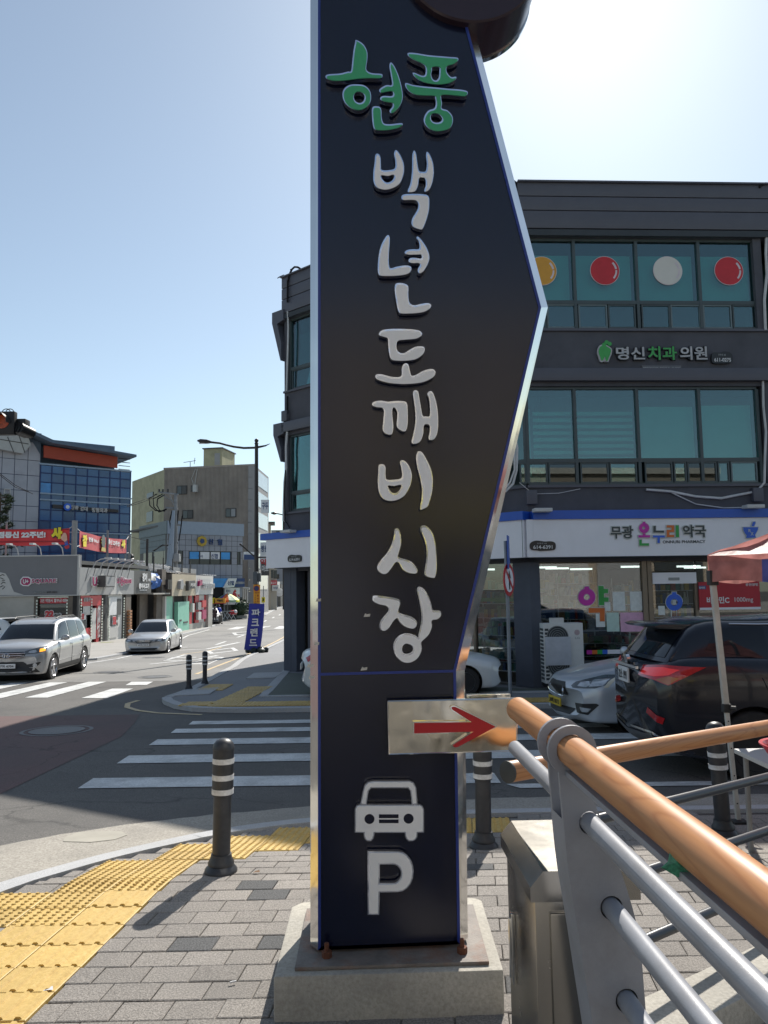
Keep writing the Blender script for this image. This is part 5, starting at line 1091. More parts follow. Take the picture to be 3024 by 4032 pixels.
# air conditioner
acu = thing('air_conditioner', 'large white outdoor air-conditioning unit with a taped board over its fan, by the pharmacy window', 'air conditioner', PHF.w((U(2215, 2600), -.6, -.37)))
M_AC = pm('ac_white', (.60, .60, .58), .5, var=.06, dirt=(.34, .33, .31), ds=3, dirtamt=.4)
AD = -.75
def A(px, py, d=AD): return PHF.at(px, py, d)
u0, zt1 = A(2140, 2455); u1, zb1 = A(2303, 2668); zb1 = -.42
g = G(); g.box(u0, u1, AD, AD + .36, zb1 + .05, zt1); mk('casing', g, M_AC, acu, PHF, bevel=.012)
g = G(); g.box(u0 - .0, u0 + .12, AD + .02, AD + .3, zb1 - .02, zb1 + .05); g.box(u1 - .12, u1, AD + .02, AD + .3, zb1 - .02, zb1 + .05); mk('feet', g, M_CABLE, acu, PHF, kind='stuff')
M_DK = pm('fan_dark', (.03, .035, .04), .6)
for k in range(14): g = G(); z = zb1 + .12 + k * (zt1 - zb1 - .2) / 14; g.box(u0 - .004, u0 + .0, AD + .05, AD + .32, z, z + .05); g.box(u0 + .02, u0 + .1, AD - .004, AD - .001, z, z + .05); mk('side_grille_slot', g, M_DK, acu, PHF, kind='stuff')
for (cx_, cy_, r) in ((2195, 2508, 43), (2200, 2620, 43)):
    u, z = A(cx_, cy_); r_ = A(cx_ + r, cy_)[0] - u; g = G(); g.cyl((u, AD - .012, z), (u, AD - .002, z), r_, n=32); mk('fan_opening', g, M_DK, acu, PHF)
    g = G(); 
    for k in range(5): rr = r_ * (.2 + .19 * k); g.tube([(u + rr * math.cos(2 * math.pi * i / 24), AD - .016, z + rr * math.sin(2 * math.pi * i / 24)) for i in range(25)], .004, 4)
    mk('fan_grille', g, M_GREY2, acu, PHF, kind='stuff')
a = A(2144, 2508); b = A(2248, 2618); g = G(); g.box(a[0], b[0], AD - .06, AD - .018, b[1], a[1]); mk('cover_board', g, pm('cover_board_grey', (.44, .46, .50), .6, var=.1, vs=5), acu, PHF, bevel=.006)
a = A(2171, 2434); b = A(2223, 2456); g = G(); g.box(a[0], b[0], AD + .05, AD + .2, b[1], a[1]); mk('top_box', g, M_AC, acu, PHF)
u, z = A(2272, 2490); g = G(); g.cyl((u, AD - .004, z), (u, AD - .001, z), .06, n=20); mk('round_badge', g, pm('badge_pinkgrey', (.42, .33, .34), .5), acu, PHF); text('badge_letters', 'LG', A(2264, 2500)[0], A(2282, 2500)[0], A(2270, 2516)[1], A(2270, 2508)[1], M_GREY2, acu, PHF, AD - .002, .002, .02)
# road sign: no straight ahead
sp = thing('road_sign', 'thin steel pole with a small round red-rimmed no-entry-ahead sign seen at an angle', 'road sign', atZ(2008, 2725, zf(13.5)))
yS = 12.9; 
g = G(); g.tube([atY(2010, 2760, yS), atY(2000, 2400, yS), atY(1990, 2130, yS)], .030, 10); mk('pole', g, pm('galvanised', (.22, .25, .29), .45, metal=.5, var=.15), sp, smooth=True)
c = atY(2005, 2283, yS - .06); SF = Frame(c.x, c.y, 62, c.z)
g = G(); g.cyl((0, 0, 0), (0, .012, 0), .27, n=32); mk('sign_plate', g, pm('sign_red', (.5, .02, .03), .4), sp, SF); g = G(); g.cyl((0, -.003, 0), (0, 0, 0), .205, n=32); mk('sign_face', g, M_SIGNW, sp, SF)
g = G(); g.prism([(-.03, -.16), (.03, -.16), (.03, .04), (.08, .02), (0, .16), (-.08, .02), (-.03, .04)], -.006, -.003); mk('sign_arrow', g, M_BLKP, sp, SF); g = G(); g.prism([(-.16, .12), (-.13, .16), (.16, -.12), (.13, -.16)], -.009, -.006); mk('sign_slash', g, MATS['sign_red'], sp, SF)
c = atY(2003, 2175, yS - .06); SF2 = Frame(c.x, c.y, 75, c.z); g = G(); g.box(-.16, .16, 0, .01, -.28, .28); mk('side_panel', g, M_SIGNB, sp, SF2)
# ================================================================== LEFT SIDE OF THE STREET
M_BLU2 = pm('sky_blue_print', (.06, .30, .65), .5, var=.2, vs=.8)
M_SG = pm('sign_board_grey', (.17, .17, .18), .55, var=.05, vs=1.5); M_SG2 = pm('sign_board_midgrey', (.30, .30, .30), .55, var=.06); M_SGL = pm('sign_board_pale', (.50, .49, .47), .55, var=.05)
M_SGD = pm('sign_board_dark', (.085, .083, .08), .6, var=.08); M_TAN = pm('sign_board_tan', (.47, .40, .29), .6, var=.05); M_SWH = pm('sign_board_white', (.58, .57, .54), .6, var=.05)
M_OFFW = pm('plaster_offwhite', (.42, .40, .36), .85, var=.1, vs=1, dirt=(.27, .25, .22), ds=.7)
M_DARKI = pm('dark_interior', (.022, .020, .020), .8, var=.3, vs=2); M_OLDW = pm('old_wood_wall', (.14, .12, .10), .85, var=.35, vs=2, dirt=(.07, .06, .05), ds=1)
M_TILE = pm('roof_metal', (.42, .40, .38), .55, var=.2, vs=1.5, dirt=(.22, .15, .11), ds=1); M_MAGR = pm('logo_crimson', (.36, .01, .10), .45); M_RED3 = pm('shop_red', (.50, .03, .04), .5, var=.1); M_MINT = pm('mint_panel', (.24, .55, .42), .5, var=.08)
M_TARP = pm('blue_tarp', (.03, .12, .40), .6, var=.3, vs=3, bump=.6, bs=6); M_POLE = pm('dark_pole', (.035, .03, .028), .5, var=.2); M_POLEG = pm('grey_pole', (.25, .25, .25), .6, var=.2)
M_NEON = pm('led_bead', (.75, .8, .7), .4); M_YEL2 = pm('banner_yellow', (.80, .66, .02), .5); M_BRED = pm('banner_red', (.62, .035, .04), .55, var=.06); M_BRED2 = pm('banner_red_dark', (.30, .01, .02), .6)
M_GLD = glassm('dark_shop_glass', (.20, .21, .22), refl=.12)
Y1 = 41.5
SQ = Frame(-.397 * Y1, Y1, 0)          # facade facing the junction (runs to the left of its corner)
RW = Frame(-.397 * Y1, Y1, 90 - 2)     # facade along the street (u runs up the street)
def sq(px, py, d=0): return SQ.at(px, py, d)
def rw(px, py, d=0): return RW.at(px, py, d)
# ---- phone shop on the corner
sh = thing('phone_shop', 'low corner phone shop with big dark grey sign board and SQUARE lettering', 'shop', (SQ.P.x, SQ.P.y, zf(Y1)))
zt0 = sq(312, 2184)[1]; zb0 = sq(312, 2345)[1]; zgr = zf(Y1) - .05
g = G(); g.box(-8, 0, -.0, .35, zb0, zt0); mk('sign_board', g, M_SG, sh, SQ); 
g = G(); g.box(-8, .04, -.05, -.001, zt0 - .06, zt0); g.box(-.06, .04, -.05, -.001, zb0, zt0 - .061); g.box(-8, -.061, -.05, -.001, zb0, zb0 + .05); mk('board_edge', g, M_SGL, sh, SQ, kind='stuff')
# pale mountain print, left part of the board
q = [sq(*p) for p in ((-40, 2255), (0, 2253), (22, 2258), (36, 2280), (46, 2310), (55, 2330), (95, 2343), (-40, 2343))]
shape('printed_hill', [q], [], -.0, .012, M_SGL, sh, SQ)
for pts in (((0, 2268), (10, 2262), (18, 2266)), ((2, 2275), (14, 2280), (8, 2288), (20, 2284)), ((4, 2300), (14, 2292), (22, 2296)), ((0, 2312), (12, 2306), (20, 2310), (10, 2320))):
    g = G(); g.tube([(sq(*p)[0], -.016, sq(*p)[1]) for p in pts], .02, 4); mk('printed_line', g, M_BLKP, sh, SQ)
def shp(s, a, b, mat, F_, fn, par, bold=.03, ext=.05, rim=None, d=-.01, name='letter'):
    u0, z1 = fn(*a); u1, z0 = fn(*b)
    if u0 > u1: u0, u1 = u1, u0
    if rim: text('letter_backing', s, u0 - .03, u1 + .03, z0 - .03, z1 + .03, rim, par, F_, d, ext, bold + .05)
    return text(name, s, u0, u1, z0, z1, mat, par, F_, d - ext, .015, bold)
shp('SQUARE', (128, 2280), (224, 2297), M_MAGR, SQ, sq, sh, .02, .08, M_LW2)
hx = [sq(*p) for p in ((86, 2284), (94, 2275), (112, 2275), (122, 2281), (121, 2296), (112, 2304), (94, 2303), (86, 2297))]
shape('logo_badge', [hx], [], -.005, .06, M_LW2, sh, SQ, grow=.06); shape('logo_face', [hx], [], -.067, .01, M_MAGR, sh, SQ); shp('U+', (94, 2281), (115, 2298), M_LW2, SQ, sq, sh, .04, .08)
shp('현대통신 현풍점', (136, 2329), (183, 2335), M_GREY2, SQ, sq, sh, .0, .01); shp('617.1011', (187, 2328), (225, 2335), M_BLKP, SQ, sq, sh, .02, .01)
# walls below
u = lambda px: sq(px, 2380)[0]
for a, b, mt_2 in ((-8.2, u(130), M_OFFW), (u(130) + .01, u(143), M_OLDW), (u(262), u(283), M_OLDW), (u(283), u(300), M_DARKI), (u(300), 0, M_SGD)):
    g = G(); g.box(a, b if b < -.01 else .0, .1, .3, zgr, zb0 - .003); mk('front_wall', g, mt_2, sh, SQ)
g = G(); g.box(u(143), u(262), .25, .26, zgr, zb0 - .003); mk('shop_window', g, M_GLD, sh, SQ)
a = sq(150, 2352, -.02); b = sq(259, 2375); g = G(); g.box(a[0], b[0], .2, .23, b[1], a[1]); mk('red_header', g, M_RED3, sh, SQ); shp('2년 약정시 할부금 0원', (154, 2358), (256, 2371), M_LW2, SQ, sq, sh, .02, .01, d=.19)
shp('22', (172, 2405), (206, 2432), M_RED3, SQ, sq, sh, .07, .02, M_LW2, d=.2); shp('주년!', (208, 2416), (234, 2430), M_BLKP, SQ, sq, sh, .03, .02, M_LW2, d=.2)
g = G(); 
for k in range(20): x = u(146) + (u(260) - u(146)) * k / 19; g.box(x, x + .09, .05, .09, zb0 - .1, zb0 - .04)
for k in range(14):
    for xx in (u(143), u(262)): g.box(xx - .03, xx + .03, .05, .09, zb0 - .3 - k * .17, zb0 - .2 - k * .17)
mk('led_border', g, M_NEON, sh, SQ, kind='stuff')
# long side along the street
u1_ = rw(525, 2240)[0]; u2_ = rw(594, 2240)[0]; z_a = rw(420, 2236)[1]; z_b = rw(420, 2342)[1]
zA = lambda px, py: rw(px, py)[1]
z_t = (zA(330, 2236) + zA(520, 2245)) / 2; z_b = (zA(330, 2343) + zA(520, 2340)) / 2
g = G(); g.box(.0, u1_, -.05, .35, z_b, z_t); mk('side_sign_board', g, M_SG2, sh, RW)
for px in (345, 372, 399, 426, 453, 480, 507):
    a = rw(px, 2240); b = rw(px - 14, 2290); g = G(); g.tube([(a[0], -.06, z_t), (b[0], -.06, z_t - .75)], .012, 4); mk('slanted_line', g, M_SGD, sh, RW)  # thin dark slanted lines across the side sign board
for q in (((330, 2342), (352, 2330), (362, 2300), (372, 2312), (392, 2262), (404, 2258), (410, 2270), (400, 2318), (392, 2342)), ((430, 2342), (444, 2320), (452, 2262), (470, 2330), (480, 2340))):
    shape('printed_hill', [[(rw(*p)[0], max(z_b + .01, min(z_t, rw(*p)[1]))) for p in q]], [], -.05, .012, M_SGL, sh, RW)
for tx, x0, x1 in (('U', 354, 370), ('CABLE', 371, 392), ('U+', 466, 482), ('SQUARE', 482, 508)):
    shp(tx, (x0, 2272 if 'U' in tx and len(tx) < 3 else 2280), (x1, 2308 if 'U' in tx and len(tx) < 3 else 2300), M_MAGR if tx != 'CABLE' else M_BLKP, RW, rw, sh, .03, .10, M_LW2, d=-.06)
a = rw(412, 2266, -.5); b = rw(448, 2312, -.5); g = G(); g.box(a[0], b[0], -.55, -.12, b[1], a[1]); mk('box_sign', g, M_SGD, sh, RW); g = G(); g.box(a[0] + .1, b[0] - .05, -.56, -.55, b[1] + .06, a[1] - .06); mk('box_sign_face', g, M_SG2, sh, RW); shp('LG U+', (421, 2276), (444, 2298), M_MAGR, RW, rw, sh, .02, .03, d=-.56)
zr_ = zf(46) - .08
def wallr(x0, x1, mt_2, d0=.1, d1=.3, nm='side_wall', zz=None, par=None): a, b = rw(x0, 2420)[0], rw(x1, 2420)[0]; g = G(); g.box(a, b, d0, d1, zr_ - .3 if zz is None else zz[0], z_b - .003 if zz is None else zz[1]); return mk(nm, g, mt_2, par or sh, RW)
wallr(313, 320, M_SGD); wallr(320, 361, M_GLD, .2, .21, 'shop_window'); wallr(361, 386, M_GLD, .2, .21, 'glass_door'); wallr(386, 398, M_RED3, .08, .2, 'red_banner_strip'); wallr(403, 421, M_DARKI); wallr(421, 430, M_SGD); wallr(431, 486, M_SWH, .1, .2, 'poster_wall'); wallr(489, 494, M_SGD)
a = rw(322, 2350); b = rw(402, 2372); g = G(); g.box(a[0], b[0], .04, .09, z_b - .6, z_b - .03); mk('red_header', g, M_RED3, sh, RW); shp('알뜰폰', (330, 2353), (358, 2368), M_SG2, RW, rw, sh, .03, .01, d=.03)
for x0, x1, y0, y1, mt_2 in ((332, 360, 2376, 2420, M_SGL), (322, 342, 2414, 2440, M_LW2), (322, 342, 2446, 2478, M_SGD), (330, 360, 2475, 2520, M_RED3), (366, 381, 2395, 2515, M_SGL), (434, 464, 2352, 2420, M_LW2), (464, 481, 2358, 2420, M_SGD), (442, 468, 2424, 2464, M_SGD), (434, 466, 2466, 2508, M_SGL)):
    a = rw(x0, y0); b = rw(x1, y1); g = G(); g.box(a[0], b[0], .06, .08, b[1], a[1]); mk('poster', g, mt_2, sh, RW)
shp('22', (322, 2416), (333, 2438), M_RED3, RW, rw, sh, .08, .02, M_LW2, d=.05); shp('22', (446, 2428), (459, 2458), M_RED3, RW, rw, sh, .08, .02, M_LW2, d=.05); shp('주년', (460, 2440), (467, 2454), M_LW2, RW, rw, sh, .03, .01, d=.05); shp('파격할인', (388, 2380), (397, 2510), M_LW2, RW, rw, sh, .0, .01, d=.07)
g = G()
for px in (320, 361, 403, 431, 489):
    xx = rw(px, 2420)[0]
    for k in range(18): g.box(xx - .05, xx + .05, .0, .04, z_b - .3 - k * .16, z_b - .2 - k * .16)
mk('led_border', g, M_NEON, sh, RW, kind='stuff')
g = G(); g.prism([(SQ.P.x - 8.2, Y1 + .3), (SQ.P.x - .1, Y1 + .3), (SQ.P.x - .1 + .035 * u2_, Y1 + u2_ - .1), (SQ.P.x - 4, Y1 + u2_), (SQ.P.x - 8.2, Y1 + 10)], zt0 - .5, zt0 - .3, axis='z'); mk('flat_roof', g, M_SGD, sh)
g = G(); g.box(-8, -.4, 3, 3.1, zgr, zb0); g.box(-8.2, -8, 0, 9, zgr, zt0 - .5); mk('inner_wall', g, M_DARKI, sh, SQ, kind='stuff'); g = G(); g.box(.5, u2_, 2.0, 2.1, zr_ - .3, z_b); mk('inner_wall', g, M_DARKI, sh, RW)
g = G(); g.box(rw(361, 2530)[0], rw(380, 2530)[0], -1.0, -.4, zr_ - .1, zr_ + .12); o = mk('step_block', g, pm('step_green', (.25, .27, .14), .8), sh, RW)
# sign lamps (goosenecks) on the boards
def goose(F_, u_, z_, par, r=.9, left=False):
    g = G(); g.tube([(u_, .1, z_), (u_, -.05, z_ + .35), (u_, -.35, z_ + .5), (u_, -r, z_ + .55)], .03, 6); g.box(u_ - .10, u_ + .10, -r - .25, -r + .1, z_ + .50, z_ + .60)
    mk('gooseneck_lamp', g, M_PIPE, par, F_, smooth=False)
for px in (70, 160, 246): goose(SQ, sq(px, 2184)[0], zt0, sh)
for px in (372, 401, 430, 458, 484, 509): goose(RW, rw(px, 2236)[0], z_t, sh, .7)
# ---- hanbok shop with the dark sign, alley with tarpaulin
h2_ = thing('alley_shop', 'small shop with dark grey sign and white Korean lettering beside a gap with blue tarpaulin', 'shop', RW.w((u1_, 0, zr_)))
z_t2 = (zA(530, 2245) + zA(590, 2250)) / 2
g = G(); g.box(u1_ + .01, u2_, -.04, .35, z_b + .02, z_t2); mk('sign_board', g, M_SGD, h2_, RW)
shp('광어', (554, 2256), (572, 2290), M_LW2, RW, rw, h2_, .05, .06, d=-.05); shp('참이사고기', (540, 2296), (580, 2318), M_LW2, RW, rw, h2_, .05, .06, d=-.05); shp('회', (577, 2278), (585, 2290), M_LW2, RW, rw, h2_, .03, .06, d=-.05)
a = rw(547, 2322); b = rw(575, 2325); g = G(); g.box(a[0], b[0], -.06, -.04, b[1], a[1]); mk('sign_line', g, M_LW2, h2_, RW)
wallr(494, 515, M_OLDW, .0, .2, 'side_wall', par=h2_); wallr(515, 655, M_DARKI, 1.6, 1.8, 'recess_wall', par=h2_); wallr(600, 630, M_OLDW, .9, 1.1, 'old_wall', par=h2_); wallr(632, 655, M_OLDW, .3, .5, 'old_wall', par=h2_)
for k in range(9): a, b = rw(498 + k % 2, 2470)[0], rw(507, 2470)[0]; g = G(); g.box(a, b, -.2, .0, zr_ + .2 + k * .18, zr_ + .33 + k * .18); mk('crate', g, pm('crate_orange', (.4, .2, .1), .7), h2_, RW)
g = G(); g.box(rw(505, 2420)[0], rw(520, 2420)[0], .25, .3, zr_ + .3, zr_ + 2.1); mk('pale_door', g, M_SGL, h2_, RW)
g = G(); g.box(rw(588, 2300)[0], rw(654, 2300)[0], -.3, 1.6, z_b - .05, z_b + .05); mk('canopy_slab', g, M_OFFW, h2_, RW)
a, b = rw(594, 2300)[0], rw(632, 2300)[0]; g = G(); rgx = random.Random(4)
N1 = 10
for i in range(N1 + 1):
    for j in range(7): g.v.append((a + (b - a) * i / N1, .2 + rgx.uniform(-.12, .12) - .25 * math.sin(j / 6 * 3.14), z_b + .35 + j * .18 + rgx.uniform(-.05, .05)))
for i in range(N1):
    for j in range(6): g.f.append((i * 7 + j, (i + 1) * 7 + j, (i + 1) * 7 + j + 1, i * 7 + j + 1)); g.m.append(1 if j == 4 or (j == 3 and i < 5) else 0)
mk('tarpaulin', g, [M_TARP, M_SGL], h2_, RW, recalc=False, smooth=True)
wallr(630, 646, M_OLDW, -.1, .3, 'upper_wall', (z_b + .06, z_t2 + .2), h2_); 
g = G()
for k in range(6): xx = rw(640 + k * 2.4, 2300)[0]; g.box(xx, xx + .25, -.4, -.2, z_b + .3, z_b + 1.0)
mk('meter_box', g, M_POLE, h2_, RW, kind='stuff')
# ---- old metal-roofed house behind
oh = thing('metal_roof_house', 'old low house with ribbed rusty metal roof rising behind the shop signs', 'house', RW.w((20, 3, 0)))
a0 = atY(535, 2216, 60); a1 = atY(775, 2340, 63); r0 = atY(640, 2225, 64)
g = G(); e0 = atY(520, 2215, 64.5); e1 = atY(650, 2225, 66); e2 = atY(775, 2262, 70); f0 = atY(590, 2246, 58); f1 = atY(700, 2258, 59.5)
g.add([e0, e1, f1, f0], [(0, 1, 2, 3)], 0); g.add([e1, e2, f1], [(0, 1, 2)], 1)
mk('roof_sheet', g, [M_TILE, M_SGD], oh, recalc=False)
for k in range(11):
    t = k / 10; p = e0.lerp(e1, t); q_ = f0.lerp(f1, t); g = G(); g.tube([p + Vector((0, 0, .03)), q_ + Vector((0, 0, .03))], .04, 4); mk('roof_rib', g, M_SGL, oh)
g = G(); g.box(f0.x - 3, f0.x + 1.5, 60, 66, -1.5, f0.z - .1); mk('wall', g, M_OLDW, oh)
c = atY(510, 2211, 62); g = G(); g.ball(c, .45, 8, 6, sc=(1, 1, .9)); g.ball(c + Vector((.1, 0, .4)), .25, 7, 5); mk('wrapped_vent', g, M_POLE, oh, kind='stuff')
# ---- tan and white sign shops
ts = thing('tan_sign_shops', 'pair of small shops under tan and white sign boards, mint panels below', 'shop', RW.w((rw(665, 2400)[0], 0, zr_)))
ua, ub, uc = rw(662, 2300)[0], rw(757, 2300)[0], rw(826, 2300)[0]
zt3 = zA(740, 2264); zb3 = zA(740, 2345)
g = G(); g.box(ua, ub - .01, -.3, .3, zb3, zt3); mk('tan_sign_board', g, M_TAN, ts, RW); g = G(); g.box(ua - .12, ua, -.3, .3, zb3, zt3); mk('board_side', g, M_OLDW, ts, RW)
g = G(); g.box(ub, uc, -.3, .3, zb3 + .05, zt3 + .0); mk('white_sign_board', g, M_SWH, ts, RW)
for q, mt_2 in ((((684, 2288), (692, 2282), (697, 2300), (693, 2322), (682, 2318)), M_SG2), (((716, 2288), (742, 2286), (742, 2318), (730, 2316), (716, 2326)), M_SGD)):
    shape('relief_logo', [[rw(*p) for p in q]], [], -.3, .25, mt_2, ts, RW)
shp('가배', (699, 2298), (712, 2308), M_SWH, RW, rw, ts, .0, .05, d=-.3); shp('커피', (720, 2296), (740, 2312), M_SWH, RW, rw, ts, .03, .05, d=-.55)
q = [rw(*p) for p in ((764, 2288), (774, 2284), (774, 2302), (762, 2308))]; shape('relief_logo', [q], [], -.3, .2, M_MAGR, ts, RW, grow=.0)
shp('현풍할매곰탕', (778, 2298), (824, 2316), M_SG2, RW, rw, ts, .03, .2, M_LW2, d=-.3)
g = G()
for k in range(8): xx = rw(770 + k * 7, 2264)[0]; g.box(xx - .1, xx + .1, -.7, -.4, zt3 + .02, zt3 + .1)
mk('board_lamps', g, M_PIPE, ts, RW, kind='stuff')
zb4 = zA(740, 2345) - .003; zg4 = zf(60) - .35
def w4(x0, x1, mt_2, d0=.1, d1=.3, nm='shop_front', z0=None, z1=None): a, b = rw(x0, 2420)[0], rw(x1, 2420)[0]; g = G(); g.box(a, b, d0, d1, zg4 if z0 is None else z0, zb4 if z1 is None else z1); return mk(nm, g, mt_2, ts, RW)
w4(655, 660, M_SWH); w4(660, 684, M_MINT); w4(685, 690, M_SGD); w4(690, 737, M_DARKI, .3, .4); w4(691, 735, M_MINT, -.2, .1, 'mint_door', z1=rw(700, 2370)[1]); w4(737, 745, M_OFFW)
w4(745, 755, M_RED3, .0, .1, 'red_poster_panel'); w4(756, 766, M_SGD); w4(768, 783, M_RED3, .0, .1, 'red_poster_panel'); w4(784, 803, M_SWH, .0, .1, 'white_poster_panel'); w4(804, 809, M_RED3, -.0, .1, 'red_poster_panel'); w4(745, 815, M_OFFW, -.02, .3, 'plinth_wall', z1=zg4 + .75)
for x0, x1, y0, y1, m_ in ((747, 754, 2376, 2410, M_SWH), (769, 781, 2372, 2400, M_SG2), (770, 781, 2410, 2440, M_SWH), (786, 801, 2364, 2390, M_RED3), (786, 801, 2402, 2436, M_MAGR), (697, 703, 2440, 2446, M_SGD), (712, 728, 2448, 2452, M_SGD)):
    a = rw(x0, y0); b = rw(x1, y1); g = G(); g.box(a[0], b[0], -.25, -.04, b[1], a[1]); mk('poster', g, m_, ts, RW)
g = G(); g.box(rw(809, 2400)[0], uc, -.25, .1, zg4, zb4); mk('corner_post', g, M_OFFW, ts, RW)
g = G(); g.box(ua, uc, .5, .7, zg4, zb4); mk('back_wall', g, M_DARKI, ts, RW); g = G(); g.box(ua, uc, .3, 4, zt3 - .5, zt3 - .35); mk('flat_roof', g, M_SGD, ts, RW); g = G(); g.box(uc - .2, uc - .02, .3, 5, zg4, zt3 - .5); mk('end_wall', g, M_OFFW, ts, RW)
g = G(); g.box(rw(735, 2250)[0], uc - .1, 1.2, 1.4, zt3, zA(740, 2232)); mk('rooftop_fence', g, M_POLEG, ts, RW)
for px in (665, 700, 735, 770, 800): a = rw(px, 2250)[0]; g = G(); g.box(a, a + .06, 1.1, 1.18, zt3, zt3 + 1.3); mk('fence_post', g, M_POLE, ts, RW)

# ---- banners on rooftop posts
def post(px, y0, y1, Y_, r, label, mat=M_POLEG):
    t = thing('rooftop_post', label, 'post', atY(px, y1, Y_)); g = G(); a = atY(px, y1, Y_); b = atY(px, y0, Y_); b.x = a.x + .0; g.cyl(a, b, r, n=8); mk('post', g, mat, t); return t
post(291, 2050, 2200, 42.2, .16, 'thick grey post between the two red banners'); post(421, 2088, 2240, 49, .08, 'thin grey post behind the second red banner'); post(507, 2105, 2250, 56, .12, 'grey post at the right end of the second red banner'); post(578, 2122, 2262, 55, .09, 'single dark post above the dark grey sign', M_POLE); post(22, 2060, 2190, 42.2, .05, 'thin post crossing the bright red banner'); post(493, 2180, 2250, 54, .07, 'short grey post under the second banner')
def banner(px0, y0, px1, y1, hy0, hy1, Ya, Yb, mat, label):
    A_ = atY(px0, y0, Ya); B_ = atY(px1, y1, Yb); yaw = math.degrees(math.atan2(B_.y - A_.y, B_.x - A_.x)); F_ = Frame(A_.x, A_.y, yaw)
    t = thing('banner', label, 'banner', A_)
    P = [F_.at(px0, y0), F_.at(px1, y1), F_.at(px1, hy1), F_.at(px0, hy0)]; g = G(); n_ = 24
    for i in range(n_ + 1):
        s_ = i / n_; uu = P[0][0] + (P[1][0] - P[0][0]) * s_; sag = -.12 * math.sin(s_ * math.pi)
        zt_2 = P[0][1] + (P[1][1] - P[0][1]) * s_ + sag; zb_2 = P[3][1] + (P[2][1] - P[3][1]) * s_ + sag
        g.v += [(uu, .03 * math.sin(s_ * 22), zb_2), (uu, .03 * math.sin(s_ * 22), zt_2), (uu, .03 * math.sin(s_ * 22) + .02, zb_2), (uu, .03 * math.sin(s_ * 22) + .02, zt_2)]
    for i in range(n_):
        a = i * 4; b = a + 4; g.f += [(a, b, b + 1, a + 1), (a + 2, a + 3, b + 3, b + 2), (a + 1, b + 1, b + 3, a + 3), (a, a + 2, b + 2, b)]; g.m += [0] * 4
    mk('cloth', g, mat, t, F_, recalc=False)
    return t, F_
b1, BF1 = banner(-60, 2078, 274, 2080, 2140, 2142, 41.6, 42.0, M_BRED, 'bright red banner with white Korean lettering and a yellow syllable with a pointing hand')
def bt(s, a, b, mat, F_, par, bold=.06, rim=None):
    u0, z1 = F_.at(*a); u1, z0 = F_.at(*b)
    if rim: text('banner_lettering', s, u0 - .03, u1 + .03, z0 - .03, z1 + .03, rim, par, F_, -.05, .005, bold + .08)
    text('banner_lettering', s, u0, u1, z0, z1, mat, par, F_, -.06, .005, bold)
bt('점통신 22주년!', (-8, 2094), (181, 2118), M_LW2, BF1, b1); bt('사', (204, 2077), (246, 2122), M_YEL2, BF1, b1, .09, M_BLKP)
for y0, y1 in ((2085, 2087), (2132, 2134)): 
    a = BF1.at(-60, y0); b = BF1.at(272, y1); g = G(); g.box(a[0], b[0], -.045, -.042, b[1], a[1] + .0); mk('banner_stripe', g, M_BRED2, b1, BF1)
M_SKINP = pm('printed_skin', (.72, .42, .30), .6)
q = [BF1.at(*p) for p in ((240, 2120), (248, 2104), (252, 2098), (262, 2102), (266, 2124), (262, 2140), (256, 2134))]; shape('printed_hand', [catmull(q, 3)], [], -.05, .006, M_SKINP, b1, BF1)
q = [BF1.at(*p) for p in ((255, 2134), (266, 2128), (270, 2148), (258, 2150))]; shape('printed_cuff', [q], [], -.05, .006, M_SIGNB, b1, BF1); q = [BF1.at(*p) for p in ((256, 2151), (272, 2146), (274, 2156), (264, 2162), (257, 2158))]; shape('printed_sleeve', [catmull(q, 3)], [], -.05, .006, M_RED3, b1, BF1)
b2, BF2 = banner(314, 2090, 498, 2124, 2156, 2178, 43.5, 54, pm('banner_faded_red', (.50, .07, .08), .6, var=.15, vs=2), 'faded red banner with a black 22 emblem, sagging between posts over the shops')
bt('현풍 No.1', (345, 2114), (385, 2140), M_LW2, BF2, b2, .04); bt('통신 22주년!', (422, 2122), (468, 2152), M_LW2, BF2, b2, .04); bt('감', (322, 2104), (338, 2154), M_YEL2, BF2, b2, .08, M_BLKP); bt('사', (475, 2124), (490, 2160), M_YEL2, BF2, b2, .08, M_BLKP)
u_, z_ = BF2.at(403, 2132); g = G(); g.cyl((u_, -.075, z_), (u_, -.065, z_), .42, n=20); mk('emblem', g, M_BLKP, b2, BF2); bt('22', (394, 2122), (412, 2142), M_YEL2, BF2, b2, .02); 
g = G(); g.prism([(u_ - .5, z_ - .62), (u_ + .5, z_ - .62), (u_ + .4, z_ - .38), (u_ - .4, z_ - .38)], -.09, -.08); mk('emblem_ribbon', g, pm('emblem_gold', (.5, .4, .1), .5), b2, BF2)
t = thing('banner_ropes', 'thin ropes tying the red banners to their rooftop posts', 'rope', atY(291, 2100, 42))
for a, b, Ya, Yb in (((274, 2080), (291, 2070), 42, 42.2), ((274, 2140), (291, 2150), 42, 42.2), ((291, 2072), (314, 2090), 42.2, 43.5), ((291, 2156), (314, 2148), 42.2, 43.5), ((498, 2124), (507, 2112), 54, 56), ((498, 2178), (507, 2176), 54, 56)):
    g = G(); g.cyl(atY(*a, Ya), atY(*b, Yb), .025, n=5); mk('rope', g, M_SGL, t)

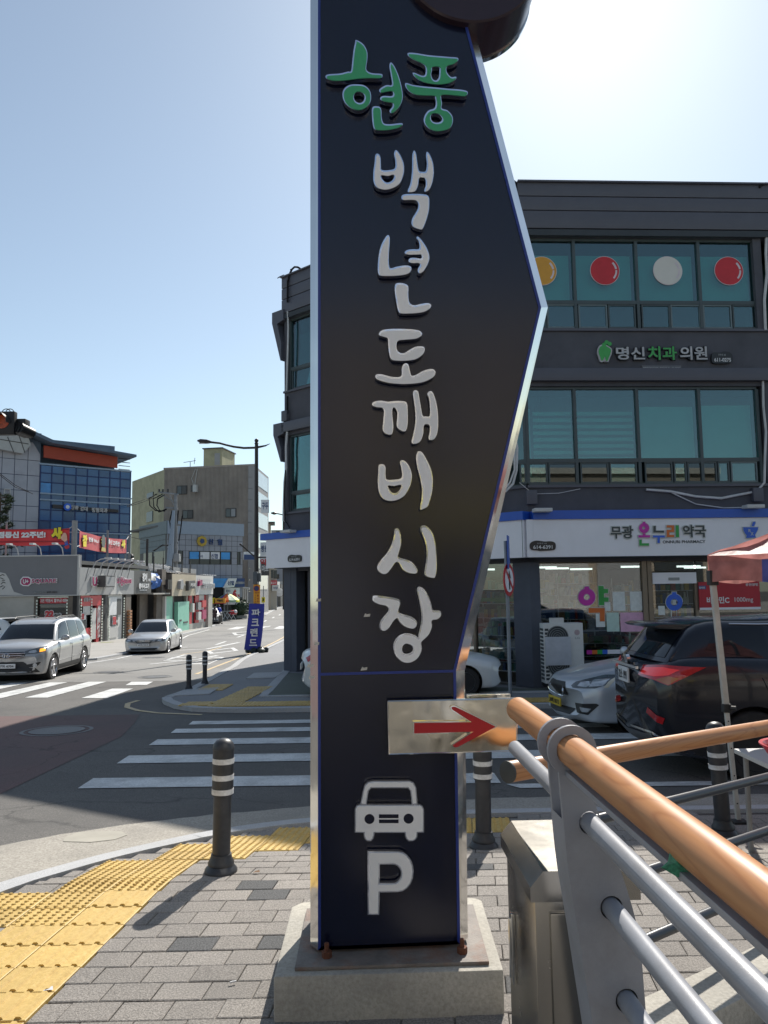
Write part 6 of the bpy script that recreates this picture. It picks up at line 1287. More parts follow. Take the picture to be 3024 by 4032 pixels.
# ---- blue glass clinic with grey panels
BL = Frame(-19.8, 60, 38.7)
M_BGL = pm('blue_curtain_glass', (.022, .095, .235), .10, var=.35, vs=.25, spec=.8); M_BGL2 = pm('blue_curtain_glass_dark', (.022, .07, .165), .10, var=.3, vs=.3, spec=.8); M_BGL3 = pm('blue_curtain_glass_bright', (.02, .20, .50), .12, var=.3, vs=1.5, spec=.8)
M_MUL = pm('blue_mullion', (.008, .03, .12), .5); M_GPAN = pm('grey_cladding', (.38, .39, .43), .6, var=.08, vs=.8, dirt=(.20, .21, .24), ds=.5); M_ROOFB = pm('slate_blue_eaves', (.10, .14, .19), .6, var=.1); M_OXR = pm('roof_sign_red', (.36, .055, .025), .6, var=.08); M_TRIMB = pm('pale_blue_trim', (.28, .36, .45), .5)
cl = thing('clinic_building', 'five-storey clinic with blue glass curtain wall, grey panels and a long red roof sign', 'building', (-22, 58, -1.2))
def bl(px, py, d=0): return BL.at(px, py, d)
ux = [bl(px, 2000)[0] for px in (155, 200, 248, 296, 341, 386, 430, 471, 512)]
rows = [1860, 1889, 1930, 1976, 1997, 2035, 2078, 2120, 2160, 2205, 2240]
# heights at the right-hand edge of the glass
zrow = [bl(512, y)[1] for y in (1859, 1889, 1923, 1964, 1987, 2024, 2064, 2100, 2140, 2180, 2230)] + [-1.6]
rgx = random.Random(9)
zrow[-2] = bl(512, 2220)[1]
for i in range(8):
    for j in range(len(zrow) - 1):
        r_ = rgx.random(); mt_2 = M_BGL if r_ < .62 else M_BGL2
        if (i, j) == (0, 2): mt_2 = M_BGL3
        if j in (2, 3) and i in (2, 4, 6): mt_2 = M_BGL2
        g = G(); g.box(ux[i] + .04, ux[i + 1] - .04, .0, .05, zrow[j + 1] + .04, zrow[j] - .04); mk('curtain_pane', g, mt_2, cl, BL)
g = G()
for x in ux: g.box(x - .04, x + .04, -.03, .06, -1.6, zrow[0])
for z in zrow[1:-1]: g.box(ux[0], ux[-1], -.028, .058, z - .04, z + .04)
mk('mullion_grid', g, M_MUL, cl, BL, kind='stuff')
for z in (zrow[3], zrow[4], bl(512, 2104)[1], bl(512, 2060)[1]):
    if z != bl(512, 2060)[1]: g = G(); g.box(ux[0], ux[-1] + .1, -.10, -.03, z - .05, z + .05); mk('trim_rail', g, M_TRIMB, cl, BL)
g = G(); g.box(ux[0] - .1, ux[-1] + .05, -.06, .3, zrow[0], zrow[0] + .12); mk('parapet_trim', g, M_TRIMB, cl, BL)
g = G(); g.box(ux[-1], ux[-1] + .02, .0, 12, -1.6, zrow[0] - .05); g.box(ux[0], ux[-1], .2, 12, -1.6, zrow[0] - .1); mk('body', g, M_ROOFB, cl, BL, kind='stuff')
# grey cladding left: panels one by one
gx = [bl(px, 2000)[0] for px in (-110, -50, 2, 52, 104, 153)]
ztop = bl(153, 1815)[1]
gz = [ztop + 2.9, ztop + 1.35, ztop] + [ztop - 1.12 * k for k in range(1, 13)]
for i in range(5):
    for j in range(len(gz) - 1):
        x0, x1 = gx[i], gx[i + 1]
        if j == 0 and i == 4: continue
        g = G()
        if j == 0 and i == 3: g.prism([(x0 + .02, gz[1] + .02), (x1 - .02, gz[1] + .02), (x1 - .9, gz[0] - .3), (x0 + .02, gz[0] - .1)], .02, .1)
        elif j == 1 and i == 4: g.prism([(x0 + .02, gz[2] + .02), (x1 - .02, gz[2] + .02), (x1 - .02, gz[2] + .5), (x0 + .3, gz[1] - .02), (x0 + .02, gz[1] - .02)], .02, .1)
        else: g.box(x0 + .02, x1 - .02, .02, .1, gz[j + 1] + .02, gz[j] - .02)
        mk('cladding_panel', g, M_GPAN, cl, BL)
g = G(); g.box(gx[0], gx[-1], .1, 12, -1.6, ztop); g.box(gx[0], gx[3], .1, 9, ztop, ztop + 2.2); mk('body', g, M_MUL, cl, BL, kind='stuff')
# paler forward gable at upper left
q = [bl(*p, -.5) for p in ((-60, 1680), (45, 1690), (98, 1690), (118, 1738), (122, 1752), (90, 1786), (40, 1776), (0, 1768), (-60, 1762))]
g = G(); g.prism(q, -.5, .0); mk('gable_panel', g, pm('pale_cladding', (.42, .42, .40), .6, var=.08), cl, BL)
for a, b in (((-60, 1720), (112, 1748)), ((30, 1720), (55, 1782)), ((70, 1700), (98, 1782))):
    p, q_ = bl(*a, -.51), bl(*b, -.51); g = G(); g.tube([(p[0], -.51, p[1]), (q_[0], -.51, q_[1])], .03, 4); mk('panel_joint', g, M_SGD, cl, BL)
# eaves slab
E_ = [bl(*p, -1.2) for p in ((60, 1640), (112, 1686), (208, 1731), (538, 1790), (538, 1803), (470, 1808), (150, 1742), (112, 1730), (90, 1700))]
g = G(); g.prism([bl(*p, -1.2) for p in ((85, 1660), (112, 1686), (208, 1731), (538, 1790), (538, 1799), (208, 1744), (112, 1700), (85, 1675))], -1.2, 5); mk('eaves_slab', g, M_ROOFB, cl, BL)
g = G(); a = bl(150, 1790)[0]; b = bl(468, 1840)[0]; g.box(a, b, 1.0, 5, zrow[0], bl(300, 1752)[1] + .4); mk('penthouse_wall', g, M_ROOFB, cl, BL)
q = [bl(*p, -.1) for p in ((171, 1755), (460, 1800), (460, 1844), (171, 1802))]; g = G(); g.prism(q, -.25, -.1); mk('roof_sign_board', g, M_OXR, cl, BL)
g = G(); g.box(bl(60, 1750)[0], bl(165, 1750)[0], .2, 6, ztop - .2, bl(120, 1700)[1]); mk('stair_tower', g, M_ROOFB, cl, BL)
for k in range(4): z = zrow[0] + .2 + k * .28; x = bl(470, 1850)[0]; g = G(); g.tube([(x, .2, z), (x + .9, .2, z)], .03, 4); mk('roof_rail', g, M_POLE, cl, BL)
g = G(); a = bl(205, 1988, -.15); b = bl(465, 2016, -.15); q = [bl(*p, -.15) for p in ((207, 1986), (465, 2007), (465, 2018), (207, 2000))]; g.prism(q, -.2, -.05); mk('sign_bar', g, M_POLE, cl, BL)
u_, z_ = bl(266, 1996, -.3); g = G(); g.cyl((u_, -.32, z_), (u_, -.2, z_), .27, n=20); o = mk('round_logo', g, M_BLU, cl, BL); g = G(); g.cyl((u_, -.34, z_), (u_, -.32, z_), .14, n=16); mk('logo_face', g, M_LW2, o, BL)
for s_, x0, x1, y0, y1 in (('현풍', 280, 310, 1990, 2006), ('경대', 316, 346, 1994, 2012), ('정형외과', 361, 424, 1999, 2018)):
    u0, z1 = bl(x0, y0, -.3); u1, _ = bl(x1, y0, -.3); _, z0 = bl((x0 + x1) / 2, y1, -.3); z1 = bl((x0 + x1) / 2, y0 + .5, -.3)[1]; text('clinic_letter', s_, u0, u1, z0, z1, M_SGL, cl, BL, -.22, .08, .03)
g = G(); a = bl(18, 1925, -.1); b = bl(36, 2060, -.1); 
for x in (a[0], b[0]): g.box(x - .03, x + .03, -.12, .0, -.5, a[1])
g.box(a[0], b[0], -.12, .0, a[1] - .03, a[1] + .03); mk('cable_ladder', g, M_SGL, cl, BL, kind='stuff')
# wires across the clinic
ow = thing('overhead_wires', 'thin overhead wires sagging across the blue clinic toward the utility pole', 'wires', (-18, 60, 8))
for pts in (((-20, 1850, 40), (60, 1910, 44), (130, 1945, 50)), ((-20, 1856, 40), (60, 1918, 44), (125, 1942, 50)), ((500, 1990, 59), (560, 1970, 62), (610, 1950, 66)), ((500, 1996, 59), (560, 1978, 62), (620, 1955, 66)), ((505, 2112, 57), (560, 2125, 60), (580, 2132, 62)), ((600, 2168, 66), (640, 2150, 68), (672, 2144, 70))):
    g = G(); g.tube([atY(*p) for p in pts], .02, 5); mk('wire', g, M_CABLE, ow)

# ---- credit union building and the tall brown building
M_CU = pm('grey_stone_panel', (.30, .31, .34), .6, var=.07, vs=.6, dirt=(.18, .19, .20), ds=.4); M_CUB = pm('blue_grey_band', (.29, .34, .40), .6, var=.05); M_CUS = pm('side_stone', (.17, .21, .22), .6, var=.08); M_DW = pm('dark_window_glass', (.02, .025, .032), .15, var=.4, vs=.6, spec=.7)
M_BRW = pm('brown_corrugated', (.34, .29, .25), .7, var=.16, vs=.5, dirt=(.22, .19, .17), ds=.35, dirtamt=.6); M_YEW = pm('ochre_stucco', (.40, .38, .25), .85, var=.12, vs=.7, dirt=(.17, .165, .12), ds=.5, dirtamt=.6); M_GTL = pm('pale_granite', (.30, .285, .28), .6, var=.06)  # brown_corrugated base lightened: distance haze is put into its colour
CUa = Frame(-23.6, 83.4, 38.2); CUb = Frame(-23.6, 83.4, -54)      # right face; left face runs to negative u
cu_ = thing('credit_union', 'grey stone credit union building with blue-grey band, yellow emblem and blue window posters', 'building', (-21, 86, -1.4))
def ca(px, py, d=0): return CUa.at(px, py, d)
def cbb(px, py, d=0): return CUb.at(px, py, d)
WR = ca(956, 2100)[0]; ZT = ca(660, 2050)[1]; ZB1 = ca(800, 2106)[1]; ZG = -1.55
zz = [ZB1, ca(800, 2126)[1], ca(800, 2150)[1], ca(800, 2168)[1]]
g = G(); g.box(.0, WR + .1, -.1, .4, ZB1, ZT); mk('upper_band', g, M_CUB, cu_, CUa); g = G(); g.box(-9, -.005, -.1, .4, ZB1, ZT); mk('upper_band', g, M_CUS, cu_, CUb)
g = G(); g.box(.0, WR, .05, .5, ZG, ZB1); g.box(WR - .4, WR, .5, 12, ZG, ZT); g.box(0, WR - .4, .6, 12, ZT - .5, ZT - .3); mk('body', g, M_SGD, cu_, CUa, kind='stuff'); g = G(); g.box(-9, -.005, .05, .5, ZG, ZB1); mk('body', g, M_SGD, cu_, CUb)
zwt, zwb = ca(800, 2170)[1], ca(800, 2222)[1]
win = [(ca(744, 2190)[0], ca(908, 2190)[0]), (ca(934, 2190)[0], ca(946, 2190)[0]), (ca(702, 2190)[0], ca(720, 2190)[0])]
ncol = 13; cw_ = WR / ncol
levels = [ZB1, ZB1 - (ZB1 - zwt) / 3, ZB1 - 2 * (ZB1 - zwt) / 3, zwt, (zwt + zwb) / 2, zwb, zwb - 1.25, zwb - 2.5, zwb - 3.75]
for i in range(ncol):
    for j in range(len(levels) - 1):
        x0, x1 = i * cw_, (i + 1) * cw_; z1, z0 = levels[j], levels[j + 1]
        if j in (3, 4):
            for a, b in win:
                if a < x1 and b > x0:
                    if a > x0 and b < x1: x1 = a
                    elif a > x0: x1 = a
                    elif b < x1: x0 = b
                    else: x1 = x0
            if x1 - x0 < .15: continue
        g = G(); g.box(x0 + .02, x1 - .02, .0, .06, z0 + .02, z1 - .02); mk('stone_panel', g, M_CU, cu_, CUa)
for k, (a, b) in enumerate(win):
    nb = 4 if k == 0 else 1
    for i in range(nb):
        x0 = a + (b - a) * i / nb; x1 = a + (b - a) * (i + 1) / nb
        g = G(); g.box(x0 + .05, x1 - .05, .03, .05, zwb, zwt); w_ = mk('window', g, M_DW, cu_, CUa)
        if k == 0:
            g = G(); g.box(x0 + .08, x1 - .08, .0, .025, zwb + (zwt - zwb) * .4, zwt - .1); mk('window_poster', g, [M_BLU2, M_LW2, M_LW2, M_BLU2][i] if 'M_BLU2' in globals() else M_LW2, w_, CUa)
        g = G(); g.box(x0 - .03, x0 + .05, -.02, .06, zwb, zwt); g.box(x1 - .05, x1 + .03, -.02, .06, zwb, zwt); mk('window_frame', g, M_POLE, w_, CUa)
def ct(s, x0, x1, y0, y1, mat, bold=.03, ext=.15, d=-.02): u0 = ca(x0, 2100)[0]; u1 = ca(x1, 2100)[0]; xm = (x0 + x1) / 2; text('sign_letter', s, u0, u1, ca(xm, y1)[1], ca(xm, y0)[1], mat, cu_, CUa, d, ext, bold)
M_NAVY = pm('navy_letter', (.03, .06, .16), .5); M_GOLDL = pm('emblem_yellow', (.45, .30, .03), .5)
ct('신', 820, 838, 2122, 2144, M_NAVY); ct('협', 856, 873, 2124, 2147, M_NAVY)
u_, z_ = ca(793, 2131); g = G(); g.cyl((u_, -.2, z_), (u_, -.02, z_), .6, n=8); mk('yellow_emblem', g, M_GOLDL, cu_, CUa); g = G(); g.cyl((u_, -.25, z_), (u_, -.2, z_), .3, n=5); mk('emblem_centre', g, M_NAVY, cu_, CUa)
ct('부바', 781, 800, 2185, 2196, M_NAVY, .0, .01); ct('신협', 832, 858, 2180, 2200, M_NAVY, .02, .01)
for k in range(3):
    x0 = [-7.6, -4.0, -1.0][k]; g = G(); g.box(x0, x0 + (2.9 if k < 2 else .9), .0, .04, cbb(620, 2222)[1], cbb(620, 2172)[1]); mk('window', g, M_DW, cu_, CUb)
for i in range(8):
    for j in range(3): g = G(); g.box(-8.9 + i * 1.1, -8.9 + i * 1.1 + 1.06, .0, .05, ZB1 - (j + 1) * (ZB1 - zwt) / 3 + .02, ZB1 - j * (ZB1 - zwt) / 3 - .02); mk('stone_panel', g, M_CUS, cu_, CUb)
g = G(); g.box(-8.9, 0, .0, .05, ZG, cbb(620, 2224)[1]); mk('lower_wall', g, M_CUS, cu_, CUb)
# awning and posters at street level
M_BLU2 = pm('sky_blue_print', (.06, .30, .65), .5, var=.2, vs=.8)
za = ca(870, 2278)[1]; zbw = ca(870, 2312)[1]
g = G(); g.prism([(ca(826, 2300)[0], zbw), (ca(875, 2300)[0], zbw), (ca(892, 2300)[0], za), (ca(826, 2300)[0], za)], -.9, -.1); mk('blue_awning', g, M_BLU2, cu_, CUa); g = G(); g.prism([(ca(862, 2300)[0], zbw - .1), (ca(905, 2300)[0], zbw), (ca(915, 2300)[0], za), (ca(882, 2300)[0], za)], -1.1, -.9); mk('white_awning', g, M_LW2, cu_, CUa)
ct('신협', 880, 905, 2288, 2305, M_NAVY, .04, .02, -1.1); g = G(); g.box(ca(916, 2300)[0], WR, -.5, -.1, zbw, za); mk('dark_sign', g, M_NAVY, cu_, CUa); ct('365 자동화코너', 920, 955, 2290, 2300, M_SGL, .02, .02, -.5)
a = ca(884, 2315, -.3); b = ca(943, 2380, -.3); g = G(); g.box(a[0], b[0], -.35, -.1, b[1], a[1]); mk('rate_poster', g, M_LW2, cu_, CUa); ct('플러스', 886, 903, 2322, 2332, M_NAVY, .02, .02, -.35); ct('6', 911, 928, 2320, 2358, M_RED3, .08, .02, -.35); ct('%', 930, 940, 2340, 2350, M_RED3, .03, .02, -.35)
g = G(); g.box(ca(828, 2350)[0], ca(884, 2350)[0], -.1, .0, ZG, zbw); mk('shop_entrance', g, M_DARKI, cu_, CUa)
a = ca(956, 2172, -.6); b = ca(976, 2200, -.6); g = G(); g.box(WR, WR + 1.6, -.3, -.1, b[1] - .1, a[1]); g2 = mk('projecting_sign', g, M_LW2, cu_, CUa); g = G(); g.box(WR + .02, WR + 1.58, -.32, -.3, b[1] - .1, b[1] + .5); mk('sign_base', g, M_NAVY, g2, CUa); text('sign_letter', '신협', WR + .2, WR + 1.4, b[1] + .65, a[1] - .15, M_NAVY, cu_, CUa, -.3, .02, .03)

bb = thing('brown_building', 'tall brown ribbed building with ochre side wall, stair block and street-side windows', 'building', (-24, 107, -1.5))
BRa = Frame(-30.9, 107.3, -9.9); BRb = Frame(-30.9, 107.3, -54); BRc = Frame(-17.7, 105, 89)
def ba(px, py, d=0): return BRa.at(px, py, d)
WB = ba(1002, 1900)[0]; WC = ba(977, 1900)[0]; ZB = ba(900, 1838)[1]
g = G(); g.box(0, WC, .06, .5, ZG, ZB); g.box(0, WB - 2.8, .6, 13, ZB - 1, ZB - .7); g.box(-.1, WB + .1, -.05, .6, ZB, ZB + .25); mk('wall', g, M_BRW, bb, BRa, kind='stuff')
nr = 66
for i in range(nr):
    x0 = WC * i / nr; g = G(); g.prism([(x0, .06), (x0 + WC / nr * .2, -.03), (x0 + WC / nr * .6, -.03), (x0 + WC / nr * .8, .06)], ZG, ZB, axis='z'); mk('metal_rib', g, M_BRW, bb, BRa)
for k in range(13): g = G(); z0 = ZG + (ZB - ZG) * k / 13; g.box(WC + .03, WB, -.05, .5, z0 + .02, z0 + (ZB - ZG) / 13 - .02); mk('granite_panel', g, M_GTL, bb, BRa)
g = G(); g.box(-14, -.005, .0, .5, ZG, ZB); mk('ochre_wall', g, M_YEW, bb, BRb)
for x0, y0, x1, y1 in ((696, 1913, 736, 1946), (752, 1911, 777, 1934), (719, 2009, 760, 2042), (888, 2002, 930, 2036)):
    a = ba(x0, y0, -.1); b = ba(x1, y1, -.1); g = G(); g.box(a[0], b[0], -.12, -.05, b[1], a[1]); w_ = mk('window', g, M_POLE, bb, BRa)
    m_ = (a[0] + b[0]) / 2; g = G(); g.box(a[0] + .12, m_ - .05, -.14, -.12, b[1] + .1, a[1] - .1); mk('pane', g, M_DW, w_, BRa); g = G(); g.box(m_ + .05, b[0] - .12, -.14, -.12, b[1] + .1, a[1] - .1); mk('pane', g, M_SGD if x0 < 800 else M_SG2, w_, BRa)
for x0, y0, x1, y1 in ((578, 1944, 602, 1958), (577, 2018, 600, 2052)):
    a = BRb.at(x0, y0, -.1); b = BRb.at(x1, y1, -.1); g = G(); g.box(a[0], b[0], -.12, .0, b[1], a[1]); mk('window', g, M_DW, bb, BRb)
a = ba(802, 1769, 3); b = ba(874, 1845, 3); g = G(); g.box(a[0], b[0], 3, 8, ZB - .8, a[1]); o = mk('stair_block', g, M_YEW, bb, BRa); g = G(); g.box(a[0] - .15, b[0] + .15, 2.8, 8.2, a[1], a[1] + .15); mk('block_roof', g, M_SGD, o, BRa)
a = ba(845, 1785, 2.95); b = ba(866, 1830, 2.95); g = G(); g.box(a[0], b[0], 2.95, 3.0, b[1], a[1]); mk('block_door', g, M_SG2, o, BRa)
g = G(); g.box(.0, 11, .0, .4, ZG, ZB); mk('side_wall', g, M_GTL, bb, BRc)
for k in range(6):
    z0 = ZG + 2.9 + k * (ZB - ZG - 3) / 6; g = G(); g.box(1, 10, -.05, .0, z0 + .5, z0 + (ZB - ZG - 3) / 6 - .3); mk('side_window', g, pm('pale_sky_glass', (.42, .48, .52), .2, var=.15, vs=.4, spec=.8), bb, BRc)
a = ba(745, 1843, 1); g = G(); q_ = ba(749, 1820, 1); g.tube([(q_[0], 1, ZB), (q_[0], 1, ba(749, 1819, 1)[1])], .05, 4); zt5 = ba(749, 1820, 1)[1]; g.tube([(q_[0] - 1, 1, zt5), (q_[0] + .8, 1, zt5 + .2)], .04, 4); g.tube([(q_[0] + .6, 1, zt5 - .3), (q_[0] + .7, 1, zt5 + .6)], .04, 4); mk('tv_aerial', g, M_POLE, bb, BRa, kind='stuff')
for pts in (((771, 1846), (756, 1885), (766, 1912)), ((778, 1846), (772, 1885), (768, 1912))): g = G(); g.tube([(ba(*p)[0], -.12, ba(*p)[1]) for p in pts], .05, 4); mk('loose_cable', g, M_SGL, bb, BRa)
g = G(); a = ba(775, 1922); g.box(a[0] - .3, a[0] + .25, -.7, -.12, a[1] - .6, a[1] + .4); mk('window_air_conditioner', g, M_SGL, bb, BRa)
for px, py, s_, m_ in ((1036, 1994, '구두', M_LW2), (1033, 2162, '병원', M_LW2), (1030, 2215, '약', M_LW2), (1036, 2240, '마트', M_SGD)):
    c = atY(px - 8, py, 104); g = G(); FF = Frame(c.x, 104, 3); g.box(0, 1.1, -.1, .1, c.z - .9, c.z + .9); o = mk('projecting_sign', g, m_, bb, FF); text('sign_letter', s_, .1, 1.0, c.z - .4, c.z + .5, M_RED3 if s_ == '약' else M_NAVY if m_ is M_LW2 else M_LW2, o, FF, -.1, .02, .03)
# cream relief building and grey block farther up
cr_ = thing('cream_building', 'narrow cream building with patterned relief band and red shop sign up the street', 'building', (-20, 128, -1.5))
CRF = Frame(atY(1048, 2300, 126).x, 126, 8); CRS = Frame(atY(1066, 2300, 127).x, 127, 35)
M_CRM = pm('cream_render', (.40, .36, .30), .8, var=.1, vs=.5, dirt=(.28, .25, .21), ds=.5)
w1 = CRF.at(1066, 2200)[0]; zt6 = CRF.at(1055, 2062)[1]; w2 = CRS.at(1090, 2200)[0]
g = G(); g.box(0, w1, 0, 8, ZG, zt6); mk('front_wall', g, M_CRM, cr_, CRF); g = G(); g.box(0, w2, 0, 8, ZG, zt6 - 2); mk('street_wall', g, M_CRM, cr_, CRS)
g = G(); g.box(-.3, w2 + .3, -.5, 4, zt6, zt6 + .3); mk('roof_slab', g, M_SGD, cr_, CRF)
for px, y0, y1 in ((1063, 2152, 2192), (1078, 2155, 2196), (1064, 2244, 2276), (1078, 2246, 2278)):
    a = CRS.at(px, y0); g = G(); g.box(a[0], a[0] + .55, -.08, .0, CRS.at(px, y1)[1], a[1]); mk('window', g, M_DW, cr_, CRS)
for k in range(7): g = G(); a = CRS.at(1066 + k * 3.2, 2125); g.tube([(a[0] + .35 * math.cos(t_ * .9), -.06, a[1] + .8 * math.sin(t_ * 1.3 + k)) for t_ in range(7)], .06, 4); mk('relief_scroll', g, M_SWH, cr_, CRS)
for (px, py, ww, hh, m_, s_) in ((1070, 2220, 1.2, .9, M_SWH, '피아노'), (1072, 2295, 1.3, .8, M_RED3, '불고기'), (1080, 2315, 1.2, 1.0, M_SWH, '식당')):
    a = CRS.at(px, py); g = G(); g.box(a[0] - ww / 2, a[0] + ww / 2, -.4, -.1, a[1] - hh / 2, a[1] + hh / 2); o = mk('shop_sign', g, m_, cr_, CRS); text('sign_letter', s_, a[0] - ww * .35, a[0] + ww * .35, a[1] - .2, a[1] + .2, M_LW2 if m_ is M_RED3 else M_NAVY, o, CRS, -.4, .02, .02)
gb = thing('grey_block', 'plain light grey four-storey block at the end of the street', 'building', (-24, 172, -1.5))
GBF = Frame(atY(1068, 2300, 172).x, 172, 0); wg = GBF.at(1135, 2200)[0]
g = G(); g.box(0, wg + 6, 0, 12, ZG, GBF.at(1100, 2087)[1]); mk('wall', g, pm('far_grey_wall', (.27, .27, .29), .7, var=.05), gb, GBF)
for px, ys_ in ((1093, (2101, 2156, 2215, 2270)), (1108, (2101,)), (1120, (2101,))):
    for y in ys_: a = GBF.at(px - 5, y - 9); b = GBF.at(px + 6, y + 9); g = G(); g.box(a[0], b[0], -.1, .0, b[1], a[1]); o = mk('window', g, M_POLE, gb, GBF); g = G(); g.box(a[0] + .12, b[0] - .12, -.13, -.1, b[1] + .1, a[1] - .1); mk('pane', g, M_DW, o, GBF)
rs = thing('street_shopfronts', 'row of small pale shopfronts and hanging signs beyond the cream building', 'shops', (-20, 150, -1.5))
for k, (px, y0, y1, Y_, m_) in enumerate(((1056, 2330, 2400, 133, M_SGD), (1074, 2330, 2398, 137, M_SG2), (1086, 2290, 2340, 141, M_SWH), (1098, 2300, 2388, 146, M_SGD), (1106, 2290, 2340, 149, M_SGL), (1113, 2310, 2380, 153, M_SG2))):
    a = atY(px - 6, y0, Y_); b = atY(px + 7, y1, Y_); g = G(); g.box(a.x, b.x, Y_, Y_ + 3, b.z, a.z); mk('shopfront', g, m_, rs)
c = atY(1099, 2332, 140); g = G(); g.cyl(c, c + Vector((0, .15, 0)), .75, n=20); mk('round_sign', g, M_LW2, rs)
# ---- utility pole with cross arms
up_ = thing('utility_pole', 'concrete utility pole with cross arms, drooping cables and a grey box, before the credit union', 'utility pole', atY(692, 2400, 74))
def yp(px, py, Y_=74): return atY(px, py, Y_)
g = G(); g.cyl(yp(693, 2420), yp(692, 1948), .22, .15, n=12); mk('pole', g, M_POLEG, up_, smooth=True)
g = G(); g.cyl(yp(668, 2228, 73.6), yp(684, 2010, 73.6), .34, .14, n=8); mk('leaning_stay', g, M_CUB, up_, smooth=True)
for a, b in (((626, 1938), (702, 1948)), ((652, 2000), (700, 2002)), ((676, 2064), (712, 2068)), ((678, 2182), (712, 2184))):
    g = G(); g.cyl(yp(*a), yp(*b), .09, n=6); mk('cross_arm', g, M_POLEG, up_)
for px in (627, 641, 661): g = G(); g.cyl(yp(px, 1938), yp(px, 1926), .09, n=6); mk('insulator', g, M_POLE, up_)
for pts in (((618, 1945), (587, 1962), (590, 1990), (612, 2010), (650, 2012)), ((640, 1946), (603, 1964), (606, 1996), (626, 2016), (656, 2006)), ((648, 1948), (620, 1965), (618, 1990), (632, 2014), (658, 2002)), ((678, 2010), (668, 2050), (674, 2100), (694, 2130), (700, 2140)), ((702, 2010), (698, 2060), (690, 2090), (698, 2140)), ((718, 2030), (712, 2080), (704, 2130)), ((672, 2150), (640, 2146), (605, 2170)), ((660, 2160), (680, 2180), (688, 2220)), ((684, 2130), (690, 2180), (684, 2215))):
    g = G(); P_ = [yp(*p) for p in pts]; g.tube(P_, .06, 5); mk('drooping_cable', g, M_CABLE, up_)
a = yp(688, 2181); b = yp(710, 2212); g = G(); g.box(a.x, b.x, 73.5, 74.2, b.z, a.z); mk('grey_box', g, M_SG2, up_, bevel=.03)
g = G(); g.cyl(yp(640, 1950), yp(684, 1975), .05, n=5); g.cyl(yp(668, 1948), yp(684, 1990), .05, n=5); mk('arm_brace', g, M_POLEG, up_, kind='stuff')

# ---- street lamp with blue banner
YL = 33.0
sl = thing('street_lamp', 'tall dark brown street lamp with long curved arm and ball finial', 'street lamp', atY(1009, 2575, YL))
def yl_(px, py, Y_=YL): return atY(px, py, Y_)
g = G(); g.cyl(yl_(1010, 2560), yl_(1010, 1745), .115, .075, n=16); mk('pole', g, M_POLE, sl, smooth=True)
c = yl_(1010, 1735); g = G(); g.ball(c, .09, 14, 10); g.cyl(c - Vector((0, 0, .13)), c - Vector((0, 0, .07)), .10, .06, n=12); mk('ball_finial', g, M_POLE, sl, smooth=True)
g = G(); g.tube([yl_(*p) for p in ((1063, 1747), (1045, 1755), (1020, 1760), (1000, 1763), (960, 1764), (920, 1759), (890, 1752), (865, 1745), (829, 1741))], [.01, .035, .05, .05, .05, .048, .045, .045, .05], 8); mk('curved_arm', g, M_POLE, sl, smooth=True)
g = G(); a = yl_(832, 1741); b = yl_(777, 1735); g.tube([a, a.lerp(b, .35), a.lerp(b, .8), b], [.05, .10, .09, .03], 10); mk('lamp_head', g, M_POLE, sl, smooth=True); c = a.lerp(b, .5) - Vector((0, 0, .085)); g = G(); g.box(c.x - .22, c.x + .2, c.y - .05, c.y + .05, c.z - .015, c.z + .01); mk('lamp_glass', g, M_SGL, sl)
g = G(); a = yl_(1006, 2195); g.cyl(a, yl_(947, 2144), .03, n=6); g.ball(yl_(947, 2144), .05, 8, 6); mk('flag_rod', g, M_POLE, sl, kind='stuff'); g = G(); g.cyl(a, yl_(1106, 2194), .03, n=6); g.ball(yl_(1106, 2194), .05, 8, 6); mk('flag_rod', g, M_POLE, sl, kind='stuff')
g = G(); g.lathe([(0, 0), (.34, 0), (.34, .06), (.22, .12), (.16, .35), (0, .35)], c=(yl_(1010, 2570).x, YL, zf(YL)), n=16); mk('pole_foot', g, M_POLE, sl, smooth=True)
t = thing('litter_bags', 'dark bags heaped around the foot of the street lamp', 'rubbish bags', (yl_(1010, 2575).x, YL - .3, zf(YL)))
for k, (dx, dy, r) in enumerate(((-.35, -.2, .2), (.25, -.3, .26), (.42, .0, .22), (-.1, -.35, .22), (.05, -.15, .3))):
    g = G(); r *= .62; rgx = random.Random(k); g.ball((yl_(1010, 2575).x + dx * .9, YL + dy, zf(YL) + r * .7), r, 9, 7, sc=(1.2, 1, .8)); g.v = [tuple(c_ + rgx.uniform(-.03, .03) for c_ in v) for v in g.v]; mk('bag', g, pm('bag_darkgreen', (.025, .035, .03), .4, var=.4, vs=6), t, smooth=True)
t = thing('sign_cabinet', 'grey control box strapped high on the street lamp pole', 'control box', yl_(1010, 2300))
a = yl_(1001, 2252); b = yl_(1018, 2300); g = G(); g.box(a.x, b.x, YL - .32, YL - .12, b.z, a.z); g.box(b.x, b.x + .13, YL - .25, YL - .08, b.z + .1, a.z - .05); mk('box', g, pm('box_greyblue', (.10, .115, .13), .5), t, bevel=.02)
def plate2(px0, py0, px1, py1, Y_): a = yl_(px0, py0, Y_); b = yl_(px1, py1, Y_); return a, b
t = thing('parking_notice', 'narrow orange no-parking camera notice above the blue banner on the lamp pole', 'notice', yl_(1010, 2375))
LF = Frame(0, YL - .2, 0); a = LF.at(998, 2302); b = LF.at(1024, 2376)
g = G(); g.box(a[0], b[0], 0, .02, b[1] - .3, a[1]); mk('orange_panel', g, pm('notice_orange', (.80, .36, .02), .5), t, LF)
u_, z_ = LF.at(1010, 2317); g = G(); g.cyl((u_, -.01, z_), (u_, 0, z_), .10, n=20); mk('round_symbol', g, M_NAVY, t, LF); g = G(); g.cyl((u_, -.004, z_), (u_, 0, z_), .125, n=20); mk('symbol_ring', g, M_RED3, t, LF)
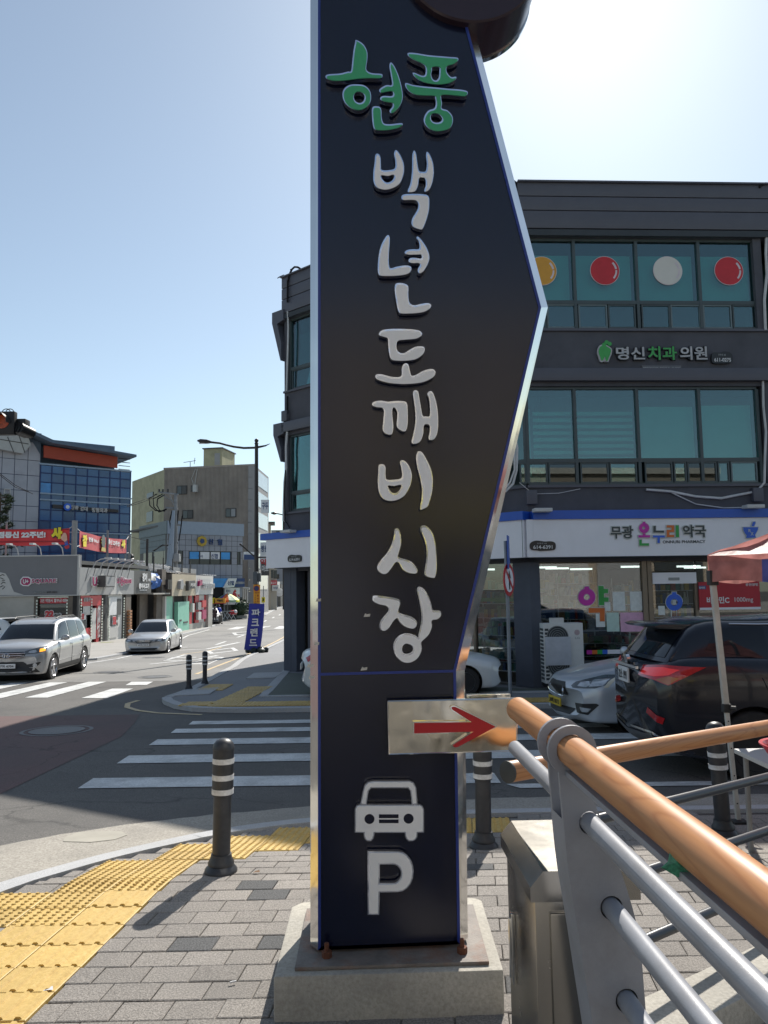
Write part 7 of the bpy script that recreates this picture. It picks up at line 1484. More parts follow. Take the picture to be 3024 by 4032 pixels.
def lt(s, x0, y0, x1, y1, mat, par, d=-.001, bold=.02): u0, z1 = LF.at(x0, y0); u1, z0 = LF.at(x1, y1); text('notice_lettering', s, u0, u1, z0, z1, mat, par, LF, d, .003, bold)
M_REDD = pm('lettering_darkred', (.35, .02, .02), .5)
lt('견인', 1003, 2331, 1013, 2337, M_REDD, t); lt('지역', 1014, 2331, 1021, 2336, M_REDD, t)
for k, ch_ in enumerate('CCTV'): lt(ch_, 1004, 2342 + k * 8, 1008, 2347 + k * 8, M_REDD, t)
for k, ch_ in enumerate('불법주'): lt(ch_, 1012, 2341 + k * 12, 1019, 2349 + k * 12, M_REDD, t)
lt('단속', 1003, 2373, 1008, 2377, M_REDD, t)
t = thing('blue_banner', 'blue vertical banner with four white Korean syllables hanging from the lamp pole', 'banner', yl_(1010, 2560))
BFm = Frame(0, YL - .32, 0); Q_ = [BFm.at(*p) for p in ((981, 2376), (1041, 2378), (1024, 2561), (961, 2558))]
g = G(); n_ = 16
for i in range(n_ + 1):
    s_ = i / n_; l_ = (Q_[0][0] + (Q_[3][0] - Q_[0][0]) * (s_ ** 1.5), Q_[0][1] + (Q_[3][1] - Q_[0][1]) * s_); r_ = (Q_[1][0] + (Q_[2][0] - Q_[1][0]) * (s_ ** 1.8), Q_[1][1] + (Q_[2][1] - Q_[1][1]) * s_); dy = -.05 * math.sin(s_ * 3)
    g.v += [(l_[0], dy, l_[1]), (r_[0], dy + .02, r_[1]), (l_[0], dy + .01, l_[1]), (r_[0], dy + .03, r_[1])]
for i in range(n_): a = i * 4; b = a + 4; g.f += [(a, a + 1, b + 1, b), (a + 2, b + 2, b + 3, a + 3), (a, b, b + 2, a + 2), (a + 1, a + 3, b + 3, b + 1)]; g.m += [0] * 4
mk('cloth', g, pm('banner_blue', (.03, .04, .33), .6, var=.08), t, BFm, recalc=False)
for ch_, x0, y0, x1, y1 in (('파', 992, 2398, 1026, 2426), ('크', 991, 2436, 1021, 2464), ('랜', 987, 2474, 1016, 2505), ('드', 983, 2516, 1013, 2542)):
    u0, z1 = BFm.at(x0, y0); u1, z0 = BFm.at(x1, y1); text('syllable', ch_, u0, u1, z0, z1, M_LW2, t, BFm, -.085, .004, .03)
# second lamp, far, behind the dark building's edge
t = thing('far_street_lamp', 'second street lamp head showing beside the dark building wall', 'street lamp', atY(1115, 2400, 62))
g = G(); g.cyl(atY(1118, 2400, 62), atY(1118, 2020, 62), .11, n=8); mk('pole', g, M_POLE, t); g = G(); g.tube([atY(1118, 2028, 62), atY(1100, 2024, 62), atY(1086, 2021, 62)], .05, 6); mk('arm', g, M_POLE, t); g = G(); g.tube([atY(1090, 2022, 62), atY(1080, 2021, 62), atY(1067, 2020, 62)], [.05, .13, .05], 8); mk('lamp_head', g, M_POLE, t)
# ---- traffic light upper left
YT = 13.5
tl = thing('traffic_light', 'black horizontal traffic light with orange lens, cut off by the left edge of the view', 'traffic light', atY(-400, 2700, YT))
def yt(px, py, Y_=YT): return atY(px, py, Y_)
M_TLB = pm('signal_black', (.012, .012, .013), .45); M_LENS = pm('signal_lens', (.22, .035, .01), .4, var=.9, vs=45, emit=(1, .16, .02, .04))
a = yt(-330, 1624); b = yt(54, 1710); g = G(); g.box(a.x, b.x, YT, YT + .12, b.z, a.z); mk('housing', g, M_TLB, tl, bevel=.015)
a = yt(56, 1648, YT + .1); b = yt(98, 1708, YT + .1); g = G(); g.box(a.x, b.x, YT + .1, YT + .3, b.z, a.z); mk('rear_housing', g, M_TLB, tl, bevel=.02)
for px in (8, -110, -230):
    c = yt(px, 1660); g = G(); g.cyl((c.x, YT - .01, c.z), (c.x, YT, c.z), .125, n=24); mk('lens', g, M_LENS if px > 0 else M_TLB, tl, smooth=True)
    g = G(); n_ = 14
    for i in range(n_ + 1):
        an = -.25 + (math.pi + .5) * i / n_; g.v += [(c.x + .145 * math.cos(an), YT - .22 if .2 < i / n_ < .8 else YT - .15, c.z + .145 * math.sin(an)), (c.x + .145 * math.cos(an), YT, c.z + .145 * math.sin(an)), (c.x + .137 * math.cos(an), YT - .22 if .2 < i / n_ < .8 else YT - .15, c.z + .137 * math.sin(an)), (c.x + .137 * math.cos(an), YT, c.z + .137 * math.sin(an))]
    for i in range(n_): a_ = i * 4; b_ = a_ + 4; g.f += [(a_, b_, b_ + 1, a_ + 1), (a_ + 2, a_ + 3, b_ + 3, b_ + 2), (a_, a_ + 2, b_ + 2, b_)]; g.m += [0] * 3
    mk('visor', g, pm('visor_grey', (.05, .05, .05), .4), tl, recalc=False, smooth=True)
for px in (77, 90, 66): c = yt(px, 1690, YT + .2); g = G(); g.cyl((c.x, YT + .05, c.z), (c.x + .1, YT + .35, c.z - .05), .10, .09, n=14); mk('side_visor', g, M_TLB, tl, smooth=True)
for k in range(2):
    g = G(); P_ = [yt(25 + k * 14 + 16 * math.cos(math.pi - i * math.pi / 8), 1624 - 14 * math.sin(i * math.pi / 8), YT + .05) for i in range(9)]; g.tube(P_, .008, 6); mk('cable_loop', g, M_TLB, tl)
g = G(); g.cyl(yt(-420, 1690, YT + .25), yt(20, 1690, YT + .25), .06, n=10); mk('mast_arm', g, M_POLEG, tl); c = yt(-420, 2900, YT + .25); g = G(); g.cyl((c.x, c.y, zr(c.y)), (c.x, c.y, yt(-420, 1600).z), .11, .09, n=14); mk('mast', g, M_POLEG, tl)

# ---- people, umbrella stall, far cars, shrubs
def person(x, y, z, label, coat, legs, hair, h=1.62, face=0, mid=None, bag=None):
    t = thing('person', label, 'person', (x, y, z), rz=face); k = h / 1.7
    J = {'pel': (0, 0, .92), 'sp': (0, .01, 1.12), 'ch': (0, .02, 1.32), 'ne': (0, .03, 1.47), 'hd': (0, .04, 1.60), 'tp': (0, .04, 1.69)}
    V = []; E = []; Rr = []
    def add(p, r, par=None):
        V.append((p[0] * k, p[1] * k, p[2] * k)); Rr.append(r * k)
        if par is not None: E.append((par, len(V) - 1))
        return len(V) - 1
    p0 = add(J['pel'], .155); sp_ = add(J['sp'], .15, p0); ch_ = add(J['ch'], .165, sp_); ne = add(J['ne'], .06, ch_); hd = add((0, .03, 1.56), .085, ne); add((0, .03, 1.64), .085, hd)
    for s_ in (-1, 1):
        st_ = .16 * s_
        a = add((.09 * s_, 0, .85), .10, p0); b_ = add((.095 * s_, .06 + st_ * .5, .48), .065, a); c = add((.095 * s_, st_ * 1.1, .09), .042, b_); add((.10 * s_, st_ * 1.1 + .14, .04), .04, c)
        a = add((.19 * s_, .01, 1.38), .062, ch_); b_ = add((.25 * s_, -.02 - st_ * .3, 1.12), .048, a); c = add((.24 * s_, .06 - st_ * .6, .88), .038, b_); add((.24 * s_, .09 - st_ * .6, .80), .034, c)
    me = bpy.data.meshes.new('body'); me.from_pydata(V, E, []); o = bpy.data.objects.new('body', me); COL.objects.link(o)
    md = o.modifiers.new('s', 'SKIN'); 
    if not me.skin_vertices: me.attributes
    for i, sv in enumerate(me.skin_vertices[0].data if me.skin_vertices else []): sv.radius = (Rr[i], Rr[i] * .8)
    m2 = o.modifiers.new('u', 'SUBSURF'); m2.levels = 1
    dg = bpy.context.evaluated_depsgraph_get(); m3 = bpy.data.meshes.new_from_object(o.evaluated_get(dg)); bpy.data.objects.remove(o)
    for x_ in (legs, coat, pm('skin', (.42, .27, .20), .6)): m3.materials.append(x_)
    for p in m3.polygons: zc = p.center.z / k; p.material_index = 2 if zc > 1.46 or (abs(p.center.x) > .2 * k and zc < .86) else (1 if zc > .80 else 0); p.use_smooth = True
    o = bpy.data.objects.new('body', m3); COL.objects.link(o); o.parent = t; BASE[o.name] = Vector((0, 0, 0))
    g = G(); g.ball((0, .0, 1.61 * k), .115 * k, 12, 9, sc=(1, 1.05, 1.05)); mk('hair', g, hair, t, smooth=True)
    g = G(); g.lathe([(.15 * k, .70 * k if mid else .86 * k), (.20 * k, .74 * k if mid else .9 * k), (.17 * k, 1.1 * k), (.20 * k, 1.36 * k), (.09 * k, 1.46 * k)], n=14); mk('coat', g, coat, t, smooth=True)
    return t
if True:
    M_HAIR = pm('hair_dark', (.015, .012, .01), .5); M_TROU = pm('trousers_dark', (.02, .02, .025), .8)
    p = gnd(845, 2458, zf); person(p.x, p.y, p.z, 'person in a long dark coat walking up the pavement with a small shopping cart', pm('coat_maroon_dark', (.035, .02, .025), .8), M_TROU, M_HAIR, 1.62, 0, True)
    ct_ = thing('shopping_cart', 'small two-wheeled shopping cart held by the person in the long dark coat', 'shopping cart', (p.x + .55, p.y, p.z)); g = G(); g.box(p.x + .38, p.x + .75, p.y - .15, p.y + .15, p.z + .2, p.z + .85); mk('bag', g, M_SGD, ct_, bevel=.05); g = G(); g.tube([(p.x + .75, p.y + .15, p.z + .1), (p.x + .72, p.y + .17, p.z + .9), (p.x + .4, p.y + .17, p.z + 1.0)], .015, 5); mk('handle', g, M_LW2, ct_)
    for s_ in (.4, .72): g = G(); g.cyl((p.x + s_, p.y - .18, p.z + .08), (p.x + s_, p.y - .14, p.z + .08), .08, n=12); mk('wheel', g, M_POLE, ct_)
    p = Vector((atY(862, 2432, 79).x, 79, zf(79))); person(p.x, p.y, p.z, 'person in a bright blue jacket standing under the striped parasol', pm('jacket_blue', (.03, .06, .42), .7), M_TROU, M_HAIR, 1.72, .6)
    p = gnd(1078, 2398, zf); person(p.x, p.y, p.z, 'person in a purple jacket walking away far up the street', pm('jacket_purple', (.05, .035, .12), .8), M_TROU, M_HAIR, 1.68, 0)
pc = gnd(893, 2425, zf); pc.y = 90; pc = Vector((-17.9, 86, zf(86)))
par = thing('parasol', 'open striped parasol in green, orange, yellow and purple over a folding table', 'parasol', pc)
tp = atY(894, 2336, pc.y); rim_z = atY(894, 2362, pc.y).z; Rp = (atY(943, 2360, pc.y).x - atY(848, 2360, pc.y).x) / 2; cxp = (atY(943, 2360, pc.y).x + atY(848, 2360, pc.y).x) / 2
cols = [pm('parasol_%s' % a, c, .6) for a, c in (('lime', (.30, .75, .03)), ('purple', (.13, .09, .28)), ('orange', (.80, .16, .03)), ('sage', (.25, .38, .25)), ('yellow', (.80, .75, .03)))]
seq = [2, 3, 4, 0, 0, 2, 1, 4, 0, 1]
for k in range(10):
    a0 = -math.pi / 2 - .31 + 2 * math.pi * k / 10; a1 = a0 + 2 * math.pi / 10; g = G(); vs = []
    for s_ in range(5):
        f_ = s_ / 4; r = Rp * f_; z = tp.z - (tp.z - rim_z) * (f_ ** 1.4)
        for aa in (a0, (a0 + a1) / 2, a1): vs.append((cxp + r * math.cos(aa), pc.y + r * math.sin(aa), z + (.0 if aa != (a0 + a1) / 2 else -.06 * f_)))
    fs = []
    for s_ in range(4):
        for j in range(2): q0 = s_ * 3 + j; fs.append((q0, q0 + 3, q0 + 4, q0 + 1))
    g.add(vs, fs); b3 = [(v[0], v[1], v[2] - .22) for v in vs[-3:]]; g.add(vs[-3:] + b3, [(0, 1, 4, 3), (1, 2, 5, 4)]); mk('canopy_segment', g, cols[seq[k]], par, recalc=False)
g = G(); g.cyl((cxp, pc.y, pc.z), (cxp, pc.y, tp.z + .1), .03, n=8); mk('pole', g, M_POLEG, par)
tb = thing('folding_table', 'light folding table with criss-cross legs under the striped parasol', 'table', (cxp, pc.y - 2, pc.z)); zt7 = atY(890, 2408, pc.y - 2).z; zg7 = atY(890, 2438, pc.y - 2).z
xa, xb = atY(865, 2408, pc.y - 2).x, atY(922, 2408, pc.y - 2).x; g = G(); g.box(xa, xb, pc.y - 2.6, pc.y - 1.4, zt7, zt7 + .06); mk('top', g, M_SG2, tb)
for k in range(4):
    x0 = xa + (xb - xa) * k / 3.6; 
    for s_ in (0, 1): g = G(); g.cyl((x0 + (.5 if s_ else 0), pc.y - 2.5, zt7), (x0 + (0 if s_ else .5), pc.y - 2.3, zg7), .025, n=5); mk('leg', g, M_LW2, tb)
rb = thing('red_tub', 'red and white tub at the right end of the folding table', 'tub', (xb, pc.y - 2, zt7)); c = atY(918, 2412, pc.y - 2.2); g = G(); g.ball(c, .36, 10, 7, sc=(1.3, 1, .7)); mk('tub', g, M_RED3, rb, smooth=True); g = G(); g.ball(c + Vector((.25, -.1, .08)), .22, 9, 6); mk('white_lid', g, M_LW2, rb, smooth=True)
for px0, px1, y0, y1, m_, s_, nm in ((815, 841, 2354, 2376, M_YEL2, '순대만두', 'yellow food stall sign beside the parasol'), (847, 884, 2356, 2374, pm('stall_orange', (.75, .35, .03), .5), '떡볶이', 'orange food stall sign half under the striped parasol')):
    FF = Frame(0, 84, 0); a = FF.at(px0, y0); b = FF.at(px1, y1); t = thing('stall_sign', nm, 'sign', (a[0], 84, a[1])); g = G(); g.box(a[0], b[0], 0, .8, b[1], a[1]); o = mk('sign_box', g, m_, t, FF); text('sign_letter', s_, a[0] + .2, b[0] - .2, b[1] + .12, a[1] - .12, M_BLKP, t, FF, -.01, .02, .06)
    g = G(); g.box(a[0], b[0], .0, .8, b[1] - .08, b[1]); mk('sign_base', g, M_RED3, t, FF)
    for xx in (a[0] + .1, b[0] - .1): g = G(); g.box(xx - .04, xx + .04, .3, .4, zf(84), b[1]); mk('post', g, M_POLEG, t, FF)
M_LEAFD = pm('shrub_leaf', (.035, .06, .03), .6, var=.5, vs=4)
def bush(px, py, r, sz, label, Y_=89):
    c = atY(px, py, Y_); t = thing('potted_shrub', label, 'shrub', (c.x, Y_, zf(Y_))); rgx = random.Random(px); g = G()
    for k in range(420):
        th = rgx.uniform(0, 6.283); ph = math.acos(rgx.uniform(-1, 1)); rr = r * rgx.uniform(.72, 1.05); p = Vector((c.x + rr * math.sin(ph) * math.cos(th), Y_ + rr * math.sin(ph) * math.sin(th), c.z + rr * sz * math.cos(ph))); a = Vector([rgx.uniform(-1, 1) for _ in range(3)]).normalized() * .16; b = Vector([rgx.uniform(-1, 1) for _ in range(3)]).normalized() * .1
        g.add([p - a, p + b, p + a, p - b], [(0, 1, 2, 3)])
    g.ball(c, r * .8, 9, 7, sc=(1, 1, sz)); mk('crown', g, M_LEAFD, t, recalc=False, kind='stuff'); g = G(); g.box(c.x - r * .8, c.x + r * .8, Y_ - .5, Y_ + .5, zf(Y_), c.z - r * sz * .8); mk('planter', g, M_OFFW, t)
bush(908, 2390, 1.0, .95, 'round dark clipped shrub left of the pair by the credit union door'); bush(944, 2392, 1.15, .95, 'round dark clipped shrub nearer the lamp pole')
t = thing('door_arch', 'white metal gate frame beside the clipped shrubs', 'gate', atY(970, 2410, 92)); 
for px in (958, 966, 974): a = atY(px, 2318, 92); b = atY(px, 2405, 92); g = G(); g.cyl(a, b, .08, n=6); mk('upright', g, M_SWH, t)
g = G(); g.cyl(atY(956, 2314, 92), atY(983, 2318, 92), .14, n=6); mk('top_bar', g, M_SWH, t)
t = thing('yellow_sign', 'tiny yellow road sign on a thin post far along the pavement', 'road sign', atY(1037, 2405, 100)); c = atY(1037, 2362, 100); g = G(); g.box(c.x - .22, c.x + .22, 99.9, 100, c.z - .35, c.z + .35); mk('sign_face', g, M_YEL2, t); g = G(); g.box(c.x - .08, c.x + .08, 99.85, 99.9, c.z - .2, c.z + .2); mk('symbol', g, M_BLKP, t); g = G(); g.cyl((c.x, 100.05, zf(100)), (c.x, 100.05, c.z + 1.8), .05, n=6); mk('post', g, M_POLEG, t)
# pine tree at the far left behind the shop
pn = thing('pine_tree', 'dark pine tree with ragged layered branches at the left edge behind the banner', 'tree', atY(0, 2400, 50))
M_PINE = pm('pine_needles', (.035, .055, .022), .6, var=.5, vs=1.2); M_BARK = pm('pine_bark', (.08, .05, .035), .9, var=.3, vs=4, bump=.5, bs=12)
bx_ = atY(-12, 2300, 50).x; zt8 = atY(0, 1925, 50).z; g = G(); g.tube([(bx_, 50, -1), (bx_ + .1, 50, 2), (bx_ - .1, 50.1, 4.5), (bx_ + .05, 50, zt8 - .3)], [.22, .18, .12, .04], 8); mk('trunk', g, M_BARK, pn, smooth=True)
g = G(); rgx = random.Random(21); gl = G()
for k in range(30):
    z = 1.2 + (zt8 - 1.4) * (k / 30) ** .9; L_ = (2.6 - 1.9 * (k / 30)) * rgx.uniform(.65, 1.1); an = rgx.uniform(0, 6.283); tip = Vector((bx_ + L_ * math.cos(an), 50 + L_ * math.sin(an), z + .25 * L_)); st_ = Vector((bx_, 50, z)); gl.tube([st_, st_.lerp(tip, .6) + Vector((0, 0, -.05)), tip], [.05, .03, .01], 5)
    for q in range(9):
        c = st_.lerp(tip, .35 + .65 * q / 8) + Vector([rgx.uniform(-.14, .14) for _ in range(3)])
        for s_ in range(26):
            d_ = Vector((rgx.uniform(-1, 1), rgx.uniform(-1, 1), rgx.uniform(-.2, 1))).normalized() * rgx.uniform(.16, .3); w_ = d_.orthogonal().normalized() * .022; g.add([c - w_, c + w_, c + d_], [(0, 1, 2)])
mk('branches', gl, M_BARK, pn, kind='stuff'); mk('crown', g, M_PINE, pn, recalc=False, kind='stuff')
# ================================================================== CARS
M_TYRE = pm('tyre_rubber', (.018, .018, .019), .8, var=.3, vs=12); M_RIMC = pm('alloy_rim', (.50, .50, .52), .28, metal=.85, var=.08); M_RIMD = pm('alloy_dark', (.16, .16, .17), .3, metal=.8)
M_CGL = pm('car_glass_tinted', (.010, .013, .018), .05, var=.0, spec=.5); M_BLKPL = pm('black_plastic', (.018, .018, .019), .5, var=.15); M_CHR = pm('chrome', (.75, .75, .76), .12, metal=1, var=0)
M_HL = pm('headlight_glass', (.50, .52, .54), .08, metal=.4, var=.25, vs=14, coat=.8); M_HLD = pm('headlight_dark', (.10, .11, .12), .1, var=.3, vs=10, coat=.8); M_AMB = pm('indicator_amber', (.85, .30, .02), .25, emit=(1, .38, .04, 1.2)); M_TAIL = pm('tail_light_red', (.45, .008, .012), .12, var=.2, vs=10, coat=1.0); M_TAILB = pm('tail_light_bright', (.75, .03, .03), .15, coat=1, emit=(1, .03, .02, .12))
def paint(name, col, metal=.55, rough=.26): return pm(name, col, rough, metal=metal, var=.03, vs=2, coat=.6)
def cr1(p0, p1, p2, p3, t): return .5 * (2 * p1 + (p2 - p0) * t + (2 * p0 - 5 * p1 + 4 * p2 - p3) * (t * t) + (p3 - 3 * p2 + 3 * p1 - p0) * (t ** 3))
class Surf:
    """smooth skin through a grid of control points P[station][line]; eval takes fractional indices"""
    def __init__(s, P): s.P = [[Vector(p) for p in r] for r in P]; s.n = len(P); s.k = len(P[0])
    def row(s, i, v):
        r = s.P[max(0, min(s.n - 1, i))]; j = max(0, min(s.k - 2, int(math.floor(v)))); t = v - j
        g_ = lambda q: r[max(0, min(s.k - 1, q))]
        return cr1(g_(j - 1), g_(j), g_(j + 1), g_(j + 2), t)
    def e(s, u, v):
        i = max(0, min(s.n - 2, int(math.floor(u)))); t = u - i
        return cr1(s.row(i - 1, v), s.row(i, v), s.row(i + 1, v), s.row(i + 2, v), t)
    def nrm(s, u, v, e=.03):
        a = s.e(min(u + e, s.n - 1), v) - s.e(max(u - e, 0), v); b = s.e(u, min(v + e, s.k - 1)) - s.e(u, max(v - e, 0)); n = a.cross(b)
        return n.normalized() if n.length > 1e-9 else Vector((0, 0, 1))
def patch(g, S_, quad, off, n=6, m=5, mirror=False, mi=0, thick=.0):
    """lay a curved panel on the skin: quad = four (u, v) corners"""
    q = quad; V = []
    for i in range(n + 1):
        for j in range(m + 1):
            s_, t = i / n, j / m
            u = (q[0][0] * (1 - s_) + q[1][0] * s_) * (1 - t) + (q[3][0] * (1 - s_) + q[2][0] * s_) * t
            v = (q[0][1] * (1 - s_) + q[1][1] * s_) * (1 - t) + (q[3][1] * (1 - s_) + q[2][1] * s_) * t
            nn = S_.nrm(u, v); p = S_.e(u, v)
            c = S_.cen if hasattr(S_, 'cen') else Vector((p.x, 0, .6))
            if nn.dot(p - Vector((p.x * .7, 0, .55))) < 0: nn = -nn
            p = p + nn * off
            if mirror: p = Vector((p.x, -p.y, p.z))
            V.append(p)
    F_ = []
    for i in range(n):
        for j in range(m): a = i * (m + 1) + j; F_.append((a, a + m + 1, a + m + 2, a + 1))
    g.add(V, F_, mi); return g
def car(name, label, loc, heading, mat, kind, rim=None, group=None, plate=None, rearplate=None, plate_mat=None, detail='full', lights=None, cat='car', signal=False):
    t = thing(name, label, cat, loc, group, rz=heading)
    K_ = kind
    ST = K_['st']; P = []
    for (x, zb, zs_, zc, ws, wm, wt, bow) in ST:
        zm = zb + (zs_ - zb) * .55
        row = [(0, zb), (ws * .8, zb), (ws, zb + .05), (wm, zm), (wm * .988, zm + (zs_ - zm) * .65), (wt, zs_), (wt * .6, (zs_ + 3 * zc) / 4), (0, zc)]
        P.append([(x - bow * (y / wm) ** 2, y, z) for y, z in row])
    B = Surf(P); nu, nv = (len(ST) - 1) * 4, 7 * 3; g = G(); idx = {}
    for i in range(nu + 1):
        for j in range(nv + 1):
            p = B.e(i / 4, j / 3)
            if j in (0, nv): p.y = 0
            idx[(i, j, 0)] = len(g.v); g.v.append(tuple(p))
            if j in (0, nv): idx[(i, j, 1)] = idx[(i, j, 0)]
            else: idx[(i, j, 1)] = len(g.v); g.v.append((p.x, -p.y, p.z))
    for i in range(nu):
        for j in range(nv):
            for s_ in (0, 1):
                q = [idx[(i, j, s_)], idx[(i + 1, j, s_)], idx[(i + 1, j + 1, s_)], idx[(i, j + 1, s_)]]
                g.f.append(tuple(q if s_ == 0 else q[::-1])); g.m.append(0)
    for i in (0, nu):
        loop = [idx[(i, j, 0)] for j in range(nv + 1)] + [idx[(i, j, 1)] for j in range(nv - 1, 0, -1)]
        c = len(g.v); g.v.append(tuple(sum((Vector(g.v[k]) for k in loop), Vector()) / len(loop)))
        for a, b in zip(loop, loop[1:] + loop[:1]): g.f.append((a, b, c)); g.m.append(0)
    body = mk('body', g, [mat, M_BLKPL], t)
    R_, wb, wx = K_['wr'], K_['wb'], K_['wx']
    # wheel openings cut out of the shell
    g = G()
    for x in (wx, wx - wb):
        for s_ in (-1, 1): g.cyl((x, s_ * .48, R_), (x, s_ * 1.3, R_), R_ + .055, n=28)
    for s_ in (): pass
    cut = mk('cutter', g, [mat, M_BLKPL], None); cut.parent = t; md = body.modifiers.new('b', 'BOOLEAN'); md.operation = 'DIFFERENCE'; md.object = cut; md.solver = 'EXACT'
    dg = bpy.context.evaluated_depsgraph_get(); me = bpy.data.meshes.new_from_object(body.evaluated_get(dg)); body.modifiers.clear(); old = body.data; body.data = me; bpy.data.meshes.remove(old); bpy.data.objects.remove(cut)
    for p in me.polygons: p.use_smooth = True
    me.set_sharp_from_angle(angle=rad(42))
    for x in (wx, wx - wb):
        g = G(); g.cyl((x, -.84, R_ + .01), (x, .84, R_ + .01), R_ + .052, n=24, cap=False); g.cyl((x, -.5, R_), (x, .5, R_), R_ + .05, n=20); mk('wheel_well', g, M_BLKPL, t)
    # greenhouse
    GR = Surf(K_['gh']); g = G(); n1, n2 = (GR.n - 1) * 5, (GR.k - 1) * 4
    for s_ in (1, -1):
        V = []; F_ = []
        for i in range(n1 + 1):
            for j in range(n2 + 1): p = GR.e(i / 5, j / 4); V.append((p.x, p.y * s_, p.z))
        for i in range(n1):
            for j in range(n2): a = i * (n2 + 1) + j; F_.append((a, a + n2 + 1, a + n2 + 2, a + 1) if s_ > 0 else (a + 1, a + n2 + 2, a + n2 + 1, a))
        g.add(V, F_)
    mk('roof_and_pillars', g, mat, t, smooth=True)
    L_ = GR.k - 1
    for nm, qd in K_['glass'].items():
        if nm.startswith('wind') or nm.startswith('rear_w'):
            g = G(); patch(g, GR, qd, .006, 8, 8); patch(g, GR, qd, .006, 8, 8, True); mk(nm, g, M_CGL, t, smooth=True)
        else:
            for s_ in (False, True): g = G(); patch(g, GR, qd, .007, 6, 5, s_); mk('side_window', g, M_CGL, t, smooth=True)
    for nm, qd, m_, off in K_['dec']:
        both = not nm.endswith('_c')
        if both:
            for s_ in (False, True): g = G(); patch(g, B, qd, off, 6, 5, s_); mk(nm, g, m_, t, smooth=True)
        else: g = G(); patch(g, B, qd, off, 6, 5); patch(g, B, qd, off, 6, 5, True); mk(nm[:-2], g, m_, t, smooth=True)
    # door seams, sills, handles, mirrors
    for (x0, z0, x1, z1) in K_['seams']:
        for s_ in (1, -1):
            P2 = []
            for k in range(7):
                x, z = x0 + (x1 - x0) * k / 6, z0 + (z1 - z0) * k / 6; P2.append(on_side(B, x, z, s_, .001))
            g = G(); g.tube(P2, .006, 4); mk('panel_gap', g, M_BLKPL, t)
    for x, z in K_['handles']:
        for s_ in (1, -1): a = on_side(B, x, z, s_, .02); b = on_side(B, x - .18, z + .005, s_, .02); g = G(); g.tube([a - Vector((0, .02 * s_, 0)), a, b, b - Vector((0, .02 * s_, 0))], .014, 6); mk('door_handle', g, K_.get('hm', mat), t, smooth=True)
    mx_, my_, mz_ = K_['mirror']
    for s_ in (1, -1):
        g = G(); g.ball((mx_, s_ * (my_ + .13), mz_), .11, 12, 8, sc=(.62, 1.05, .78)); g.cyl((mx_ + .02, s_ * my_, mz_ - .05), (mx_, s_ * (my_ + .06), mz_ - .04), .035, n=8); o = mk('door_mirror', g, mat, t, smooth=True)
        g = G(); g.box(mx_ - .072, mx_ - .06, s_ * (my_ + .05), s_ * (my_ + .22), mz_ - .06, mz_ + .06); mk('mirror_glass', g, M_CHR, o)
    # wheels
    for x in (wx, wx - wb):
        for s_ in (1, -1):
            yo = K_['wy'] * s_; o = None
            g = G(); r = R_; w2 = .105
            g.lathe([(r * .66, -w2), (r * .93, -w2), (r * .985, -w2 * .8), (r, -w2 * .4), (r, w2 * .4), (r * .985, w2 * .8), (r * .93, w2), (r * .66, w2), (r * .64, 0), (r * .66, -w2)], c=(x, yo - s_ * w2, r), n=32, axis=(0, 1, 0)); wh = mk('wheel', g, M_TYRE, t, smooth=True)
            g = G(); g.lathe([(r * .62, -.02), (r * .675, .0), (r * .665, .006), (r * .60, -.03), (r * .60, -.12)], c=(x, yo, r), n=32, axis=(0, s_, 0)); 
            g.cyl((x, yo - s_ * .03, r), (x, yo - s_ * .002, r), r * .17, r * .14, n=14)
            ns = K_.get('spokes', 5)
            for k in range(ns):
                a = 2 * math.pi * k / ns + .3; dx, dz = math.cos(a), math.sin(a); px_, pz_ = -dz, dx; w0, w1_ = r * .10, r * .075 * (1 if ns < 8 else .8)
                v = []
                for rr, ww, dd in ((r * .12, w0, .012), (r * .63, w1_, .004)):
                    for sg_ in (-1, 1):
                        for de in (0, .03): v.append((x + dx * rr + px_ * ww * sg_, yo - s_ * (dd + de), r + dz * rr + pz_ * ww * sg_))
                g.add(v, [(0, 2, 6, 4), (1, 5, 7, 3), (0, 4, 5, 1), (2, 3, 7, 6), (0, 1, 3, 2), (4, 6, 7, 5)])
            mk('rim', g, rim or M_RIMC, wh); g = G(); g.cyl((x, yo - s_ * .10, r), (x, yo - s_ * .09, r), r * .62, n=24); mk('brake_disc', g, M_RIMD, wh)
    if plate:
        x, z, w_, h_, s2 = plate; g = G(); g.box(x - .01, x + .012, -w_ / 2, w_ / 2, z - h_ / 2, z + h_ / 2); o = mk('number_plate', g, plate_mat or M_LW2, t, bevel=.004); FF = RFrame(Vector((x + .013, 0, z)), Vector((0, 1, 0)), Vector((-1, 0, 0))); text('plate_number', s2, -w_ * .42, w_ * .42, -h_ * .32, h_ * .32, M_BLKP, o, FF, 0, .002, .02)
    if rearplate:
        x, z, w_, h_, s2 = rearplate; g = G(); g.box(x - .012, x + .01, -w_ / 2, w_ / 2, z - h_ / 2, z + h_ / 2); o = mk('number_plate', g, M_LW2, t, bevel=.004); FF = RFrame(Vector((x - .013, 0, z)), Vector((0, -1, 0)), Vector((1, 0, 0))); text('plate_number', s2, -w_ * .42, w_ * .42, -h_ * .32, h_ * .32, M_BLKP, o, FF, 0, .002, .02)
    return t, B, GR
def on_side(B, x, z, s_, off):
    # search the skin for the side point at (x, z)
    best = None
    for i in range((B.n - 1) * 6 + 1):
        u = i / 6
        if abs(B.e(u, 3).x - x) > .6: continue
        for j in range(12, 31):
            v = j / 6; p = B.e(u, v); d = abs(p.x - x) + abs(p.z - z)
            if best is None or d < best[0]: best = (d, p)
    p = best[1]; return Vector((x, (p.y + off) * s_, z))

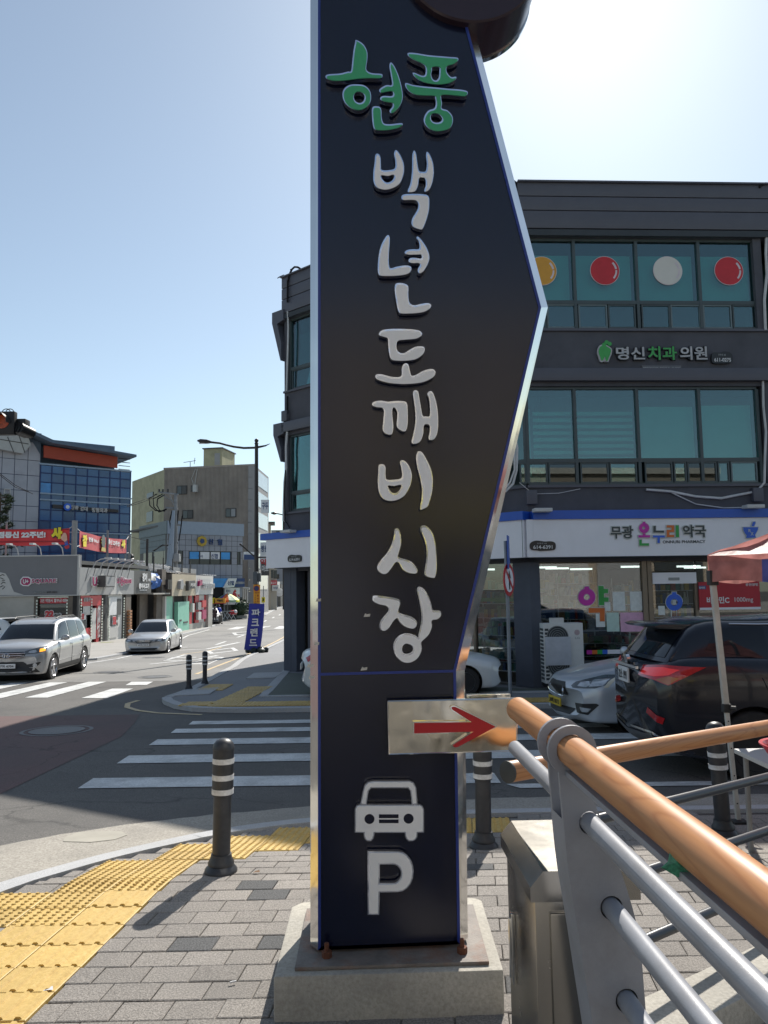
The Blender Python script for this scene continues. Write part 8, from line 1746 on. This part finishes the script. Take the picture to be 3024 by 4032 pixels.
def gh(x_base, x_wtop, x_b, x_c, x_rt, x_rb, zb, zr1, zr2, zr3, wb_, wr_, zrb):
    """greenhouse lines: belt, mid glass, rail, roof shoulder, centre; stations: screen base, screen top, B, C, rear top, rear base"""
    def stn(xb, xt, zb_, zt_, wb2, wt2, crown=.035, bow=.10):
        L0 = (xb, wb2, zb_); L2 = (xt, wt2, zt_)
        L1 = tuple((a + b) / 2 for a, b in zip(L0, L2)); L1 = (L1[0], L1[1] + .02, L1[2])
        return [L0, L1, L2, (xt + bow * .5, wt2 * .6, zt_ + crown * .8), (xt + bow * .7, 0, zt_ + crown)]
    S0 = [(x_base - .22, wb_ * .97, zb - .0), (x_base - .20, wb_ * .955, zb + .012), (x_base - .18, wb_ * .93, zb + .02), (x_base - .03, wb_ * .58, zb + .035), (x_base + .02, 0, zb + .04)]
    S1 = stn(x_base - .62, x_wtop, zb + .01, zr1 - .04, wb_, wr_, .03)
    S2 = stn(x_b, x_b, zb + .02, zr2 - .045, wb_ + .01, wr_ + .01, .045, 0)
    S3 = stn(x_c, x_c, zb + .03, zr2 - .06, wb_, wr_, .045, 0)
    S4 = stn((x_rt + x_rb) / 2 + .15, x_rt, zb + .04, zr3 - .05, wb_ - .03, wr_ - .03, .03, -.06)
    S5 = [(x_rb + .12, wb_ * .90, zrb - .02), (x_rb + .10, wb_ * .88, zrb), (x_rb + .08, wb_ * .86, zrb + .01), (x_rb, wb_ * .5, zrb + .02), (x_rb - .03, 0, zrb + .025)]
    return [S0, S1, S2, S3, S4, S5]
# saloon (front at +x)
SED = dict(wr=.33, wb=2.73, wx=1.42, wy=.905,
  st=[(2.40, .26, .60, .62, .62, .70, .62, .16), (2.37, .20, .655, .69, .74, .80, .70, .26), (2.22, .17, .72, .77, .82, .875, .76, .22), (1.75, .16, .80, .865, .87, .91, .80, .08), (1.0, .16, .895, .965, .885, .915, .80, 0), (.3, .16, .925, .95, .89, .915, .80, 0), (-.6, .16, .945, .96, .89, .915, .79, 0), (-1.4, .16, .965, .99, .885, .915, .78, 0), (-1.85, .17, .965, 1.03, .87, .905, .76, -.05), (-2.2, .20, .94, 1.01, .83, .87, .74, -.16), (-2.36, .26, .86, .93, .77, .82, .70, -.2), (-2.40, .34, .78, .82, .68, .74, .64, -.12)],
  gh=gh(1.12, .30, -.22, -1.0, -1.05, -1.75, .90, 1.40, 1.475, 1.42, .80, .60, 1.0),
  glass=dict(windscreen=[(.10, 2.12), (.93, 2.12), (.93, 4), (.10, 4)], rear_window=[(4.12, 2.15), (4.92, 2.15), (4.92, 4), (4.12, 4)], side_a=[(.55, .35), (1.92, .12), (1.92, 1.78), (1.06, 1.74)], side_b=[(2.03, .12), (3.05, .12), (3.0, 1.76), (2.03, 1.78)], side_c=[(3.12, .12), (3.75, .5), (3.45, 1.45), (3.08, 1.72)]),
  dec=[('tail_light', [(8.9, 4.3), (10.3, 4.2), (10.3, 5.2), (9.1, 5.0)], M_TAIL, .007)],
  seams=[(1.05, .35, .93, .88), (-.13, .28, -.17, .93), (-1.05, .45, -1.15, .94), (.9, .27, -1.0, .27)], handles=[(.05, .80), (-.95, .83)], mirror=(.72, .84, 1.0))
SUVK = dict(wr=.365, wb=2.70, wx=1.40, wy=.935,
  st=[(2.34, .32, .74, .76, .66, .74, .66, .14), (2.31, .26, .84, .87, .78, .84, .74, .26), (2.15, .24, .95, 1.0, .86, .92, .80, .20), (1.7, .24, 1.02, 1.10, .90, .945, .82, .06), (1.05, .24, 1.07, 1.17, .905, .945, .82, 0), (.3, .24, 1.09, 1.13, .905, .945, .82, 0), (-.6, .24, 1.11, 1.14, .905, .945, .82, 0), (-1.4, .24, 1.13, 1.16, .90, .945, .82, 0), (-1.9, .26, 1.13, 1.16, .88, .93, .80, -.03), (-2.2, .30, 1.08, 1.12, .84, .89, .78, -.12), (-2.32, .36, 1.0, 1.04, .80, .85, .74, -.16), (-2.36, .44, .92, .95, .70, .76, .66, -.1)],
  gh=gh(1.20, .50, -.15, -1.0, -1.75, -2.22, 1.08, 1.58, 1.70, 1.66, .84, .66, 1.10),
  glass=dict(windscreen=[(.10, 2.12), (.93, 2.12), (.93, 4), (.10, 4)], rear_window=[(4.2, 2.25), (4.85, 2.25), (4.85, 4), (4.2, 4)], side_a=[(.55, .35), (1.92, .12), (1.92, 1.80), (1.06, 1.76)], side_b=[(2.03, .12), (2.97, .14), (2.97, 1.78), (2.03, 1.80)], side_c=[(3.07, .16), (3.85, .6), (3.65, 1.55), (3.07, 1.76)]),
  dec=[('tail_light', [(8.5, 4.3), (10.0, 4.2), (10.0, 5.4), (9.0, 5.2)], M_TAIL, .007), ('sill_cladding', [(2.9, 1.9), (8.9, 1.9), (8.9, 2.35), (2.9, 2.35)], M_BLKPL, .006)],
  seams=[(1.05, .42, .93, 1.02), (-.08, .38, -.12, 1.08), (-1.0, .6, -1.2, 1.1), (.9, .50, -1.0, .56)], handles=[(.05, .95), (-.95, 1.0)], mirror=(.78, .90, 1.16), hm=M_CHR)
import copy
def scl(K_, sx=1., sy=1., sz=1., **kw):
    k = copy.copy(K_); k['st'] = [(a * sx, b, c * sz, d * sz, e * sy, f * sy, g_ * sy, h) for a, b, c, d, e, f, g_, h in K_['st']]; k['gh'] = [[(x * sx, y * sy, z * sz) for x, y, z in r] for r in K_['gh']]
    k['wb'] *= sx; k['wx'] *= sx; k['wy'] *= sy; k['mirror'] = (K_['mirror'][0] * sx, K_['mirror'][1] * sy, K_['mirror'][2] * sz); k['handles'] = [(a * sx, b * sz) for a, b in K_['handles']]; k['seams'] = [(a * sx, b * sz, c * sx, d * sz) for a, b, c, d in K_['seams']]; k.update(kw); return k
P_SIL = paint('paint_silver', (.42, .42, .42), .4, .34); P_SIL2 = paint('paint_silver_cool', (.52, .55, .59), .35, .36); P_DK = pm('paint_dark_navy', (.008, .010, .017), .22, metal=.0, var=.03, vs=2, coat=.35); P_WH = paint('paint_white', (.66, .68, .68), .0, .3)
from mathutils.bvhtree import BVHTree
def lay(t, name, outline, view, mat, off=.006, both=True, sub=10, parent=None):
    """press an outline onto the body skin. view F/R: (y, z) from ahead/behind; D: (a, z) from the front corner; S: (x, z) from the side"""
    body = [c for c in t.children if c.name.startswith('body')][0]; me = body.data
    bv = BVHTree.FromPolygons([v.co for v in me.vertices], [tuple(p.vertices) for p in me.polygons])
    def hit(a, z):
        if view == 'F': o, d = Vector((5, a, z)), Vector((-1, 0, 0))
        elif view == 'R': o, d = Vector((-5, a, z)), Vector((1, 0, 0))
        elif view == 'S': o, d = Vector((a, 5, z)), Vector((0, -1, 0))
        elif view == 'D': d = Vector((-.75, -.66, 0)); o = d * -6 + Vector((-.66, .75, 0)) * a + Vector((0, 0, z))
        else: d = Vector((.75, -.66, 0)); o = d * -6 + Vector((.66, .75, 0)) * a + Vector((0, 0, z))
        h = bv.ray_cast(o, d)
        if h[0] is None: return None
        return h[0] - d * off
    # rows between the left and right halves of the outline: outline = [(a, z)...]; triangulate then refine
    ys = [p[0] for p in outline]; zs2 = [p[1] for p in outline]; n1 = sub; verts = {}; V = []; F_ = []
    def inside(a, z):
        c = False
        for i in range(len(outline)):
            (x1, y1), (x2, y2) = outline[i - 1], outline[i]
            if (y1 > z) != (y2 > z) and a < (x2 - x1) * (z - y1) / (y2 - y1) + x1: c = not c
        return c
    cols_ = n1 * 2; lo, hi = min(ys), max(ys); strips = []
    for i in range(cols_ + 1):
        a = lo + (hi - lo) * min(max(i / cols_, 1e-3), 1 - 1e-3); cr_2 = []
        for k in range(len(outline)):
            (x1, y1), (x2, y2) = outline[k - 1], outline[k]
            if (x1 > a) != (x2 > a): cr_2.append(y1 + (y2 - y1) * (a - x1) / (x2 - x1))
        if len(cr_2) < 2: strips.append(None); continue
        z0, z1 = min(cr_2), max(cr_2); strips.append([hit(a, z0 + (z1 - z0) * j / 5) for j in range(6)])
    res = []
    for s_ in ((1, -1) if both else (1,)):
        g = G()
        for A_, B2 in zip(strips, strips[1:]):
            if not A_ or not B2: continue
            for j in range(5):
                q = [A_[j], B2[j], B2[j + 1], A_[j + 1]]
                if any(p is None for p in q) or max((q[0] - q[2]).length, (q[1] - q[3]).length) > .45: continue
                g.add([(p.x, p.y * s_, p.z) for p in q], [(0, 1, 2, 3)])
        o = mk(name, g, mat, parent or t, smooth=True); res.append(o)
    return res
def lamp_set(t, z0, z1, outer=1.0, dark=None):
    lay(t, 'headlight', [(-1.20, z0), (-1.16, z0 - .03), (-.78, z0 - .01), (-.58, z0 + .06), (-.50, z1), (-.75, z1 - .01), (-1.14, z0 + .06)], 'D', dark or M_HLD, .007)
    lay(t, 'headlight_reflector', [(-1.08, z0 + .005), (-.92, z0 + .0), (-.86, z0 + .04), (-.90, z0 + .085), (-1.04, z0 + .06)], 'D', M_HL, .011, sub=5)
def hd(fx, fy): return math.atan2(fy, fx)
t1, B1_, _ = car('silver_suv', 'silver off-road car with amber indicator lit, cut off by the left edge', (-10.45, 23.45, zr(23.6)), hd(.07, -1), P_SIL, SUVK, plate=(2.365, .50, .50, .12, '47머 4704'))
def chrome_bars(t, K_, zs_, x, w):
    for z in zs_: g = G(); g.tube([(x - .10, -w, z), (x - .02, -w * .6, z), (x, 0, z), (x - .02, w * .6, z), (x - .10, w, z)], .013, 6); mk('grille_bar', g, M_CHR, t, smooth=True)
def hbadge(t, x, z, r=.06):
    g = G(); P_ = [(x, r * 1.6 * math.cos(a), z + r * .85 * math.sin(a)) for a in [i * math.pi / 10 for i in range(21)]]; g.tube(P_, .008, 5); g.tube([(x, -r * .6, z - r * .6), (x, -r * .45, z + r * .6)], .009, 5); g.tube([(x, r * .45, z - r * .6), (x, r * .6, z + r * .6)], .009, 5); g.tube([(x, -r * .5, z - .01), (x, r * .5, z + .01)], .009, 5); mk('bonnet_badge', g, M_CHR, t)
lamp_set(t1, .83, .99); lay(t1, 'indicator', [(-.80, .845), (-.64, .87), (-.60, .95), (-.78, .93)], 'D', M_AMB, .012, sub=5)
lay(t1, 'grille', [(-.50, .84), (-.42, .70), (.42, .70), (.50, .84), (.46, .87), (-.46, .87)], 'F', M_BLKPL, .006, False); lay(t1, 'lower_bumper', [(-.80, .30), (.80, .30), (.78, .42), (.55, .44), (.45, .60), (-.45, .60), (-.55, .44), (-.78, .42)], 'F', M_BLKPL, .006, False)
lay(t1, 'fog_lamp_recess', [(-1.12, .52), (-1.08, .44), (-.86, .47), (-.76, .57), (-.82, .58)], 'D', M_BLKPL, .008, sub=6)
chrome_bars(t1, SUVK, (.72, .775, .83), 2.36, .46); hbadge(t1, 2.385, .775)
for s_ in (1, -1): g = G(); g.cyl((2.14, s_ * .70, .50), (2.22, s_ * .71, .50), .055, n=16); mk('fog_lamp', g, M_HL, t1, smooth=True)
for s_ in (1, -1): g = G(); g.tube([(.35, s_ * .60, 1.70), (.2, s_ * .615, 1.745), (-1.2, s_ * .60, 1.745), (-1.5, s_ * .58, 1.69)], .018, 6); mk('roof_rail', g, M_BLKPL, t1, smooth=True)
t2, B2_, _ = car('silver_saloon', 'silver saloon coming down the street with its front toward the camera', (-10.72, 36.2, zr(36.3)), hd(.075, -1), P_SIL, SED, plate=(2.415, .47, .50, .115, '47머 7417'))
lamp_set(t2, .62, .75); lay(t2, 'grille', [(-.40, .655), (-.30, .53), (.30, .53), (.40, .655)], 'F', M_HLD, .006, False); lay(t2, 'lower_intake', [(-.60, .33), (-.52, .24), (.52, .24), (.60, .33)], 'F', M_BLKPL, .006, False); lay(t2, 'fog_lamp', [(-1.12, .36), (-1.08, .30), (-.92, .31), (-.88, .37)], 'D', M_HL, .008, sub=4)
chrome_bars(t2, SED, (.60, .64, .68), 2.40, .36); hbadge(t2, 2.425, .64, .05)
S2K = scl(SED, 1, 1, 1.07)
t3, B3_, _ = car('parked_silver_saloon', 'silver saloon with yellow number plate parked behind the dark off-road car', (5.06, 12.86, zr(12.8)), hd(-.987, -.16), P_SIL2, S2K, plate=(2.415, .42, .48, .13, '38배 8073'), plate_mat=pm('plate_yellow', (.55, .40, .03), .5))
lamp_set(t3, .70, .88); lay(t3, 'headlight_reflector', [(-.88, .71), (-.66, .73), (-.62, .83), (-.85, .81)], 'D', M_HL, .011, sub=5); lay(t3, 'grille', [(-.27, .74), (-.33, .66), (-.24, .52), (.24, .52), (.33, .66), (.27, .74)], 'F', M_BLKPL, .008, False)
lay(t3, 'lower_intake', [(-.50, .36), (-.42, .26), (.42, .26), (.50, .36)], 'F', M_BLKPL, .006, False); lay(t3, 'fog_recess', [(-1.16, .44), (-1.10, .31), (-.90, .29), (-.72, .45), (-.76, .47)], 'D', M_BLKPL, .007); lay(t3, 'fog_lamp', [(-1.04, .40), (-1.0, .33), (-.90, .33), (-.84, .39)], 'D', M_HL, .012, sub=4)
lay(t3, 'light_guide', [(-.66, .70), (-.60, .705), (-.545, .80), (-.56, .85), (-.61, .80)], 'D', pm('light_guide_cream', (.62, .56, .44), .3), .013, sub=4)
g = G(); P_ = [(2.40 - .10 * abs(math.sin(a)) ** 2, .30 * math.cos(a), .60 + .11 * math.sin(a)) for a in [i * math.pi / 10 for i in range(21)]]; g.tube(P_, .012, 6); mk('grille_surround', g, M_CHR, t3)
SF2 = scl(SUVK, 1.01, 1, 1.0, spokes=10, wr=.375, hm=M_CHR); SF2['st'] = [(a, b, c * 1.16, d * 1.13, e, f, g_, h) for a, b, c, d, e, f, g_, h in SF2['st']]; SF2['gh'] = [[(x, y, z * (1.13 if k < 1 else 1.08 if k < 2 else 1.02)) if i in (1, 2, 3, 4) else (x, y, z * 1.13) for k, (x, y, z) in enumerate(r)] for i, r in enumerate(SF2['gh'])]; SF2['dec'] = [d for d in SF2['dec'] if d[0] != 'tail_light']
t4, B4_, G4_ = car('dark_suv', 'dark navy off-road car seen from behind its right rear, parked beyond the canopy leg', (5.22, 9.28, zr(9.2)), hd(1, .0), P_DK, SF2, rim=pm('alloy_dark_polished', (.22, .22, .23), .25, metal=.9), rearplate=(-2.40, 1.06, .36, .17, '32소 1991'))
# detailing of the dark car: wrap-round lamps, fog reflectors, spoiler, chrome window line, bumper skirt
lay(t4, 'tail_light', [(-1.27, 1.09), (-1.25, 1.20), (-.85, 1.235), (-.50, 1.215), (-.62, 1.13), (-.80, 1.02), (-.98, 1.07)], 'E', M_TAIL, .010)
lay(t4, 'lamp_element', [(-1.22, 1.11), (-1.20, 1.18), (-.88, 1.21), (-.70, 1.19), (-.80, 1.13), (-.98, 1.105)], 'E', M_TAILB, .016); lay(t4, 'amber_element', [(-.96, 1.075), (-.80, 1.03), (-.70, 1.10), (-.80, 1.12)], 'E', pm('amber_dull', (.45, .12, .02), .2, coat=1), .014)
lay(t4, 'rear_reflector', [(-1.18, .68), (-1.16, .75), (-.86, .67), (-.88, .60)], 'E', M_TAIL, .010, sub=5); lay(t4, 'bumper_skirt', [(-1.6, .30), (-1.6, .44), (-1.05, .46), (-.72, .36), (-.75, .28)], 'E', pm('skirt_grey', (.10, .10, .105), .45), .008)
lay(t4, 'lower_trim', [(-1.5, .47), (-1.5, .49), (-1.03, .505), (-.68, .39), (-.70, .37), (-1.05, .485)], 'E', M_CHR, .014)
for s_ in (False, True):
    sg_ = -1 if s_ else 1
    g = G(); g.tube([Vector((p.x, (p.y + .012) * sg_, p.z)) for p in [G4_.e(u / 8, .06) for u in range(8, 31)]], .009, 5); mk('chrome_window_line', g, M_CHR, t4)
    g = G(); g.tube([Vector((p.x, (p.y + .012) * sg_, p.z)) for p in [G4_.e(u / 8, 1.86) for u in range(9, 29)]], .008, 5); mk('chrome_window_line', g, M_CHR, t4)
g = G(); g.prism([(-1.62, 1.655), (-2.12, 1.66), (-2.20, 1.64), (-2.16, 1.61), (-1.8, 1.59)], -.56, .56); mk('spoiler', g, P_DK, t4, bevel=.01)
g = G(); g.tube([(-2.18, .0, 1.17), (-2.24, .2, 1.15), (-2.20, .45, 1.18)], .015, 5); mk('rear_wiper', g, M_BLKPL, t4)
g = G(); g.cyl((-2.33, 0, 1.24), (-2.37, 0, 1.235), .055, n=16); mk('round_emblem', g, M_CHR, t4)
g = G(); g.box(-2.40, -2.37, -.45, .45, 1.16, 1.19); mk('plate_trim', g, M_CHR, t4)
t5, B5_, _ = car('white_hatchback', 'small white car parked in front of the corner windows, mostly hidden by the sign pillar', (.33, 16.95, zf(16.9)), hd(1, .03), P_WH, scl(SED, .90, .93, .98, wr=.30, wy=.845), rearplate=(-2.16, .62, .5, .13, 'FA66'))
t6, B6_, _ = car('white_suv', 'white car with dark rear window behind the silver off-road car, at the left edge', (-16.0, 29.8, zr(29.5)), hd(-1, .05), P_WH, SUVK)
g = G(); g.box(-2.25, -1.6, -.6, .6, 1.60, 1.67); mk('spoiler', g, M_BLKPL, t6, bevel=.02)
c7 = clone(t2, (atY(815, 2440, 76).x, 77.5, zf(77)), hd(.3, -1), 'pale silver car half hidden by the corner post, beside the food stall'); c7.name = 'silver_saloon'
c8 = clone(t6, (atY(1121, 2370, 158).x, 160, zf(158)), hd(.1, -1), 'tiny pale van far up the street beside the dark building edge'); c8.name = 'distant_van'

# ================================================================== MARKET STALL AT THE RIGHT
def cloth(name, col, tr=.45):
    mt = bpy.data.materials.new(name); mt.use_nodes = True; n = mt.node_tree; N = n.nodes; Lk = n.links; b = N['Principled BSDF']; b.inputs['Base Color'].default_value = tuple(col) + (1,); b.inputs['Roughness'].default_value = .55
    tc = N.new('ShaderNodeTexCoord'); no = N.new('ShaderNodeTexNoise'); no.inputs['Scale'].default_value = 5; no.inputs['Detail'].default_value = 5; Lk.new(tc.outputs['Object'], no.inputs['Vector']); cr = N.new('ShaderNodeValToRGB'); e = cr.color_ramp.elements; e[0].position = .35; e[0].color = tuple(c * .75 for c in col) + (1,); e[1].position = .65; e[1].color = tuple(min(1, c * 1.3 + .04) for c in col) + (1,); Lk.new(no.outputs[0], cr.inputs[0]); Lk.new(cr.outputs[0], b.inputs['Base Color'])
    bp = N.new('ShaderNodeBump'); bp.inputs['Strength'].default_value = .7; bp.inputs['Distance'].default_value = .03; Lk.new(no.outputs[0], bp.inputs['Height']); Lk.new(bp.outputs[0], b.inputs['Normal'])
    tl_ = N.new('ShaderNodeBsdfTranslucent'); Lk.new(cr.outputs[0], tl_.inputs[0]); mx = N.new('ShaderNodeMixShader'); mx.inputs[0].default_value = tr; Lk.new(b.outputs[0], mx.inputs[1]); Lk.new(tl_.outputs[0], mx.inputs[2]); Lk.new(mx.outputs[0], N['Material Output'].inputs[0]); return mt
M_CAN = cloth('canopy_red_cloth', (.46, .19, .17), .45); M_CANB = cloth('canopy_blue_cloth', (.06, .08, .35), .4)
cn = thing('market_canopy', 'faded red pop-up canopy corner on a pale telescopic leg with a black clamp', 'canopy', (2.9, 6.3, -.1))
A1 = atY(2785, 2190, 6.3); A2 = atY(2790, 2288, 6.3); ez = A1.z; W_ = 2.0
CE1 = Vector((.6, -.8, 0)); CE2 = Vector((.8, .6, 0)); apex = Vector((A1.x, 6.3, 0)) + CE1 + CE2; apex.z = 2.47; rgx = random.Random(8)
def roofp(a, b, c, n_=14, wr=.03):
    g = G()
    for i in range(n_ + 1):
        for j in range(n_ + 1 - i): s_, t = i / n_, j / n_; p = a * (1 - s_ - t) + b * s_ + c * t; dip = -.10 * (1 - s_ - t) * (s_ + t) * 2; g.v.append((p.x + rgx.uniform(-wr, wr) * .2, p.y, p.z + dip + .012 * math.sin(i * 1.9 + j * 1.3) + rgx.uniform(-wr, wr) * .2))
    def ix(i, j): return sum(n_ + 1 - q for q in range(i)) + j
    for i in range(n_):
        for j in range(n_ - i):
            g.f.append((ix(i, j), ix(i + 1, j), ix(i, j + 1))); g.m.append(0)
            if j < n_ - i - 1: g.f.append((ix(i + 1, j), ix(i + 1, j + 1), ix(i, j + 1))); g.m.append(0)
    return g
c00 = Vector((A1.x, 6.3, ez)); c10 = c00 + CE1 * 2; c11 = c10 + CE2 * 2; c01 = c00 + CE2 * 2
for a, b in ((c00, c10), (c10, c11), (c11, c01), (c01, c00)): mk('roof_panel', roofp(a, b, apex), M_CAN, cn, recalc=False, smooth=True)
def val(a, b, h, nn):
    g = G(); n_ = 40
    for i in range(n_ + 1):
        p = a.lerp(b, i / n_); sw = .018 * math.sin(i * .9) + rgx.uniform(-.004, .004)
        for j in range(6): f_ = j / 5; g.v.append((p.x + nn.x * sw * f_, p.y + nn.y * sw * f_, p.z - h * f_ + (.015 * math.sin(i * .35) * f_)))
    for i in range(n_):
        for j in range(5): q = i * 6 + j; g.f.append((q, q + 6, q + 7, q + 1)); g.m.append(1 if i > 8 and i < 13 and 0 < j < 5 else 0)
    return g
mk('valance', val(c00, c10, .215, -CE2), [M_CAN, M_CANB], cn, recalc=False, smooth=True); mk('valance', val(c01, c00, .215, -CE1), [M_CAN, M_CAN], cn, recalc=False, smooth=True)
M_LEG = pm('canopy_leg_cream', (.50, .47, .42), .5, var=.12, vs=10); LT = atY(2806, 2290, 6.3); LB = Vector((2.69, 6.12, zs(6.12) + .01)); LM = LT.lerp(LB, .54)
def beam(g, a, b, w_):
    d_ = (b - a).normalized(); x_ = Vector((1, 0, 0)); x_ = (x_ - d_ * x_.dot(d_)).normalized() * w_; y_ = d_.cross(x_).normalized() * w_
    g.add([a - x_ - y_, a + x_ - y_, a + x_ + y_, a - x_ + y_, b - x_ - y_, b + x_ - y_, b + x_ + y_, b - x_ + y_], [(0, 1, 2, 3), (4, 5, 6, 7), (0, 1, 5, 4), (1, 2, 6, 5), (2, 3, 7, 6), (3, 0, 4, 7)])
g = G(); beam(g, LT, LM, .021); lg = mk('leg', g, M_LEG, cn, bevel=.003); g = G(); beam(g, LM, LB, .016); mk('inner_leg', g, M_LEG, lg, bevel=.003)
g = G(); beam(g, LM - Vector((0, 0, .035)), LM + Vector((0, 0, .03)), .027); g.cyl(LM + Vector((.02, -.03, 0)), LM + Vector((.055, -.05, .0)), .018, n=10); mk('clamp', g, M_BLKPL, lg)
g = G(); beam(g, LT - Vector((0, 0, .03)), LT + Vector((0, 0, .09)), .034); mk('top_bracket', g, M_BLKPL, cn)
for k in range(4): p = LM.lerp(LB, .12 + k * .24); g = G(); g.cyl(p + Vector((0, -.0175, 0)), p + Vector((0, -.015, 0)), .006, n=8); mk('adjustment_hole', g, M_BLKPL, lg)
g = G(); g.box(LB.x - .05, LB.x + .06, LB.y - .05, LB.y + .05, LB.z - .01, LB.z + .008); g.ball(LB, .035, 10, 6, sc=(1.3, 1, .6)); mk('foot', g, M_BLKPL, lg)
for q in (c10, c11, c01):
    g = G(); zq = zs(q.y) if q.y < 6.6 else zr(q.y); beam(g, Vector((q.x, q.y, ez - .05)), Vector((q.x, q.y, zq)), .018); mk('leg', g, M_LEG, cn)
g = G(); beam(g, c00 + CE2 * .04 + Vector((0, 0, -.05)), c10 + CE2 * .04 + Vector((0, 0, -.05)), .014); mk('frame_bar', g, M_LEG, cn)
# bowl of potatoes on a stall table
bz = .60; bx, by = 2.425, 4.6
tbn = thing('stall_table', 'low market stall table just past the right edge holding a red bowl', 'table', (3.0, 4.8, zs(4.8))); g = G(); g.box(2.325, 3.6, 4.3, 5.3, bz - .03, bz); mk('top', g, M_SGL, tbn, bevel=.005)
for x, y in ((2.38, 4.35), (3.55, 4.35), (2.38, 5.25), (3.55, 5.25)): g = G(); g.cyl((x, y, zs(y)), (x, y, bz - .03), .018, n=8); mk('leg', g, M_POLEG, tbn)
bw = thing('red_bowl', 'round red plastic bowl heaped with pink-brown potatoes at the right edge', 'bowl', (bx, by, bz)); g = G(); g.lathe([(.0, .0), (.10, .0), (.15, .045), (.195, .105), (.222, .150), (.235, .155), (.235, .163), (.214, .160), (.185, .11), (.14, .05), (.0, .012)], c=(bx, by, bz), n=40); mk('bowl', g, pm('bowl_red', (.55, .025, .04), .35, coat=.3), bw, smooth=True)
M_POT = pm('potato_skin', (.42, .20, .16), .7, var=.25, vs=25, bump=.3, bs=60); rgx = random.Random(2)
for k in range(22):
    a = rgx.uniform(0, 6.28); r = .16 * math.sqrt(rgx.random()); z = bz + .13 + (.16 - r) * .5 + rgx.uniform(-.01, .02)
    p = thing('potato', 'pink-brown potato heaped in the red bowl', 'potato', (bx + r * math.cos(a), by + r * math.sin(a), z), 'potatoes in the red bowl', rz=rgx.uniform(0, 3)); g = G(); g.ball((0, 0, 0), .042, 12, 8, sc=(1.25, .95, .9)); mk('potato_body', g, M_POT, p, smooth=True)

for lb_, px, py in (('tiny white paper scrap on the pavers beside the yellow tactile strip', 190, 3905), ('tiny pale cigarette end on the pavers left of the plinth', 905, 3880), ('small brown dry leaf on the pavers near the bollard foot', 1010, 3440)):
    p = gnd(px, py, zs); t = thing('litter', lb_, 'litter', p + Vector((0, 0, .008))); g = G(); m_ = M_LW2 if 'brown' not in lb_ else pm('dry_leaf', (.16, .08, .03), .8)
    if 'cigarette' in lb_: g.cyl((p.x, p.y, p.z + .012), (p.x + .025, p.y + .012, p.z + .012), .004, n=8)
    else: g.add([(p.x + a, p.y + b, p.z + .008 + c) for a, b, c in ((-.02, -.008, 0), (0, -.014, .006), (.022, -.004, .002), (.014, .012, .01), (-.010, .012, .003))], [(0, 1, 2, 3, 4)])
    mk('scrap', g, m_, t, recalc=False)

# ================================================================== ACROSS THE ROAD BEHIND THE CAMERA (invented building, added only to give reflections)
bk = thing('added_beige_building', 'unseen beige building with white-framed windows, added for the pharmacy glass and polished steel to mirror', 'building', (2, -17, 0))
BK = Frame(26, -15, 180); M_BEI = pm('beige_wall', (.36, .30, .23), .8, var=.1, vs=.6); M_BEI2 = pm('beige_trim', (.58, .54, .46), .7)
g = G(); g.box(0, 50, .0, 8, 0, 9.2); mk('wall', g, M_BEI, bk, BK); g = G(); g.box(-.3, 50.3, -.25, 8.2, 9.2, 9.6); mk('cornice', g, M_BEI2, bk, BK); g = G(); g.box(0, 50, -.12, 0, 3.3, 4.2); mk('sign_band', g, pm('band_brown', (.10, .07, .06), .6), bk, BK)
for k in range(12):
    for z in (4.9, 7.1):
        x = 2 + k * 4; g = G(); g.box(x, x + 1.9, -.06, .0, z, z + 1.35); o = mk('window', g, M_SWH, bk, BK)
        for xx in (x + .08, x + 1.0): g = G(); g.box(xx, xx + .82, -.075, -.06, z + .08, z + 1.27); mk('pane', g, M_DW, o, BK)
    g = G(); g.box(1.2 + k * 4, 4.6 + k * 4, -.05, 0, .1, 3.2); mk('shop_front', g, [M_DW, M_SG2, M_SGL, M_DW, M_SGD][k % 5], bk, BK)
for k, (s_, x) in enumerate((('수퍼', 8), ('시장', 20), ('분식', 32))): g = G(); g.box(x, x + 4, -.2, -.12, 3.4, 4.1); mk('sign_panel', g, [M_RED3, M_YEL2, M_SIGNB][k], bk, BK)
